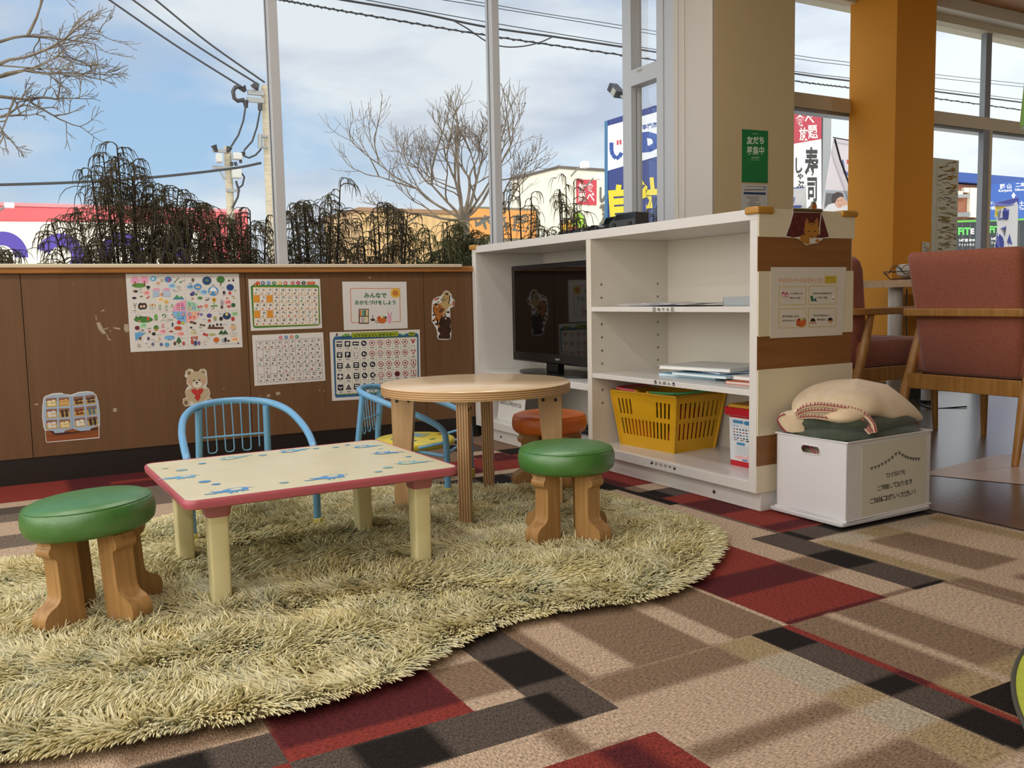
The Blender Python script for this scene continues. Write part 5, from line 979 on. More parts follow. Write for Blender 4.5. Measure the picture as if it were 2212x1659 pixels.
# low cream play table
TZ = .258
ct = [on_z(*q, TZ) for q in ((318, 1001), (397, 1085), (983, 1010), (817, 948))]
cen = sum(ct, Vector())/4; ex = ((ct[2]-ct[1])+(ct[3]-ct[0])).normalized(); ta = math.atan2(ex.y, ex.x)
TW, TD = .632, .53
pt = thing('play_table', 'low cream child table with pink rim and blue elephant prints on the shaggy rug', 'table', (cen.x, cen.y, .008), ta)
TH = TZ-.008
CRT = noise_mat('cream_tabletop', '#d6d0ab', '#dcd6b6', (1, 1, 1), 14, 3, .28)
PINK = mat('pink_plastic', '#b25a63', .38); CRL = mat('cream_leg_plastic', '#d9cf9d', .4)
b = MB(); b.prism(rrect(-TW/2+.006, TW/2-.006, -TD/2+.006, TD/2-.006, .022), TH-.018, TH-.0005, CRT); topm = b
b = MB(); o_, i_ = rrect(-TW/2, TW/2, -TD/2, TD/2, .028, 8), rrect(-TW/2+.0065, TW/2-.0065, -TD/2+.0065, TD/2-.0065, .022, 8); n = len(o_)
rings = [[(x, y, TH-.0005) for x, y in i_], [(x, y, TH+.0006) for x, y in rrect(-TW/2+.0045, TW/2-.0045, -TD/2+.0045, TD/2-.0045, .024, 8)], [(x, y, TH-.003) for x, y in rrect(-TW/2+.001, TW/2-.001, -TD/2+.001, TD/2-.001, .027, 8)], [(x, y, TH-.009) for x, y in o_], [(x, y, TH-.018) for x, y in rrect(-TW/2+.002, TW/2-.002, -TD/2+.002, TD/2-.002, .027, 8)], [(x, y, TH-.021) for x, y in rrect(-TW/2+.008, TW/2-.008, -TD/2+.008, TD/2-.008, .024, 8)], [(x, y, TH-.021) for x, y in rrect(-TW/2+.02, TW/2-.02, -TD/2+.02, TD/2-.02, .02, 8)]]
loft(b, rings, PINK, cap=False); b.build('rim', pt, smooth=50)
BLU = [ink('#5d9fc6'), ink('#4f8fc4'), ink('#86b0b4'), ink('#b8cbb2')]
s = Sheet(lambda a, q: Vector((a, q, TH)), (0, 0, 1), .0003)
def elephant(s, cx, cy, k, rot, m, m2):
    cr, sr = cos(radians(rot)), sin(radians(rot)); T = lambda x, y: (cx+(x*cr-y*sr)*k, cy+(x*sr+y*cr)*k)
    s.lay([T(.9*cos(a), .55*sin(a)) for a in [2*pi*i/16 for i in range(16)]], m, 1); s.lay([T(.15+.42*cos(a), .08+.30*sin(a)) for a in [2*pi*i/12 for i in range(12)]], CRT, 2)
    s.lay([T(-.95+.34*cos(a), .1+.3*sin(a)) for a in [2*pi*i/12 for i in range(12)]], m, 1)
    s.line([T(-1.15, .05), T(-1.5, -.1), T(-1.75, .15), T(-1.95, .1)], .16*k, m, 1); s.line([T(-1.1, .3), T(-1.35, .55)], .15*k, m, 1)
    for x in (-.5, -.15, .3, .6): s.line([T(x, -.35), T(x-.12, -.78)], .2*k, m, 1)
    s.line([T(.85, .1), T(1.15, -.2)], .08*k, m, 1)
for x, y, k, r, c in ((-.262, .02, .030, 5, 0), (-.20, -.20, .034, 15, 1), (.02, -.19, .034, 12, 1), (.16, .02, .0, 0, 0), (-.11, .205, .030, 200, 2), (.05, .215, .030, 195, 0), (.235, .16, .028, 175, 0), (.24, .03, .028, 165, 1), (.235, -.14, .032, 170, 2)):
    if k: elephant(s, x, y, k, r, BLU[c], CRT)
for x, y, rx, c in ((-.25, .11, .014, 2), (-.235, -.07, .014, 1), (-.22, -.115, .010, 1), (-.09, -.19, .011, 2), (.13, -.2, .010, 2), (.17, -.165, .013, 2), (-.03, .2, .012, 2), (.12, .215, .009, 0), (.17, .2, .010, 2), (.21, .215, .008, 0), (-.19, .17, .010, 0), (-.28, .16, .008, 3), (.26, .1, .007, 3), (.27, -.06, .008, 0)):
    s.ell(x, y, rx, rx*.8, BLU[c], 1, 12)
topm.join(s); topm.build('tabletop', pt, smooth=30)
for sx in (-1, 1):
    for sy in (-1, 1):
        lx, ly = sx*.238, sy*.19
        b = MB(); loft(b, [[(lx+x*k, ly+y*k, z) for x, y in rrect(-.0215, .0215, -.0215, .0215, .006, 3)] for z, k in ((0, .93), (TH-.05, 1), (TH-.03, 1))], CRL); lg = b.build('leg', pt, smooth=30)
        b = MB(); loft(b, [[(lx+x*k, ly+y*k, z) for x, y in rrect(-.027, .027, -.027, .027, .012, 5)] for z, k in ((TH-.052, .86), (TH-.050, .93), (TH-.036, 1.02), (TH-.021, 1.12))], mat('dusty_pink_plastic', '#a9656a', .4)); o = b.build('leg_socket', lg, smooth=50)

# round plywood table
RZ, RC, RR = .402, Vector((1.243, 2.425, .008)), .290
rt = thing('round_table', 'round light plywood table with four flat tapered legs beside the shelf unit', 'table', RC)
VEN = noise_mat('birch_veneer', '#d2b58d', '#dfc7a0', (8, 60, 8), 1, 5, .2, .3, .7)
PLY = stripe_mat('plywood_edge', '#d2b080', '#98724b', 'Z', .0062, .4, .38, soft=.1)
h = RZ-RC.z
b = MB(); b.lathe([(.0001, h-.030), (RR-.002, h-.030), (RR, h-.028)], VEN, 96); b.lathe([(RR, h-.028), (RR, h-.003)], PLY, 96); b.lathe([(RR, h-.003), (RR-.003, h), (.0001, h)], VEN, 96); b.build('tabletop', rt, smooth=50)
for a in (234, 324, 54, 144):
    b = MB(); P = [(.262, 0), (.264, h-.030), (.190, h-.030), (.220, 0)]
    v = [(x, y, z) for y in (-.016, .016) for x, z in P]
    b.add(v, [(0, 3, 2, 1), (4, 5, 6, 7)], OAKL); b.add(v, [(0, 1, 5, 4), (1, 2, 6, 5), (2, 3, 7, 6), (3, 0, 4, 7)], OAKE)
    lg = b.build('leg', rt, bevel=.002, smooth=30); lg.rotation_euler = (0, 0, radians(a-RTW))
    for x in (.208, .246):
        q = MB(); q.lathe([(.0001, 0), (.0052, 0), (.0052, .0012), (.004, .002), (.0001, .002)], BLACKP, 14); e = MB()
        for sg in (-1, 1): e.join(q, Matrix.Translation((x, sg*.016, h-.056)) @ Matrix.Rotation(radians(-90*sg), 4, 'X'))
        e.build('bolt', lg)
    q = MB(); q.box(.17, .276, -.021, .021, h-.0345, h-.030, OAKL); o = q.build('leg_plate', rt, bevel=.001); o.rotation_euler = (0, 0, radians(a-RTW))

# blue tube chairs
BLUE = mat('pale_blue_enamel', '#6ba3cb', .28); YCAP = mat('yellow_rubber_cap', '#d8ca62', .5); PADY = mat('yellow_vinyl', '#ddc940', .35)
def tube_chair(label, loc, rotz):
    t = thing('tube_chair', label, 'chair', loc, rotz, 'child chairs of pale blue tube')
    half = [(.170, -.165, .03), (.171, -.164, .18), (.172, -.152, .228), (.173, -.10, .262), (.168, -.02, .292), (.150, .07, .322), (.112, .138, .341), (.058, .172, .349)]
    path = [(-x, y, z) for x, y, z in half]+[(0, .180, .351)]+half[::-1]
    b = MB(); b.tube(spline(path, 8), .0105, BLUE, 14); b.build('back_hoop', t, smooth=60)
    for sx in (-1, 1):
        b = MB(); b.tube([(sx*.105, .172, .02), (sx*.103, .166, .18), (sx*.100, .146, .334)], .0105, BLUE, 14); b.build('rear_leg', t, smooth=60)
        for x, y in ((sx*.172, -.165), (sx*.105, .172)):
            b = MB(); b.lathe([(.0001, 0), (.0135, 0), (.0145, .003), (.0135, .032), (.0108, .034)], YCAP, 18, (x, y, 0)); b.build('rubber_foot', t, smooth=50)
        b = MB(); b.tube([(sx*.173, -.158, .140), (sx*.11, -.05, .144), (sx*.105, .168, .146)], .006, BLUE, 8); b.tube([(sx*.174, -.155, .185), (sx*.135, -.06, .160)], .005, BLUE, 8); b.build('seat_rail', t, smooth=60)
    b = MB(); b.tube([(-.172, -.155, .140), (.172, -.155, .140)], .006, BLUE, 8); b.build('front_rail', t, smooth=60)
    b = MB(); b.tube([(-.104, .158, .245), (.104, .158, .245)], .0032, BLUE, 8)
    xs = [-.078, -.052, -.026, 0, .026, .052, .078]
    for i, x in enumerate(xs):
        yt = .170-abs(x)*.22; zt = .349-abs(x)*.08; b.tube([(x, yt, zt), (x*.99, .160, .25), (x*.98, .157, .205)], .0021, BLUE, 6)
    for x0, x1 in zip(xs[::2], xs[1::2]): b.tube([(x0*.98, .157, .205), ((x0*.9+x1*.1), .157, .198), ((x0+x1)/2, .157, .1955), ((x0*.1+x1*.9), .157, .198), (x1*.98, .157, .205)], .0021, BLUE, 6)
    b.build('back_wires', t, smooth=60)
    b = MB(); b.lathe([(.0001, .146), (.128, .146), (.139, .152), (.143, .161), (.139, .170), (.128, .175), (.0001, .179)], PADY, 48, (0, -.005, 0))
    s = Sheet(lambda a, q: Vector((a, q-.005, .1787-.0006*(a*a+q*q)/.0225*5)), (0, 0, 1), .0005); s.ell(.02, .02, .055, .038, ink('#6f93a6'), 1); s.ell(-.05, .045, .03, .026, ink('#6f93a6'), 1); s.line([(-.075, .04), (-.095, .0), (-.08, -.03)], .014, ink('#6f93a6'), 1)
    for x in (-.01, .02, .055): s.line([(x, 0), (x, -.04)], .014, ink('#6f93a6'), 1)
    s.lay([(.06, -.06), (.09, -.075), (.055, -.09)], ink('#9c4a2c'), 1); s.lay([(-.06, -.08), (-.02, -.085), (-.05, -.065)], ink('#7e9a4a'), 1); b.join(s); b.build('seat_pad', t, smooth=60)
    return t
ch1 = tube_chair('pale blue tube child chair tucked behind the cream play table', (.580, 2.635, .006), radians(-3))
dup(ch1, (1.222, 2.875, .0), radians(50), 'pale blue tube child chair with yellow seat at the round table')

# white storage box on its tray, with folded blankets
BXC, BXA = Vector((2.168, 1.778, 0)), radians(1.6)
BXM = Matrix.Translation(BXC) @ Matrix.Rotation(BXA, 4, 'Z')
WBOX = mat('white_polypropylene', '#d6d6d8', .32)
t = thing('box_tray', 'thin white wheeled tray under the blanket box', 'tray', (2.158, 1.782, 0), radians(.2))
b = MB(); loft(b, [[(x, y, z) for x, y in rrect(-.193+e, .193-e, -.135+e, .135-e, .01, 4)] for z, e in ((.0, .03), (.004, .03), (.006, .002), (.010, 0), (.0165, 0), (.018, .003))], WBOX); b.build('tray_plate', t, smooth=30)
t = thing('storage_box', 'white plastic storage box with a clear label sleeve, right of the shelf unit', 'box', (BXC.x, BXC.y, .0185), BXA)
hx, hy, th, bh = .1875, .125, .003, .222
b = MB()
def wq(*q): b.box(*q, WBOX)
wq(-hx, hx, -hy, hy, .0, .004); wq(-hx, hx, -hy, -hy+th, 0, bh); wq(-hx, hx, hy-th, hy, 0, bh); wq(hx-th, hx, -hy, hy, 0, bh)
# handle side with an oval cut-out
hp = [(.036*cos(a)*(1)+(0), 0) for a in (0,)]
oc = [(math.copysign(.022, cos(a))+.0125*cos(a) if abs(cos(a)) > 1e-6 else 0, .187+.0125*sin(a)) for a in [2*pi*(i+.5)/20 for i in range(20)]]
def side_with_hole(xo, xi):
    for x in (xo, xi):
        V = [(x, y, z) for y, z in oc]+[(x, -hy, 0), (x, hy, 0), (x, hy, bh), (x, -hy, bh)]
        k = 20; F = []
        cornr = {0: 22, 1: 23, 2: 20, 3: 21}
        # fan: right (+y) top, left top, left bottom, right bottom
        for i in range(20):
            q = (i*4)//20; F.append((i, (i+1) % 20, (22, 23, 20, 21)[q]))
        F += [(5, 23, 22), (10, 20, 23), (15, 21, 20), (0, 22, 21)]
        b.add(V, F, WBOX)
    V = [(xo, y, z) for y, z in oc]+[(xi, y, z) for y, z in oc]; b.add(V, [(i, (i+1) % 20, 20+(i+1) % 20, 20+i) for i in range(20)], WBOX)
side_with_hole(-hx, -hx+th)
b.tube([(-hx-.0005, y*1.0, z) for y, z in oc], .0022, WBOX, 8, closed=True)
b.build('box_body', t, smooth=25)
for nm, zz, e in (('rim', bh, .004), ('foot_rim', .002, .004)):
    b = MB(); b.tube([(-hx-e/2, -hy-e/2, zz), (hx+e/2, -hy-e/2, zz), (hx+e/2, hy+e/2, zz), (-hx-e/2, hy+e/2, zz)], .003, WBOX, 6, closed=True); b.build(nm, t, smooth=0)
SL = mat('clear_sleeve', '#cfccbc', .15); NP = (BXM.to_3x3() @ Vector((0, -1, 0)))
def on_plane(px, py, P0, Nn):
    d = ray(px, py); o = Vector((0, 0, CH)); k = (P0-o).dot(Nn)/d.dot(Nn); return o+d*k
P0 = BXM @ Vector((0, -hy-.0008, 0))
s = Sheet(lambda a, q: on_plane(1660+a/5.53, 880+q/5.53, P0, NP), NP)
s.solid([(1120, 462), (1888, 320), (1880, 1180), (1104, 1340)], SL, .0006)
dk = ink('#111111')
for tx, cx, cy, w, hh in (('ひざ掛けを', 1524, 790, 228, 66), ('ご用意しております', 1512, 925, 420, 72), ('ご自由にお使いください！', 1492, 1062, 560, 78)):
    n = len(tx)
    for i, c in enumerate(tx):
        x = cx+(i-(n-1)/2)*w/n; k = hh if c not in 'い' else hh*.72; s.text(c, x, cy-(x-cx)*.215, h=hh*.86 if c not in 'しいく！' else hh*.74, m=dk, layer=1, bold=.014, rot=-11, sx=.82)
g1 = [(1198, 724), (1260, 708), (1320, 688), (1370, 660), (1420, 632), (1470, 595), (1515, 550), (1546, 512)]; g2 = [(1546, 512), (1590, 552), (1640, 580), (1700, 600), (1760, 606), (1822, 598)]
s.line(g1, 3, ink('#55524f'), 1); s.line(g2, 3, ink('#55524f'), 1)
for x, y in [(1232, 718), (1275, 705), (1315, 690), (1357, 668), (1400, 644), (1438, 620), (1477, 588), (1520, 545), (1562, 535), (1600, 560), (1632, 578), (1662, 590), (1696, 600), (1726, 605), (1758, 607), (1790, 605)]:
    s.lay([(x-15, y), (x+15, y-5), (x+3, y+36)], ink('#6b6864'), 1); s.frame([(x-15, y), (x+15, y-5), (x+3, y+36)], 2, ink('#3a3836'), 2)
s.build('label_sleeve', t, world=True, smooth=0)

FLEECE = noise_mat('cream_fleece', '#d3bd9b', '#dcc8a8', (1, 1, 1), 30, 4, .95, bump=.5, bscale=260, sheen=.4)
GRNF = noise_mat('dark_green_fleece', '#3b4535', '#465140', (1, 1, 1), 30, 4, .95, bump=.5, bscale=260, sheen=.3)
STITCH = mat('red_yarn', '#9a3148', .8)
def cushion(b, cx, cy, z0, z1, ax, ay, m, seed, sq=3.4, wav=.012, sag=None, nx=44, nz=16):
    """soft folded slab: superellipse outline, rounded edges, gentle waves"""
    r = random.Random(seed); ph = [r.uniform(0, 6.3) for _ in range(6)]; V, F = [], []
    g = lambda t, p: math.copysign(abs(t)**(2/p), t)
    for i in range(nz+1):
        a = -pi/2+pi*i/nz
        for j in range(nx):
            q = 2*pi*j/nx; k = abs(cos(a))**(.38); x = ax*g(cos(q), sq)*k; y = ay*g(sin(q), sq)*k
            z = (z0+z1)/2+(z1-z0)/2*g(sin(a), 1.7)
            x += wav*.5*sin(3*q+ph[0])*k; y += wav*.5*sin(2*q+ph[1])*k
            z += wav*.35*sin(x*18+ph[2])*cos(y*15+ph[3])+wav*.22*sin(x*37+y*29+ph[4])
            if sag: z += sag(x, y, a)
            V.append((cx+x, cy+y, z))
    F = [(i*nx+j, i*nx+(j+1) % nx, (i+1)*nx+(j+1) % nx, (i+1)*nx+j) for i in range(nz) for j in range(nx)]
    b.add(V, F, m)
def stitches(b, path, every=.011, out=(0, 0, 1), ln=.012):
    """blanket stitch: running edge thread plus short cross loops"""
    P = [Vector(p) for p in path]; b.tube(P, .0014, STITCH, 6); acc = 0
    for p, q in zip(P, P[1:]):
        d = (q-p).length; acc += d
        if acc >= every:
            acc = 0; o = Vector(out).normalized()*ln; b.tube([q, q+o*.5+Vector((-.0006, -.0012, .0008)), q+o], .0012, STITCH, 5)
# lower cream blanket filling the box (seen through the handle and at the left corner)
t = thing('blanket', 'lowest cream blanket, its red stitched corner over the box left rim', 'blanket', (BXC.x, BXC.y, .03), BXA, 'blankets in the storage box')
b = MB(); cushion(b, -.005, 0, .0, .185, .172, .112, FLEECE, 3, 5)
b.build('fleece', t, smooth=180)
qn = Vector((-.78, -.62, 0)); qp = BXM @ Vector((-.172, .055, .23))
o2 = [on_plane(x, y, qp, qn) for x, y in ((1679, 907), (1684, 899), (1697, 894), (1716, 890), (1736, 893), (1740, 934), (1712, 936), (1697, 933), (1686, 920))]
b = MB(); n = len(o2); V = [v+qn*(.004 if k else -.03)+Vector((0, 0, 0 if k else .006)) for k in (1, 0) for v in o2]; b.add(V, [tuple(range(n)), tuple(range(2*n-1, n-1, -1))]+[(i, n+i, n+(i+1) % n, (i+1) % n) for i in range(n)], FLEECE); b.build('fleece_corner', t, world=True, bevel=.005, seg=3, smooth=180)
b = MB(); stitches(b, spline([o2[k]+qn*.007 for k in (2, 1, 0, 8, 7)], 8), .007, (.3, .1, .2), .008); stitches(b, [BXM @ Vector((-.183, y, .205+.012*sin(y*90))) for y in np.linspace(-.04, .04, 24)], .010, (.1, .3, 1), .012); b.build('stitching', t, world=True, smooth=60)
t = thing('blanket', 'dark green fleece blanket folded under the top cream blanket in the box', 'blanket', (BXC.x, BXC.y, .20), BXA, 'blankets in the storage box')
b = MB(); cushion(b, .006, -.002, .008, .068, .180, .117, GRNF, 7, 5, .012); cushion(b, .012, -.004, .052, .108, .178, .120, GRNF, 11, 4.2, .018); b.build('fleece', t, smooth=180)
t = thing('blanket', 'cream fleece blanket with red stitched edge folded on top of the white box', 'blanket', (BXC.x, BXC.y, .288), BXA, 'blankets in the storage box')
def dome(x, y, a):
    u = max(0, 1-((x+.02)/.19)**2)*max(0, 1-((y-.02)/.15)**2)
    return (.040 if a > 0 else .012)*u-.26*max(0, x-.06)-(.30*max(0, -y-.05) if x > -.02 else .10*max(0, -y-.05))-.12*max(0, -x-.08)
b = MB(); cushion(b, .018, .002, .004, .062, .194, .128, FLEECE, 21, 4.2, .016, sag=dome, nx=72, nz=22); b.build('fleece', t, smooth=180)
fn = Vector((-.60, -.80, 0)); fp = BXM @ Vector((-.095, -.118, .28))
def lip(pts, r, ln, every=.008):
    q = spline([on_plane(x, y, fp, fn) for x, y in pts], 10); m = MB(); m.tube(q, r, FLEECE, 10); m.build('fold', t, world=True, smooth=180)
    m = MB(); stitches(m, [v+Vector((-.6, -.8, .25)).normalized()*r*.9 for v in q], every, (-.10, -.2, .85), ln); m.build('stitching', t, world=True, smooth=60)
lip([(1716, 893), (1735, 880), (1765, 875), (1800, 878), (1838, 885), (1868, 897), (1884, 914), (1890, 934)], .0075, .009)
lip([(1719, 898), (1745, 888), (1780, 887), (1820, 892), (1850, 901), (1868, 914), (1884, 934)], .0065, .006, .006)
lip([(1722, 903), (1752, 900), (1790, 905), (1822, 912), (1846, 908), (1862, 918), (1880, 936)], .006, .006, .006)

# round lime mat at the right edge
b = MB(); b.lathe([(.0001, .006), (.797, .006), (.797, .0002)], noise_mat('lime_felt', '#b3c03f', '#bcc84a', (1, 1, 1), 60, 3, .85, bump=.2), 128, (1.817, .141, .0))
t = thing('round_mat', 'round lime green play mat cut off by the right edge of the picture', 'mat', (1.817, .141, .0012)); b.xform(Matrix.Translation((-1.817, -.141, 0))); b.build('mat_face', t, smooth=30)
b = MB(); b.tube([(.80*cos(a), .80*sin(a), .004) for a in [2*pi*i/160 for i in range(160)]], .0042, mat('grey_binding', '#4b4a40', .6), 8, closed=True); b.build('edge_binding', t)

# ---------------------------------------------------------------- dining side: armchairs and table
REDF = noise_mat('terracotta_fabric', '#8c4c37', '#a56049', (90, 90, 420), 1, 3, .9, .3, .7, bump=.2, sheen=.3)
CHW = noise_mat('honey_wood', '#98692e', '#b38346', (60, 60, 6), 1, 5, .38, .3, .7)
def armchair(label, loc, rotz):
    t = thing('armchair', label, 'armchair', loc, rotz, 'terracotta armchairs with wooden arms')
    def cush(name, rings, m=REDF):
        b = MB(); loft(b, rings, m); return b.build(name, t, smooth=70)
    R = lambda x0, x1, y0, y1, z, r=.018: [(x, y, z) for x, y in rrect(x0, x1, y0, y1, r, 4)]
    cush('seat_cushion', [R(-.20, .27, -.225, .225, .315), R(-.21, .285, -.237, .237, .325), R(-.21, .29, -.24, .24, .40), R(-.20, .285, -.235, .235, .425), R(-.17, .26, -.21, .21, .436)])
    cush('backrest', [R(-.205, -.135, -.195, .195, .312, .02), R(-.222, -.13, -.21, .21, .325, .03), R(-.245, -.14, -.222, .222, .50, .03), R(-.290, -.185, -.235, .235, .75, .03), R(-.300, -.205, -.238, .238, .785, .035), R(-.290, -.225, -.228, .228, .805, .03)])
    b = MB(); outer = [(.285, .252), (.05, .262), (-.20, .268), (-.262, .262), (-.282, .245), (-.286, 0)]; outer = outer+[(x, -y) for x, y in outer[-2::-1]]
    inner = [(.285, .205), (.05, .222), (-.19, .243), (-.235, .240), (-.252, .225), (-.256, 0)]; inner = inner+[(x, -y) for x, y in inner[-2::-1]]
    n = len(outer); V = [(x, y, z) for z in (.548, .580) for x, y in outer]+[(x, y, z) for z in (.548, .580) for x, y in inner]
    F = []
    for i in range(n-1): F += [(i, i+1, n+i+1, n+i), (2*n+i+1, 2*n+i, 3*n+i, 3*n+i+1), (n+i, n+i+1, 3*n+i+1, 3*n+i), (i+1, i, 2*n+i, 2*n+i+1)]
    F += [(0, n, 3*n, 2*n), (n-1, 3*n-1, 4*n-1, 2*n-1)]
    b.add(V, F, CHW); b.build('arm_rail', t, bevel=.005, seg=3)
    for sy in (-1, 1):
        b = MB(); b.tube([(-.30, sy*.250, 0), (-.255, sy*.250, .25), (-.20, sy*.246, .40), (-.155, sy*.243, .548)], [.013, .020, .021, .016], CHW, 14); b.build('rear_leg', t, smooth=60)
        b = MB(); b.tube([(.30, sy*.255, 0), (.285, sy*.250, .25), (.262, sy*.240, .40), (.235, sy*.235, .548)], [.012, .019, .021, .016], CHW, 14); b.build('front_leg', t, smooth=60)
        b = MB(); b.box(-.25, .29, sy*.232-.011, sy*.232+.011, .248, .312, CHW); b.build('side_rail', t, bevel=.003)
    b = MB(); b.box(-.262, -.24, -.24, .24, .250, .312, CHW); b.build('back_rail', t, bevel=.003)
    b = MB(); b.box(.268, .29, -.24, .24, .250, .312, CHW); b.build('front_rail', t, bevel=.003)
    return t
ac = armchair('terracotta armchair seen from behind at the right, nearest the carpet edge', (3.50, 2.155, 0), 0)
dup(ac, (3.50, 2.905, 0), 0, 'terracotta armchair seen from the side between shelf unit and orange column')
dup(ac, (5.72, 2.90, 0), pi, 'terracotta armchair across the dining table, only a leg of it in view')
tb = thing('dining_table', 'pale wood dining table on white round legs in front of the orange column', 'table', (4.62, 2.86, 0))
b = MB(); b.prism(rrect(4.13, 5.11, 2.30, 3.42, .05), .672, .710, noise_mat('pale_ash_top', '#b89a76', '#c9ac87', (5, 60, 60), 1, 5, .35)); b.build('tabletop', tb, world=True, bevel=.004)
WL = mat('white_metal_leg', '#cfcbc2', .35)
for x, y in ((4.245, 3.22), (4.655, 3.30), (4.245, 2.42), (5.0, 2.42)):
    b = MB(); b.lathe([(.0001, .012), (.038, .012), (.038, .672), (.0001, .672)], WL, 24, (x, y, 0)); lg = b.build('leg', tb, world=True, smooth=40)
    b = MB(); b.lathe([(.0001, 0), (.044, 0), (.044, .014), (.0001, .014)], BLACKP, 24, (x, y, 0)); b.build('foot_glide', lg, world=True, smooth=40)
b = MB(); b.tube(spline([(4.31, 3.20, .66), (4.30, 3.19, .45), (4.33, 3.15, .10), (4.40, 3.12, .006), (4.60, 3.02, .005)], 8), .004, BLACKP, 6); tag(b.build('black_cable', smooth=60), 'thin black cord running down the white dining table leg to the floor', 'cord')
# towel basket on the table
t = thing('wire_basket', 'small black wire basket on the dining table beside the orange column', 'basket', (4.24, 3.12, .71))
WR = mat('black_wire', '#17130f', .4)
b = MB()
for z, k in ((.006, .78), (.045, 1.0)): b.tube([(x*k, y*k, z) for x, y in rrect(-.085, .085, -.12, .12, .02, 3)], .0022, WR, 5, closed=True)
for i in range(12):
    a = i/12; o = rrect(-.085, .085, -.12, .12, .02, 3); p = o[int(a*len(o))]; b.tube([(p[0]*.78, p[1]*.78, .006), (p[0], p[1], .045)], .0016, WR, 5)
for x in (-.085, .085):
    for y in (-.035, .035): b.tube([(x, y+.035*cos(radians(a)), .045+.032*sin(radians(a))) for a in range(0, 181, 20)], .002, WR, 5)
    b.tube([(x, y, .05+.02*sin(y*50)) for y in np.linspace(-.11, .11, 14)], .0018, WR, 5)
b.build('wire_frame', t, smooth=60)
TWL = noise_mat('white_towelling', '#c9c2b5', '#d8d2c6', (1, 1, 1), 40, 3, .95, bump=.6, bscale=180)
for i, (y, s_, l) in enumerate(((-.05, .04, 'rolled white cloth at the right end of the wire basket'), (.03, .046, 'rolled white cloth heaped at the left end of the wire basket'))):
    o = MB(); cushion(o, 4.24, 3.12+y, .72, .72+.058+.012*i, .062, s_, TWL, 31+i, 2.6, .012); q = o.build('hand_towel', smooth=180); tag(q, l, 'towel', 'towels in the wire basket')
# paper slip and small black holder on the window ledge of the column
pc = on_y(1999, 535, 3.53)
s = Sheet(crop(1960, 240, 5.182, on_y, 3.4985), (0, -1, 0)); s.solid([(165, 1462), (252, 1470), (246, 1640), (160, 1636)], ink('#c9c4b4'), .001)
r = random.Random(2)
for i in range(10): s.ell(205+r.uniform(-28, 28), 1530+r.uniform(-45, 50), r.uniform(8, 22), r.uniform(6, 16), ink(('#9b988c', '#85847c', '#b3af9f')[i % 3]), 1, 9)
tag(s.build('paper_slip', smooth=0), 'small grey printed slip stuck on the dark side of the orange column', 'paper')
# green pendant lamp at the right edge
pl_ = on_y(2216, 262, 2.3)
t = thing('pendant_lamp', 'lime green pendant lamp cut off by the right picture edge', 'lamp', (pl_.x+.205, 2.3, pl_.z))
b = MB(); b.lathe([(.128, 0), (.130, .002), (.118, .19), (.02, .21), (.0001, .21)], mat('lime_enamel', '#7fb83a', .35), 40); b.lathe([(.126, .001), (.115, .186), (.0001, .20)], mat('white_enamel', '#dcdcd4', .4), 40); b.build('lamp_shade', t, smooth=40)
b = MB(); b.tube([(0, 0, .21), (0, 0, CEIL-pl_.z)], .003, BLACKP, 6); b.build('lamp_cord', t)

# ================================================================== SHAGGY RUG
RUG = [(-.62, 1.70), (-.42, 1.52), (-.22, 1.455), (-.04, 1.43), (.06, 1.405), (.15, 1.395), (.25, 1.375), (.35, 1.365), (.45, 1.37), (.54, 1.385), (.63, 1.43), (.72, 1.478), (.84, 1.515), (.99, 1.508), (1.13, 1.475), (1.25, 1.495), (1.40, 1.57), (1.56, 1.70), (1.625, 1.78), (1.655, 1.90), (1.65, 2.08), (1.655, 2.30), (1.61, 2.52), (1.42, 2.64), (1.27, 2.735), (1.08, 2.82), (.80, 2.88), (.52, 2.86), (.37, 2.79), (.20, 2.655), (.05, 2.56), (-.10, 2.55), (-.38, 2.50), (-.60, 2.22)]
ro = np.array([(p.x, p.y) for p in spline([(x, y, 0) for x, y in RUG], 6, closed=True)])
def inside(P, Q):
    x, y = P[:, 0], P[:, 1]; c = np.zeros(len(P), bool); n = len(Q)
    for i in range(n):
        x0, y0 = Q[i]; x1, y1 = Q[(i+1) % n]
        k = ((y0 > y) != (y1 > y)) & (x < (x1-x0)*(y-y0)/(y1-y0+1e-12)+x0); c ^= k
    return c
def edge_info(P, Q):
    """distance to the outline and outward direction"""
    best = np.full(len(P), 9.); d = np.zeros_like(P); n = len(Q)
    for i in range(n):
        a, b = Q[i], Q[(i+1) % n]; ab = b-a; t = np.clip(((P-a) @ ab)/(ab @ ab), 0, 1); q = a+t[:, None]*ab; v = q-P; l = np.hypot(v[:, 0], v[:, 1])
        k = l < best; best[k] = l[k]; d[k] = v[k]/(l[k][:, None]+1e-9)
    return best, d
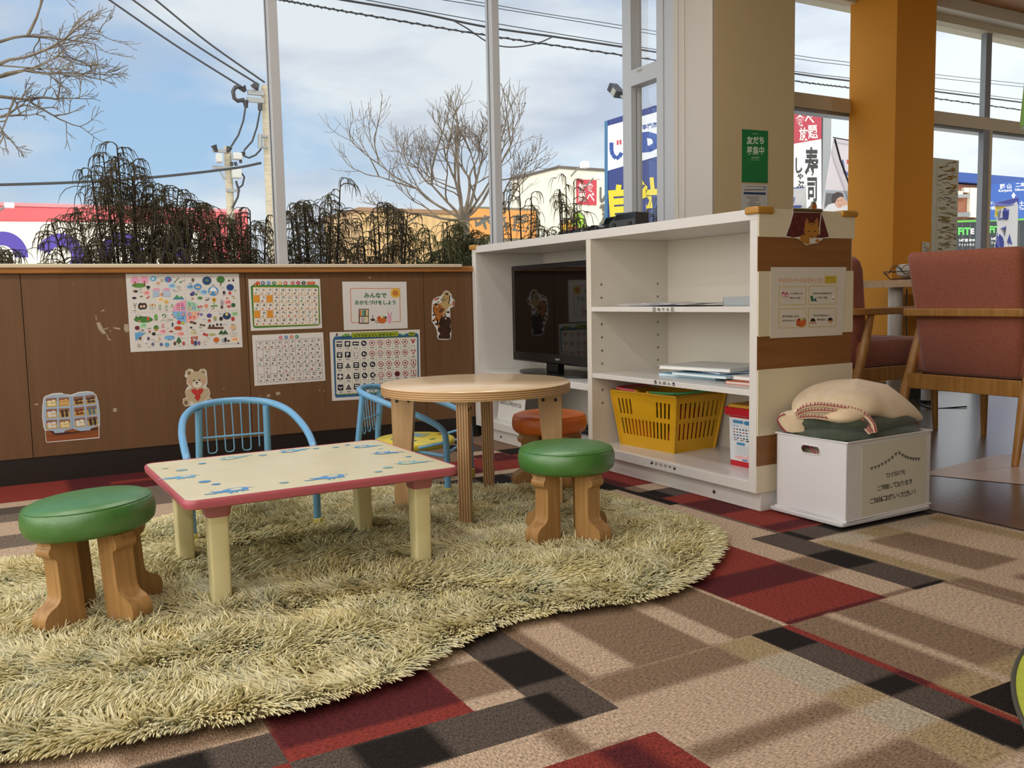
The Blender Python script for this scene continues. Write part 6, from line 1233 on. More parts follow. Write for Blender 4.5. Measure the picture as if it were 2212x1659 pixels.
def strand_mesh(name, P, R, m, parent=None, sides=3):
    """many thin tapering strands: P (n, k, 3) centre lines, R (k,) or (n, k) radii"""
    n, k, _ = P.shape; R = np.broadcast_to(R, (n, k)); T = np.gradient(P, axis=1); T /= np.linalg.norm(T, axis=2, keepdims=True)+1e-9
    A = np.cross(T, np.array([.31, .52, .79])); A /= np.linalg.norm(A, axis=2, keepdims=True)+1e-9; B = np.cross(T, A)
    an = 2*np.pi*np.arange(sides)/sides
    V = P[:, :, None, :]+(A[:, :, None, :]*np.cos(an)[:, None]+B[:, :, None, :]*np.sin(an)[:, None])*R[:, :, None, None]
    V = V.reshape(-1, 3); base = (np.arange(n)*k*sides)[:, None, None, None]; s = np.arange(sides); s2 = (s+1) % sides; r = (np.arange(k-1)*sides)[:, None]
    F = np.stack([np.broadcast_to(r+s, (k-1, sides)), np.broadcast_to(r+s2, (k-1, sides)), r+sides+s2, r+sides+s], -1)[None]+base
    F = F.reshape(-1, 4).astype(np.int32); me = bpy.data.meshes.new(name)
    me.vertices.add(len(V)); me.vertices.foreach_set('co', V.astype(np.float32).ravel())
    me.loops.add(F.size); me.loops.foreach_set('vertex_index', F.ravel()); me.polygons.add(len(F))
    me.polygons.foreach_set('loop_start', np.arange(0, F.size, 4, dtype=np.int32)); me.polygons.foreach_set('loop_total', np.full(len(F), 4, np.int32))
    me.polygons.foreach_set('use_smooth', np.ones(len(F), bool)); me.update(calc_edges=True); me.materials.append(m)
    o = bpy.data.objects.new(name, me); C.objects.link(o); o.parent = parent; return o
def pile_mat():
    m = bpy.data.materials.new('shaggy_pile'); nt, N, L = nodes_of(m)
    o = N('ShaderNodeOutputMaterial'); b = N('ShaderNodeBsdfPrincipled'); L(b.outputs[0], o.inputs[0])
    tc = N('ShaderNodeTexCoord'); n = N('ShaderNodeTexNoise'); n.inputs['Scale'].default_value = 9; n.inputs['Detail'].default_value = 3; L(tc.outputs['Object'], n.inputs['Vector'])
    g = N('ShaderNodeNewGeometry'); a = N('ShaderNodeMath'); a.operation = 'MULTIPLY_ADD'; L(g.outputs['Random Per Island'], a.inputs[0]); a.inputs[1].default_value = .55
    h = N('ShaderNodeMath'); h.operation = 'MULTIPLY_ADD'; L(n.outputs['Fac'], h.inputs[0]); h.inputs[1].default_value = 1.5; h.inputs[2].default_value = -.52; L(h.outputs[0], a.inputs[2])
    r = N('ShaderNodeValToRGB'); L(a.outputs[0], r.inputs[0]); e = r.color_ramp.elements
    e[0].position = 0; e[0].color = (*lin('#c4c6a9'), 1); e[1].position = 1; e[1].color = (*lin('#dfcc92'), 1)
    for p, c in ((.25, '#dbd8b6'), (.45, '#ddd4a4'), (.62, '#ece2ba'), (.8, '#c9bf86')): k = e.new(p); k.color = (*lin(c), 1)
    L(r.outputs[0], b.inputs['Base Color']); b.inputs['Roughness'].default_value = .65; b.inputs['Specular IOR Level'].default_value = .3
    return m
rug = thing('shaggy_rug', 'shaggy yellow-green wavy-edged rug under the stools and child tables', 'rug', (.5, 2.1, 0))
b = MB(); b.prism([((x-.52)*.985+.02, (y-2.1)*.965) for x, y in ro], .0, .007, mat('rug_backing', '#8f8a5e', .9)); b.build('backing', rug, smooth=0)
def make_pile(N=98000):
    g = np.random.default_rng(11); lo, hi = ro.min(0), ro.max(0)
    P = g.uniform(lo, hi, (int(N*1.35), 2)); P = P[inside(P, ro)]
    dist, outw = edge_info(P, ro)
    # denser along the near rim so that the edge hides the backing
    E = g.uniform(lo, hi, (N, 2)); E = E[inside(E, ro)]; de, oe = edge_info(E, ro); k = (de < .035) & (g.random(len(E)) < .8)
    P = np.vstack([P, E[k]]); dist = np.hstack([dist, de[k]]); outw = np.vstack([outw, oe[k]])
    keep = np.ones(len(P), bool)                                      # flattened under the feet of the furniture
    for cx, cy, rr in FEET: keep &= np.hypot(P[:, 0]-cx, P[:, 1]-cy) > rr
    P, dist, outw = P[keep], dist[keep], outw[keep]; n = len(P)
    lean = np.zeros((n, 2))
    for sc, amp in ((7, .5), (17, .9), (38, .75)):
        for c in range(2):
            for _ in range(3):
                kx, ky = g.normal(0, sc, 2); lean[:, c] += amp*np.sin(P[:, 0]*kx+P[:, 1]*ky+g.uniform(0, 6.28))*.6
    lean += g.normal(0, .42, (n, 2)); lean = lean*.85+np.array((-.10, -.14))
    ew = np.clip(1-dist/.05, 0, 1)[:, None]; lean = lean*(1-.7*ew)+outw*ew*1.5
    L = g.uniform(.030, .046, n)*(1+.12*np.sin(P[:, 0]*23)*np.sin(P[:, 1]*19)); up = g.uniform(.95, 1.35, n)*(1-.45*ew[:, 0])
    t = np.linspace(0, 1, 5)[None, :, None]; d0 = np.concatenate([lean*.45, up[:, None]], 1); d1 = np.concatenate([lean*1.15+g.normal(0, .25, (n, 2)), (up*.22)[:, None]-.25*ew], 1)
    d0 /= np.linalg.norm(d0, axis=1, keepdims=True); d1 /= np.linalg.norm(d1, axis=1, keepdims=True)
    b = np.concatenate([P, np.full((n, 1), .006)], 1)[:, None, :]
    Q = b+L[:, None, None]*(d0[:, None, :]*(t-.5*t*t)+d1[:, None, :]*(.5*t*t)); Q[:, :, 2] = np.maximum(Q[:, :, 2], .0035)
    Q -= np.array((.5, 2.1, 0)); R = np.array((.0015, .0020, .0019, .0015, .0007))[None, :]*g.uniform(.85, 1.2, (n, 1))
    o = strand_mesh('pile', Q, R, pile_mat(), rug); o['kind'] = 'stuff'
FEET = []
for nm in ('animal_foot_stool', 'animal_foot_stool.001', 'animal_foot_stool.002'):
    q = bpy.data.objects[nm]; Mx = root_matrix(q)
    for a in (30, 120, 210, 300):
        for r_ in (.05, .075, .105): v = Mx @ Vector((r_*cos(radians(a)), r_*sin(radians(a)), 0)); FEET.append((v.x, v.y, .024))
for sx in (-1, 1):
    for sy in (-1, 1): v = root_matrix(pt) @ Vector((sx*.238, sy*.19, 0)); FEET.append((v.x, v.y, .024))
    for q in (ch1,):
        for x, y in ((sx*.172, -.165), (sx*.105, .172)): v = root_matrix(q) @ Vector((x, y, 0)); FEET.append((v.x, v.y, .014))
for a in (234, 324, 54, 144):
    for r_ in (.225, .255): FEET.append((RC.x+r_*cos(radians(a)), RC.y+r_*sin(radians(a)), .02))
make_pile()

# ================================================================== OUTSIDE THE WINDOWS
GZ = -.2
f = MB(); f.box(-90, 120, 3.98, 200, GZ-.1, GZ, noise_mat('car_park_paving', '#c4c1ba', '#cecbc4', (1, 1, 1), 3, 4, .9)); struct(f.build('ground_outside', smooth=0))
# ---- threadleaf cypresses along the window
BARK = mat('dark_twig', '#2e2419', .9)
def leaf_mat(a, b):
    m = bpy.data.materials.new('thread_foliage'); nt, N, L = nodes_of(m); o = N('ShaderNodeOutputMaterial'); p = N('ShaderNodeBsdfPrincipled'); L(p.outputs[0], o.inputs[0])
    g = N('ShaderNodeNewGeometry'); r = N('ShaderNodeValToRGB'); L(g.outputs['Random Per Island'], r.inputs[0]); r.color_ramp.elements[0].color = (*lin(a), 1); r.color_ramp.elements[1].color = (*lin(b), 1)
    L(r.outputs[0], p.inputs['Base Color']); p.inputs['Roughness'].default_value = .8; return m
LEAF, LEAFG = leaf_mat('#3a2f20', '#5e5436'), leaf_mat('#403f24', '#67663a')
def bush(label, prof, Y, seed, m, stems=18, br=16, th=8, thick=1.0, lo=.58):
    g = np.random.default_rng(seed); px = np.array([p[0] for p in prof], float); py = np.array([p[1] for p in prof], float)
    a, b = on_y(px[0], 560, Y).x, on_y(px[-1], 560, Y).x; cx = (a+b)/2; w = b-a
    t = thing('cypress_shrub', label, 'shrub', (cx, Y, GZ), group='weeping shrubs under the window')
    S, B, T = [], [], []
    for i in range(stems):
        u = g.uniform(px[0]+.06*(px[-1]-px[0]), px[-1]-.06*(px[-1]-px[0])); top = np.interp(u, px, py); dy = g.uniform(-.17, .17); tip = on_y(u, top, Y+dy)
        h = tip.z*(1 if i < len(prof) else g.uniform(.80, 1.0))
        if i < len(prof)-2: u = px[i+1]; tip = on_y(u, py[i+1], Y+dy); h = tip.z
        base = np.array((cx+(tip.x-cx)*.45, Y+dy*.4, GZ)); end = np.array((tip.x, Y+dy, h-.02)); tt = np.linspace(0, 1, 7)[:, None]
        mid = (base+end)/2+np.array((-(tip.x-cx)*.12, 0, .12)); s = base*(1-tt)**2+2*mid*tt*(1-tt)+end*tt**2; S.append(s)
        for j in range(br):
            f_ = 1-(j/br)**1.15*(1-max(.15, (lo-GZ)/(h-GZ)*.95)); p0 = s[min(6, int(f_*6))]*(1-(f_*6 % 1))+s[min(6, int(f_*6)+1)]*(f_*6 % 1)
            an = g.uniform(0, 6.28); ln = (.07+.20*(1-f_)*2.2)*g.uniform(.6, 1.25); ln = min(ln, .26)*thick; dr = np.array((cos(an), sin(an)*.8, 0)); q = np.linspace(0, 1, 5)[:, None]
            bp = p0+dr*ln*q+np.array((0, 0, 1))*(ln*(.75*q-1.15*q*q)+.02*q); B.append(bp)
            for k in range(th):
                v = g.uniform(.25, 1)*4; p1 = bp[min(4, int(v))]*(1-v % 1)+bp[min(4, int(v)+1)]*(v % 1); d2 = dr*.6+np.append(g.normal(0, .7, 2), 0); l2 = g.uniform(.045, .135)*thick; q = np.linspace(0, 1, 5)[:, None]
                T.append(p1+d2*l2*.75*(q-.45*q*q)+np.array((0, 0, 1))*l2*(.32*q-1.05*q*q)+np.append(g.normal(0, .006, 2), 0)*q)
    org = np.array((cx, Y, GZ)); S = np.array(S)-org; T = np.array(T)-org; B = np.array(B)-org
    strand_mesh('stems', S, np.linspace(.014, .003, 7)[None], BARK, t, 5)
    q = np.concatenate([B, T]); r = np.concatenate([np.tile(np.array((.0036, .0030, .0024, .0019, .0011)), (len(B), 1)), np.tile(np.array((.0019, .0022, .0021, .0016, .0007)), (len(T), 1))]); o = strand_mesh('foliage', q, r, m, t); o['kind'] = 'stuff'
bush('low shrub at the far left of the hedge under the window', [(-60, 540), (-20, 530), (20, 538), (70, 545)], 4.75, 1, LEAF, 8, 14, 8)
bush('tallest drooping cypress shrub outside the left window', [(70, 520), (110, 470), (165, 448), (195, 360), (222, 325), (252, 306), (288, 340), (330, 392), (385, 400), (425, 430), (470, 480)], 4.8, 2, LEAF, 24, 24, 8)
bush('shrub between the tallest cypress and the first window post', [(430, 500), (470, 462), (500, 470), (540, 448), (575, 462), (610, 500)], 4.85, 3, LEAF, 13, 18, 8)
bush('wispy drooping shrub just right of the first window post', [(600, 470), (625, 436), (655, 432), (690, 440), (715, 420), (735, 384), (762, 450)], 4.75, 4, LEAF, 14, 17, 7)
bush('shrub in front of the tan warehouse', [(745, 500), (780, 470), (815, 434), (850, 440), (880, 452), (905, 520)], 4.8, 5, LEAF, 12, 16, 7)
bush('olive green dense shrub below the bare tree', [(880, 530), (925, 490), (965, 474), (1000, 482), (1045, 505), (1075, 525)], 4.7, 6, LEAFG, 22, 22, 9)
bush('arching shrub in front of the orange sign', [(1080, 470), (1098, 420), (1122, 394), (1148, 412), (1165, 470), (1190, 505)], 4.75, 7, LEAF, 7, 12, 6)
bush('thin shrub with one long drooping tip before the white building', [(1190, 505), (1208, 420), (1222, 376), (1240, 384), (1262, 470), (1275, 505)], 4.8, 8, LEAF, 8, 10, 7)
bush('small dark shrub seen through the narrow side pane', [(1372, 500), (1392, 470), (1412, 448), (1425, 425), (1440, 440)], 4.5, 9, LEAF, 9, 13, 7)

# ---- bare trees
TWIG = noise_mat('bare_bark', '#5a5045', '#7a6f62', (1, 1, 1), 8, 3, .85)
def bare_tree(label, trunk, limbs, seed, depth=5, spread=.55, up=.25, r0=.05, dens=3):
    g = np.random.default_rng(seed); t = thing('bare_tree', label, 'tree', trunk[0], group='leafless trees outside')
    b = MB(); b.tube(trunk, [r0*1.25, r0*1.1, r0][:len(trunk)] if len(trunk) == 3 else [r0*1.2, r0], TWIG, 9); b.build('trunk', t, world=True, smooth=60)
    P, R = [], []
    def grow(p, d, l, r, n):
        pts = [p]; q = p.copy(); dd = d.copy()
        for k in range(4):
            dd = dd+g.normal(0, .13, 3)+np.array((0, 0, up*.22)); dd /= np.linalg.norm(dd); q = q+dd*l/4; pts.append(q.copy())
        P.append(pts); R.append(np.maximum(np.linspace(r, r*.62, 5), .0022))
        if n == 0: return
        for k in range(dens if n > 1 else dens+1):
            i = 4 if k < 2 else g.integers(2, 4); nd = dd+g.normal(0, spread, 3); nd /= np.linalg.norm(nd); grow(np.array(pts[i]), nd, l*g.uniform(.58, .82), r*.62 if k < 2 else r*.5, n-1)
    for p, d, l, r in limbs: grow(np.array(p, float), np.array(d, float)/np.linalg.norm(d), l, r, depth)
    strand_mesh('branches', np.array(P)-np.array(trunk[0]), np.array(R), TWIG, t, 4)
tb0 = on_y(1000, 520, 9.0); tp = on_y(1000, 476, 9.0); tq = on_y(996, 440, 9.0)
bare_tree('rounded bare tree left of the second window post', [(tb0.x+.04, 9, GZ), (tb0.x, 9, 1.0), (tp.x, 9, tp.z)], [((tp.x, 9, tp.z), d, l, .022) for d, l in (((-.95, .1, .42), .62), ((-.55, -.3, .75), .56), ((-.15, .2, 1), .46), ((.25, -.2, 1), .48), ((.6, .2, .75), .56), ((1, -.1, .42), .60), ((-.85, .3, .12), .50), ((.9, -.3, .15), .52), ((-.35, .35, .9), .52), ((.4, -.35, .9), .5))], 12, 4, .46, .42, .04, 3)
lf = on_y(-160, 330, 7)
bare_tree('bare tree reaching in from the left picture edge', [(lf.x, 7, GZ), (lf.x, 7, 1.0), (lf.x, 7, lf.z)], [(tuple(on_y(x, y, 7)), d, l, .017) for x, y, d, l in ((-90, 190, (1, .1, .35), .42), (-70, 150, (1, -.1, .25), .36), (-60, 120, (.9, .1, .55), .40), (-60, 200, (1, 0, -.05), .34), (-70, 255, (1, .1, .1), .20))], 5, 4, .42, .05, .045)

# ---- utility poles and lines
CONC = noise_mat('concrete_pole', '#9d9482', '#b0a794', (1, 1, 12), 3, 3, .85); STL = mat('galvanised_steel', '#8b8f90', .5, .5); INS = mat('dark_insulator', '#2b2c2e', .4); CABLE = mat('black_cable', '#2a2c30', .6)
def pole(label, px0, py0, px1, Y, r, arms, extra):
    top = on_y(px0, py0, Y); x = top.x
    t = thing('utility_pole', label, 'pole', (x, Y, GZ), group='utility poles outside')
    b = MB(); b.tube([(x, Y, GZ), (x, Y, top.z)], [r*1.25, r], CONC, 16); b.build('shaft', t, world=True, smooth=60)
    for a0, a1, y in arms:
        p, q = on_y(a0, y, Y-r), on_y(a1, y, Y-r); b = MB(); b.box(p.x, q.x, Y-r-.05, Y-r+.03, p.z-.05, p.z+.05, STL); b.build('cross_arm', t, world=True)
    for nm, pts, rr, m in extra:
        b = MB(); b.tube([on_y(a, c, Y-r-.05) for a, c in pts], rr, m, 7); b.build(nm, t, world=True, smooth=60)
    return t
J = 'jumper_cable'
pole('nearer concrete utility pole half behind the first window post', 575, 186, 590, 20, .115, [(535, 569, 199), (533, 569, 215)],
     [('insulator', [(523, 188), (530, 198)], [.09, .04], INS), ('insulator', [(550, 190), (556, 180)], [.10, .05], INS), ('insulator', [(530, 217), (532, 233)], [.07, .04], INS), ('insulator', [(562, 224), (562, 238)], [.05, .05], INS),
      (J, [(520, 187), (508, 189), (503, 198), (506, 212), (513, 218), (528, 216)], .045, INS), (J, [(530, 233), (526, 260), (515, 292), (499, 317)], .02, CABLE), (J, [(562, 238), (555, 275), (545, 305), (527, 325)], .02, CABLE), (J, [(564, 322), (552, 335), (538, 341), (526, 337)], .02, CABLE), ('bracket', [(562, 290), (562, 320)], .05, STL), ('bracket', [(562, 295), (578, 295)], .03, STL), ('bracket', [(562, 318), (578, 318)], .03, STL)])
pt2 = pole('farther utility pole with transformers, left of the nearer one', 491, 317, 494, 30, .115, [(459, 489, 325), (459, 506, 361), (489, 518, 411)],
     [('insulator', [(462, 314), (468, 328)], [.10, .05], INS), ('insulator', [(496, 318), (492, 328)], [.10, .05], INS), ('insulator', [(524, 328), (527, 336)], [.09, .06], INS), ('insulator', [(500, 350), (502, 358)], .05, INS), ('insulator', [(508, 350), (511, 358)], .05, INS), ('insulator', [(520, 344), (520, 352)], .05, INS),
      (J, [(470, 361), (478, 374), (486, 388)], .03, STL), (J, [(510, 391), (513, 402), (516, 410), (514, 425), (502, 450)], .035, CABLE), (J, [(522, 374), (528, 382), (524, 400), (516, 406)], .03, CABLE)])
for a, c, d, e in ((466, 332, 480, 352), (502, 330, 522, 346), (500, 364, 521, 386)):
    p, q = on_y(a, c, 29.8), on_y(d, e, 29.8); b = MB(); b.box(p.x, q.x, 29.65, 29.9, q.z, p.z, mat('transformer_grey', '#b0b2b0', .5)); b.build('transformer_box', pt2, world=True, bevel=.03)
def wire(label, pts, Y, r, grp, spiral=False):
    P = spline([on_y(x, y, Y) for x, y in pts], 10); b = MB(); b.tube(P, r, CABLE, 5)
    if spiral:
        Q, n = [], 0
        for p, q in zip(P, P[1:]):
            for k in range(4): Q.append(p.lerp(q, k/4)+Vector((0, .0, 0))+Vector((0, cos(n*1.6), sin(n*1.6)))*r*1.6); n += 1
        b.tube(Q, r*.5, CABLE, 4)
    o = b.build('power_line', smooth=60); tag(o, label, 'cable', grp)
G = 'overhead cables'
wire('lowest of the three cables running up left from the nearer pole', [(523, 188), (380, 98), (237, 0), (160, -55)], 20, .022, G)
wire('middle one of three cables running up left from the nearer pole', [(556, 181), (420, 95), (288, 0), (220, -50)], 20, .022, G)
wire('highest of the three cables running up left from the nearer pole', [(572, 178), (450, 92), (337, 0), (270, -52)], 20, .022, G)
wire('cable sagging low behind the tallest shrub to the far left', [(564, 352), (500, 364), (340, 382), (178, 393), (0, 399), (-120, 400)], 24, .034, G)
wire('lowest spiral-wrapped cable across the middle windows', [(560, -8), (618, 2), (781, 31), (1048, 76), (1341, 119), (1716, 175), (1836, 190), (2022, 213), (2260, 245)], 14, .014, G, True)
wire('thick bundled cable above the spiral-wrapped one', [(690, -10), (741, 0), (889, 25), (1048, 58), (1193, 79), (1341, 101), (1716, 159), (1836, 175), (2022, 198), (2260, 228)], 14, .020, G)
wire('thin support wire just above the thick bundled cable', [(760, -8), (802, 2), (1048, 47), (1341, 95), (1716, 154), (1836, 169), (2022, 192), (2260, 222)], 14.02, .008, G)
wire('upper thin cable high in the middle windows', [(900, -12), (1005, 0), (1180, 30), (1341, 55), (1716, 119), (1836, 135), (2022, 161), (2260, 186)], 14, .007, G)
wire('second thin cable just below the highest one', [(880, -14), (958, 0), (1048, 14), (1341, 62), (1716, 126), (1836, 142), (2022, 168), (2260, 193)], 14.05, .007, G)
wire('slack cable loop hanging below the bundle at the second post', [(976, 43), (1010, 62), (1052, 90), (1090, 101), (1130, 100), (1165, 92), (1193, 80)], 13.95, .012, G)

# ---- buildings and signs across the road
def rect_y(b, px0, py0, px1, py1, Y, depth, m):
    p, q = on_y(px0, py0, Y), on_y(px1, py1, Y); b.box(p.x, q.x, Y, Y+depth, q.z, p.z, m)
REDW, WHW = mat('red_cladding', '#c65a62', .6), mat('white_cladding', '#dcd8cc', .6)
p1, p0 = on_y(535, 457, 34), on_y(-80, 436, 34)
t = thing('red_white_store', 'red and white store front with purple lettering behind the tallest shrub', 'building', ((p0.x+p1.x)/2, 40, GZ))
b = MB(); b.box(p0.x, p1.x, 34, 46, GZ, p1.z, REDW); b.build('wall', t, world=True)
b = MB(); rect_y(b, -80, 434, 535.5, 459.5, 33.96, .3, mat('pink_coping', '#d9838a', .6)); b.build('coping', t, world=True)
s = Sheet(crop(0, 0, 1, on_y, 33.95), WN, .004); s.lay([(-80, 478), (60, 479), (200, 480), (330, 483), (395, 487), (428, 500), (440, 530), (440, 640), (-80, 640)], WHW, 1)
PU = ink('#4a3a9a')
def ring(cx, cy, r0, r1, a0, a1, k=1.0, n=20):
    A = [radians(a0+(a1-a0)*i/n) for i in range(n+1)]; s.lay([(cx+r1*cos(a), cy+r1*k*sin(a)) for a in A]+[(cx+r0*cos(a), cy+r0*k*sin(a)) for a in A[::-1]], PU, 2)
ring(5, 556, 26, 56, 180, 360); ring(130, 556, 24, 52, 200, 420); ring(262, 552, 22, 50, 160, 380); s.rect(352, 505, 372, 640, PU, 2); s.rect(392, 505, 412, 640, PU, 2); s.rect(352, 540, 412, 556, PU, 2)
s.build('sign_panel', t, world=True, smooth=0)
b = MB(); b.tube([on_y(-2, 455, 33.7), on_y(14, 444, 33.2)], .04, STL, 6); q = on_y(20, 443, 33.2); b.box(q.x-.14, q.x+.14, 33.05, 33.35, q.z-.09, q.z+.07, mat('lamp_head', '#d8d8d4', .4)); b.build('sign_lamp', t, world=True)
# tan warehouse
TANC = stripe_mat('tan_corrugated', '#c4a678', '#bb9c6c', 'X', .42, .6, .5)
X0 = on_y(779, 456, 42).x; zt = on_y(779, 456, 42).z; yb = on_x(700, 474, X0).y
t = thing('tan_warehouse', 'long tan corrugated warehouse behind the bare tree', 'building', (X0+10, 50, GZ))
b = MB(); b.box(X0, on_y(1215, 470, 42).x, 42, min(yb, 80), GZ, zt, TANC); b.build('wall', t, world=True)
b = MB(); b.box(X0-.1, on_y(1215, 470, 42).x, 41.9, min(yb, 80)+.1, zt, zt+.18, mat('brown_fascia', '#8a6c52', .6)); b.build('roof_edge', t, world=True)
# orange shop sign
t = thing('orange_shop_sign', 'orange shop sign with grey brush characters right of the bare tree', 'sign', (on_y(1086, 500, 20).x, 20, GZ))
b = MB(); rect_y(b, 1006, 445, 1166, 600, 20, .4, mat('olive_grey_frame', '#6f6a58', .6)); b.build('sign_frame', t, world=True)
s = Sheet(crop(1020, 380, 10.37, on_y, 19.98), WN, .003); s.lay([(-60, 728), (200, 735), (1000, 770), (1425, 785), (1440, 1400), (-60, 1400)], mat('orange_panel', '#d08a44', .5), 1)
GRB = ink('#55564f'); s.lay([(50, 950), (85, 985), (125, 1045), (190, 985), (285, 870), (335, 900), (400, 1000), (440, 1070), (400, 1095), (350, 1045), (320, 1010), (300, 1040), (330, 1190), (290, 1210), (245, 1120), (230, 1060), (200, 1100), (70, 1150), (60, 1060)], GRB, 2)
s.line([(560, 1000), (760, 930)], 45, GRB, 2); s.line([(600, 1210), (780, 1080)], 55, GRB, 2); s.line([(700, 940), (770, 1230)], 45, GRB, 2)
s.text('蔵', 1090, 1060, h=390, m=GRB, layer=2, bold=.05)
s.build('sign_face', t, world=True, smooth=0)
b = MB(); 
for x in (1030, 1140): q = on_y(x, 590, 20.2); b.box(q.x-.12, q.x+.12, 20.1, 20.35, GZ, q.z+.3, STL)
b.build('sign_posts', t, world=True)
# white restaurant with all-you-can-eat board
XD = on_y(1207.5, 364, 30).x; zD = on_y(1207.5, 364, 30).z; yD = on_x(1104, 389, XD).y
WHC, GRC = mat('cream_render', '#dedbc8', .7), mat('grey_render', '#b4b6ba', .7)
t = thing('white_restaurant', 'white restaurant building with a red square sign', 'building', (XD+8, 36, GZ))
b = MB(); b.box(XD, XD+17, 30, yD, GZ, zD, WHC); b.build('wall', t, world=True)
b = MB(); b.box(XD-.06, XD+17, 29.94, yD, zD, zD+.10, mat('dark_coping', '#5a5450', .6)); b.build('coping', t, world=True)
s = Sheet(crop(600, 0, 2.765, on_y, 29.97), WN, .005); RQ = ink('#b6394a'); s.lay([(1783, 1070), (1905, 1076), (1904, 1226), (1785, 1220)], RQ, 1)
for ch, x, y in (('食', 1866, 1120), ('べ', 1868, 1176), ('放', 1818, 1120), ('題', 1818, 1178)): s.text(ch, x, y, h=52, w=46, m=ink('#e8e6e0'), layer=2, bold=.018)
DG = ink('#5d5d58'); s.text('し', 1940, 1165, h=95, w=34, m=DG, layer=2, bold=.09); s.text('ゃ', 1945, 1240, h=50, w=48, m=DG, layer=2, bold=.06); s.text('ぶ', 1950, 1310, h=90, w=60, m=DG, layer=2, bold=.06)
s.lay([(1770, 1290), (1790, 1262), (1815, 1270), (1838, 1310), (1848, 1370), (1790, 1400), (1745, 1400), (1762, 1320)], ink('#8fb83a'), 2); s.line([(1752, 1330), (1772, 1275), (1800, 1262), (1830, 1290), (1846, 1360)], 10, DG, 3); s.lay([(1690, 1340), (1760, 1310), (1760, 1420), (1690, 1430)], ink('#c8962a'), 2); s.lay([(1740, 1360), (1790, 1350), (1800, 1400), (1750, 1410)], ink('#b84a30'), 3)
s.build('wall_signs', t, world=True, smooth=0)
for px, py in ((1262, 358), (1292, 383)):
    b = MB(); q = on_y(px, py, 28.8); w0 = on_y(px-28, py+22, 30); b.tube([w0, w0.lerp(q, .6)+Vector((0, 0, .1)), q], .035, STL, 6); b.box(q.x-.1, q.x+.16, 28.7, 28.95, q.z-.08, q.z+.16, mat('lamp_head', '#d8d8d4', .4)); b.build('sign_lamp', t, world=True)
# blue and white pylon sign, facing left
XE = 7.0
c0, c1 = on_x(1306, 262, XE), on_x(1520, 180, XE)
t = thing('pylon_sign', 'tall blue and white dealer sign with yellow characters behind the window corner', 'sign', (XE+.2, (c0.y+c1.y)/2, GZ))
b = MB(); b.box(XE, XE+.4, c1.y, c0.y, GZ, c0.z, mat('navy_panel', '#2e3a78', .45)); b.build('sign_box', t, world=True)
s = Sheet(crop(0, 0, 1, on_x, XE-.004), (-1, 0, 0), .002); WT = mat('white_panel', '#d6dae2', .4)
s.lay([(1306, 262), (1313, 260), (1313, 520), (1306, 520)], ink('#3a6a92'), 1); s.lay([(1313, 272), (1440, 236), (1440, 332), (1313, 369)], WT, 1)
NB = ink('#2c4a92'); YE = ink('#d8c62e')
s.line([(1321, 308), (1321, 325), (1324, 335), (1331, 342), (1338, 339), (1343, 330)], 8.5, NB, 2); s.rect(1332.5, 303, 1336.5, 313, '#b84048', 2); s.rect(1338.5, 302, 1342.5, 312, '#b84048', 2)
s.text('専門店', 1404, 272, w=34, m=NB, layer=2, bold=.02, rot=-13); s.text('D', 1405, 306, h=44, m=NB, layer=2, bold=.09, rot=-6); s.text('ャ', 1366, 318, h=34, m=NB, layer=2, bold=.06)
s.text('自', 1340, 440, h=84, w=48, m=YE, layer=2, bold=.05, rot=-4); s.text('社', 1402, 425, h=84, w=52, m=YE, layer=2, bold=.05, rot=-6)
s.build('sign_print', t, world=True, smooth=0)
fl = on_x(1330, 196, XE-.3)
t = thing('floodlight', 'dark tilted floodlight above the blue and white sign', 'lamp', fl)
M = Matrix.Translation(fl) @ Matrix.Rotation(radians(40), 4, 'X')
b = MB(); b.box(-.06, .06, -.10, .10, -.05, .05, mat('floodlight_housing', '#2a2b2c', .4), M); b.build('housing', t, world=True, bevel=.01)
b = MB(); b.box(-.065, -.06, -.085, .0, -.04, .04, mat('reflector_grey', '#8c8c86', .3), M); b.build('lens', t, world=True)
b = MB(); e = on_x(1348, 214, XE-.25); b.tube([fl, e, Vector((XE-.02, e.y-.05, c0.z+.02))], .018, STL, 6); b.build('bracket_arm', t, world=True, smooth=60)
# tall banner of the restaurant
t = thing('restaurant_banner', 'tall white and red banner with black brush characters beside the pillar', 'banner', (on_y(1745, 400, 8).x, 8, GZ))
b = MB(); q, w = on_y(1690, 236, 8), on_y(1778, 236, 8); b.box(q.x, w.x, 8, 8.12, GZ, q.z, mat('banner_box', '#24262c', .5)); b.build('banner_frame', t, world=True)
s = Sheet(crop(1700, 0, 2.963, on_y, 7.99), WN, .002); s.lay([(-40, 700), (222, 731), (220, 890), (-40, 935)], ink('#a83246'), 1); s.lay([(-40, 935), (220, 890), (222, 1500), (-40, 1500)], ink('#d8dcdc'), 1)
LW = ink('#e8e4de')
for ch, x, y, w, h in (('食', 84, 770, 62, 76), ('べ', 142, 760, 60, 62), ('放', 106, 858, 58, 84), ('題', 164, 845, 62, 88)): s.text(ch, x, y, w=w, h=h, m=LW, layer=2, bold=.018, rot=-4)
KB = ink('#2c2e30')
for ch, x, y, w, h in (('寿', 156, 1040, 86, 200), ('司', 160, 1215, 62, 160), ('し', 76, 1060, 44, 100), ('ゃ', 84, 1130, 40, 40), ('ぶ', 82, 1185, 56, 60), ('し', 128, 1330, 50, 60)): s.text(ch, x, y, w=w, h=h, m=KB, layer=2, bold=.03)
s.build('banner_print', t, world=True, smooth=0)
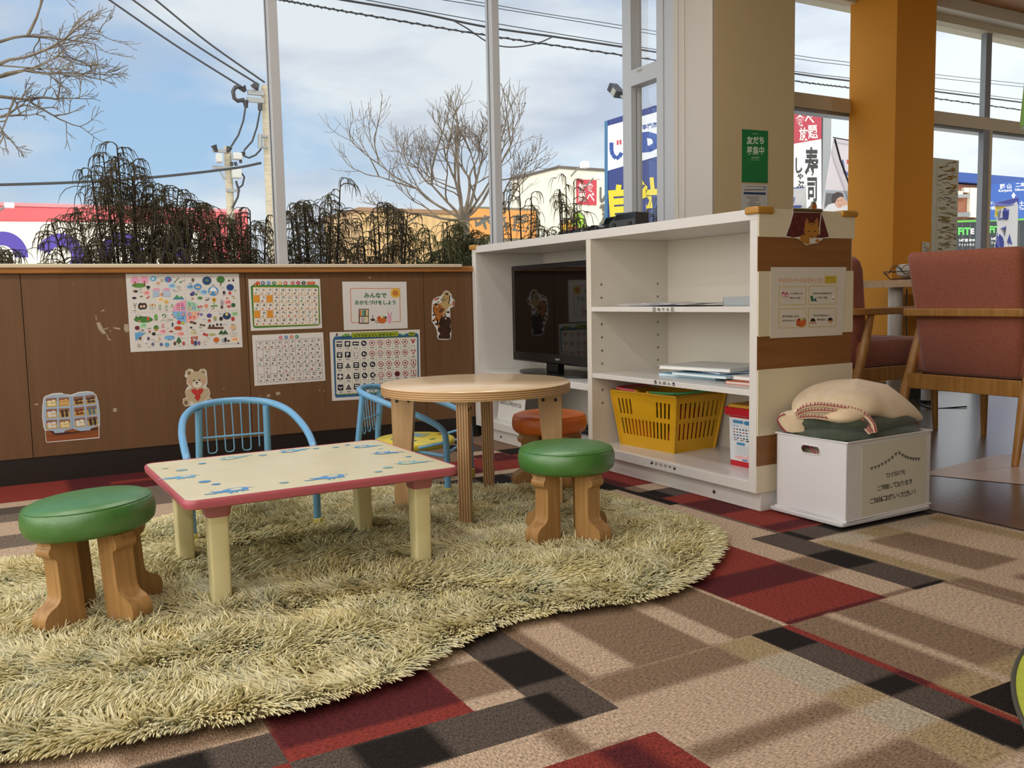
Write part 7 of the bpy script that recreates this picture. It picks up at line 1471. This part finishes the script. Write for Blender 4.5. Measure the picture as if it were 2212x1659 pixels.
b = MB(); q, w = on_y(1779, 244, 9), on_y(1796, 244, 9); b.box(q.x, w.x, 9, 9.15, GZ, q.z, mat('grey_post', '#8d9296', .5)); tag(b.build('sign_post'), 'square grey post right behind the tall red and white banner', 'post')
t = thing('portrait_banner', 'white banner with a printed picture of a person resting their head on one hand', 'banner', (on_y(1815, 420, 6.4).x, 6.4, GZ))
s = Sheet(crop(1700, 0, 2.963, on_y, 6.4), WN, .0015); s.solid([(298, 880), (560, 905), (570, 1700), (180, 1700), (245, 1215)], mat('banner_cloth', '#cdc8d2', .7), .004)
s.lay([(245, 1215), (560, 1230), (562, 1700), (200, 1700)], '#9aa0aa', 1); s.lay([(250, 1235), (330, 1240), (300, 1330), (240, 1340)], '#5e6066', 2)
s.lay([(232, 1345), (262, 1310), (330, 1290), (400, 1300), (470, 1350), (470, 1500), (220, 1500)], '#d2d4da', 3); s.ell(335, 1290, 32, 42, '#c9a08c', 4, 16); s.lay([(285, 1280), (290, 1245), (320, 1228), (352, 1236), (362, 1262), (340, 1258), (318, 1272), (306, 1300), (292, 1300)], '#3a3236', 5)
s.ell(372, 1302, 14, 24, '#c9a08c', 5, 10, rot=-20); s.line([(372, 1318), (400, 1350)], 20, '#d2d4da', 5); s.ell(326, 1284, 3.5, 2.5, '#3a2a28', 6); s.ell(346, 1282, 3.5, 2.5, '#3a2a28', 6); s.line([(330, 1312), (344, 1312)], 3, '#9a5a52', 6)
s.lay([(345, 1030), (360, 1020), (372, 1090), (395, 1110), (395, 1128), (362, 1110)], '#4a5a9a', 2); s.rect(382, 1022, 398, 1048, '#b84a52', 2)
s.build('banner_print', t, world=True, smooth=0)
b = MB(); b.tube([on_y(1803, 300, 6.36), on_y(1815, 345, 6.36), on_y(1842, 420, 6.36), on_y(1860, 470, 6.36)], .010, BLACKP, 7); b.tube([on_y(1800, 297, 6.36), on_y(1880, 312, 6.36)], .006, BLACKP, 6); q = on_y(1842, 420, 6.38); b.tube([q, (q.x, 6.38, GZ)], .012, BLACKP, 7); b.build('banner_rod', t, world=True, smooth=60)
def flag(label, pts, Y, cloth, prints, rod):
    t = thing('banner_flag', label, 'flag', (on_y(pts[0][0], pts[0][1], Y).x, Y, GZ), group='blue and white banner flags')
    s = Sheet(lambda a, q: on_y(a, q, Y)+Vector((0, .02*sin(a*.35+q*.05), 0)), WN, .004)
    n = 10; L_, R_ = pts[:len(pts)//2], pts[len(pts)//2:][::-1]
    s.solid(pts, mat('flag_cloth', cloth, .7), .003)
    for f_ in prints: f_(s)
    s.build('flag_cloth', t, world=True, smooth=0); b = MB(); b.tube([on_y(*q, Y+.03) for q in rod]+[Vector((on_y(*rod[-1], Y+.03).x, Y+.03, GZ))], .008, mat('white_rod', '#cfd0d0', .4), 6); b.build('flag_rod', t, world=True, smooth=60)
flag('blue and white flag by the tall banner, low beside the pillar', [(1700, 406), (1737, 404), (1742, 520), (1700, 520)], 5.6, '#d4d8e0', [lambda s: s.lay([(1700, 406), (1737, 404), (1738, 424), (1700, 425)], '#3a55b0', 1), lambda s: s.text('自', 1716, 432, h=14, m=ink('#3a55b0'), layer=2, bold=.04), lambda s: s.ell(1720, 452, 14, 9, '#3a55b0', 2)], [(1739, 400), (1741, 470)])
flag('blue, white and yellow flag before the blue road sign', [(2152, 438), (2196, 426), (2194, 545), (2150, 548), (2158, 490)], 5.2, '#d9dbe2', [lambda s: s.lay([(2152, 438), (2196, 426), (2196, 443), (2153, 446)], '#3a44a8', 1), lambda s: s.lay([(2152, 446), (2172, 444), (2164, 462), (2149, 470)], '#d8c838', 1), lambda s: s.text('自', 2169, 462, h=26, m=ink('#34449c'), layer=2, bold=.06), lambda s: s.lay([(2160, 484), (2178, 483), (2182, 530), (2172, 520), (2168, 494), (2161, 494)], '#34449c', 2), lambda s: s.ell(2158, 524, 6, 22, '#34449c', 2)], [(2198, 428), (2196, 545)])
# fitness building
t = thing('fitness_building', 'dark fronted fitness club with a blue roof band and green lettering, far right', 'building', (on_y(2150, 500, 18).x, 20, GZ))
b = MB(); rect_y(b, 1990, 392, 2420, 700, 18, 6, mat('brown_brick', '#8c5a44', .8)); b.build('wall', t, world=True)
b = MB(); rect_y(b, 1985, 386, 2425, 401, 17.8, 6.4, mat('blue_fascia', '#274a94', .5)); b.build('roof_band', t, world=True)
b = MB(); rect_y(b, 2066, 412, 2080, 425, 17.9, .1, WHC); rect_y(b, 2083, 405, 2094, 416, 17.9, .1, WHC); rect_y(b, 2096, 405, 2112, 470, 17.9, .1, WHC); b.build('white_panels', t, world=True)
s = Sheet(crop(1960, 240, 5.182, on_y, 17.86), WN, .01); s.lay([(200, 1230), (1600, 1180), (1600, 1900), (200, 1900)], mat('black_glazing', '#23282a', .15), 1); s.lay([(200, 1236), (1600, 1190), (1600, 1212), (200, 1260)], ink('#5aa83a'), 2); s.lay([(200, 950), (700, 930), (700, 965), (200, 985)], ink('#8a9096'), 2); s.lay([(200, 1150), (700, 1130), (700, 1180), (200, 1200)], ink('#7c8286'), 2)
for x in (606, 694, 1240): s.rect(x, 1260, x+10, 1900, '#4a5052', 2)
GL = ink('#58b85a'); WL2 = ink('#d8dcdc')
s.text('FiT', 632, 1345, w=140, m=GL, layer=3, bold=.05); s.text('E', 724, 1345, h=64, m=WL2, layer=3, bold=.05); s.text('24時間 年中', 660, 1446, w=180, m=WL2, layer=3, bold=.03); s.text('フィットネス', 656, 1496, w=180, m=WL2, layer=3, bold=.03)
s.text('FiTE', 1000, 1325, w=180, m=GL, layer=3, bold=.05); s.text('24時間', 985, 1428, w=110, m=WL2, layer=3, bold=.03); s.text('フィット', 990, 1476, w=120, m=WL2, layer=3, bold=.03)
s.build('shop_front', t, world=True, smooth=0)
# blue road sign
t = thing('road_sign', 'blue direction sign with white place names at the right edge', 'road sign', (on_y(2190, 450, 9).x, 9, GZ))
b = MB(); s = Sheet(crop(1960, 240, 5.182, on_y, 9), WN, .003); s.solid([(890, 828), (1420, 760), (1420, 1190), (890, 1225)], mat('road_sign_blue', '#2a55a6', .4), .03)
for tx, x, y, w in (('郡 山', 1098, 842, 130), ('Koriyama', 1096, 892, 150), ('二本松', 1290, 822, 160), ('Nihonmatsu', 1300, 876, 190), ('市体', 936, 1030, 76), ('南向', 940, 1086, 90), ('土湯', 1310, 1034, 120), ('Tsuchiyu', 1325, 1092, 150)): s.text(tx, x, y, w=w, m=ink('#e2e6ea'), layer=1, bold=.02, rot=-3)
s.lay([(1162, 952), (1188, 908), (1214, 948), (1200, 948), (1200, 980), (1176, 984), (1176, 952)], '#e2e6ea', 1)
s.build('sign_plate', t, world=True, smooth=0); b = MB(); q = on_y(2230, 400, 9.1); b.tube([(q.x, 9.1, GZ), (q.x, 9.1, q.z+.3)], .05, STL, 10); b.build('sign_post', t, world=True, smooth=60)
# translucent poster stuck to the right window, seen from its back
def thin_paper(c):
    k = ('thin', c)
    if k in MATS: return MATS[k]
    m = bpy.data.materials.new('thin_paper'); nt, N, L = nodes_of(m); o = N('ShaderNodeOutputMaterial'); d = N('ShaderNodeBsdfDiffuse'); t = N('ShaderNodeBsdfTranslucent'); x = N('ShaderNodeMixShader'); x.inputs[0].default_value = .62
    for q in (d, t): q.inputs[0].default_value = (*lin(c), 1)
    L(d.outputs[0], x.inputs[1]); L(t.outputs[0], x.inputs[2]); L(x.outputs[0], o.inputs[0]); MATS[k] = m; return m
s = Sheet(crop(1960, 240, 5.182, on_y, YG-.004), WN); s.solid([(285, 520), (578, 553), (552, 1575), (270, 1585)], thin_paper('#cfc9b8'), .0005)
r = random.Random(17)
for k in range(130):
    v = r.random(); x, y = r.uniform(350, 545), 570+v*980; c = ('#b8a672', '#aca48e', '#c4bca6', '#a39b88', '#bcaa70', '#d0cabb')[r.randrange(6)]
    if 620 < y < 960 and r.random() < .6: c = '#bd9c50'
    s.ell(x, y, min(r.uniform(8, 60), x-340, 552-x), r.uniform(3, 14), thin_paper(c), 1, 9, rot=r.uniform(-15, 25))
s.line([(340, 528), (318, 1580)], 7, thin_paper('#e4e2da'), 2); s.line([(278, 1070), (560, 1088)], 7, thin_paper('#e4e2da'), 2)
tag(s.build('window_poster', smooth=0), 'pale poster stuck on the right window, seen from its back, beside the orange column', 'poster')
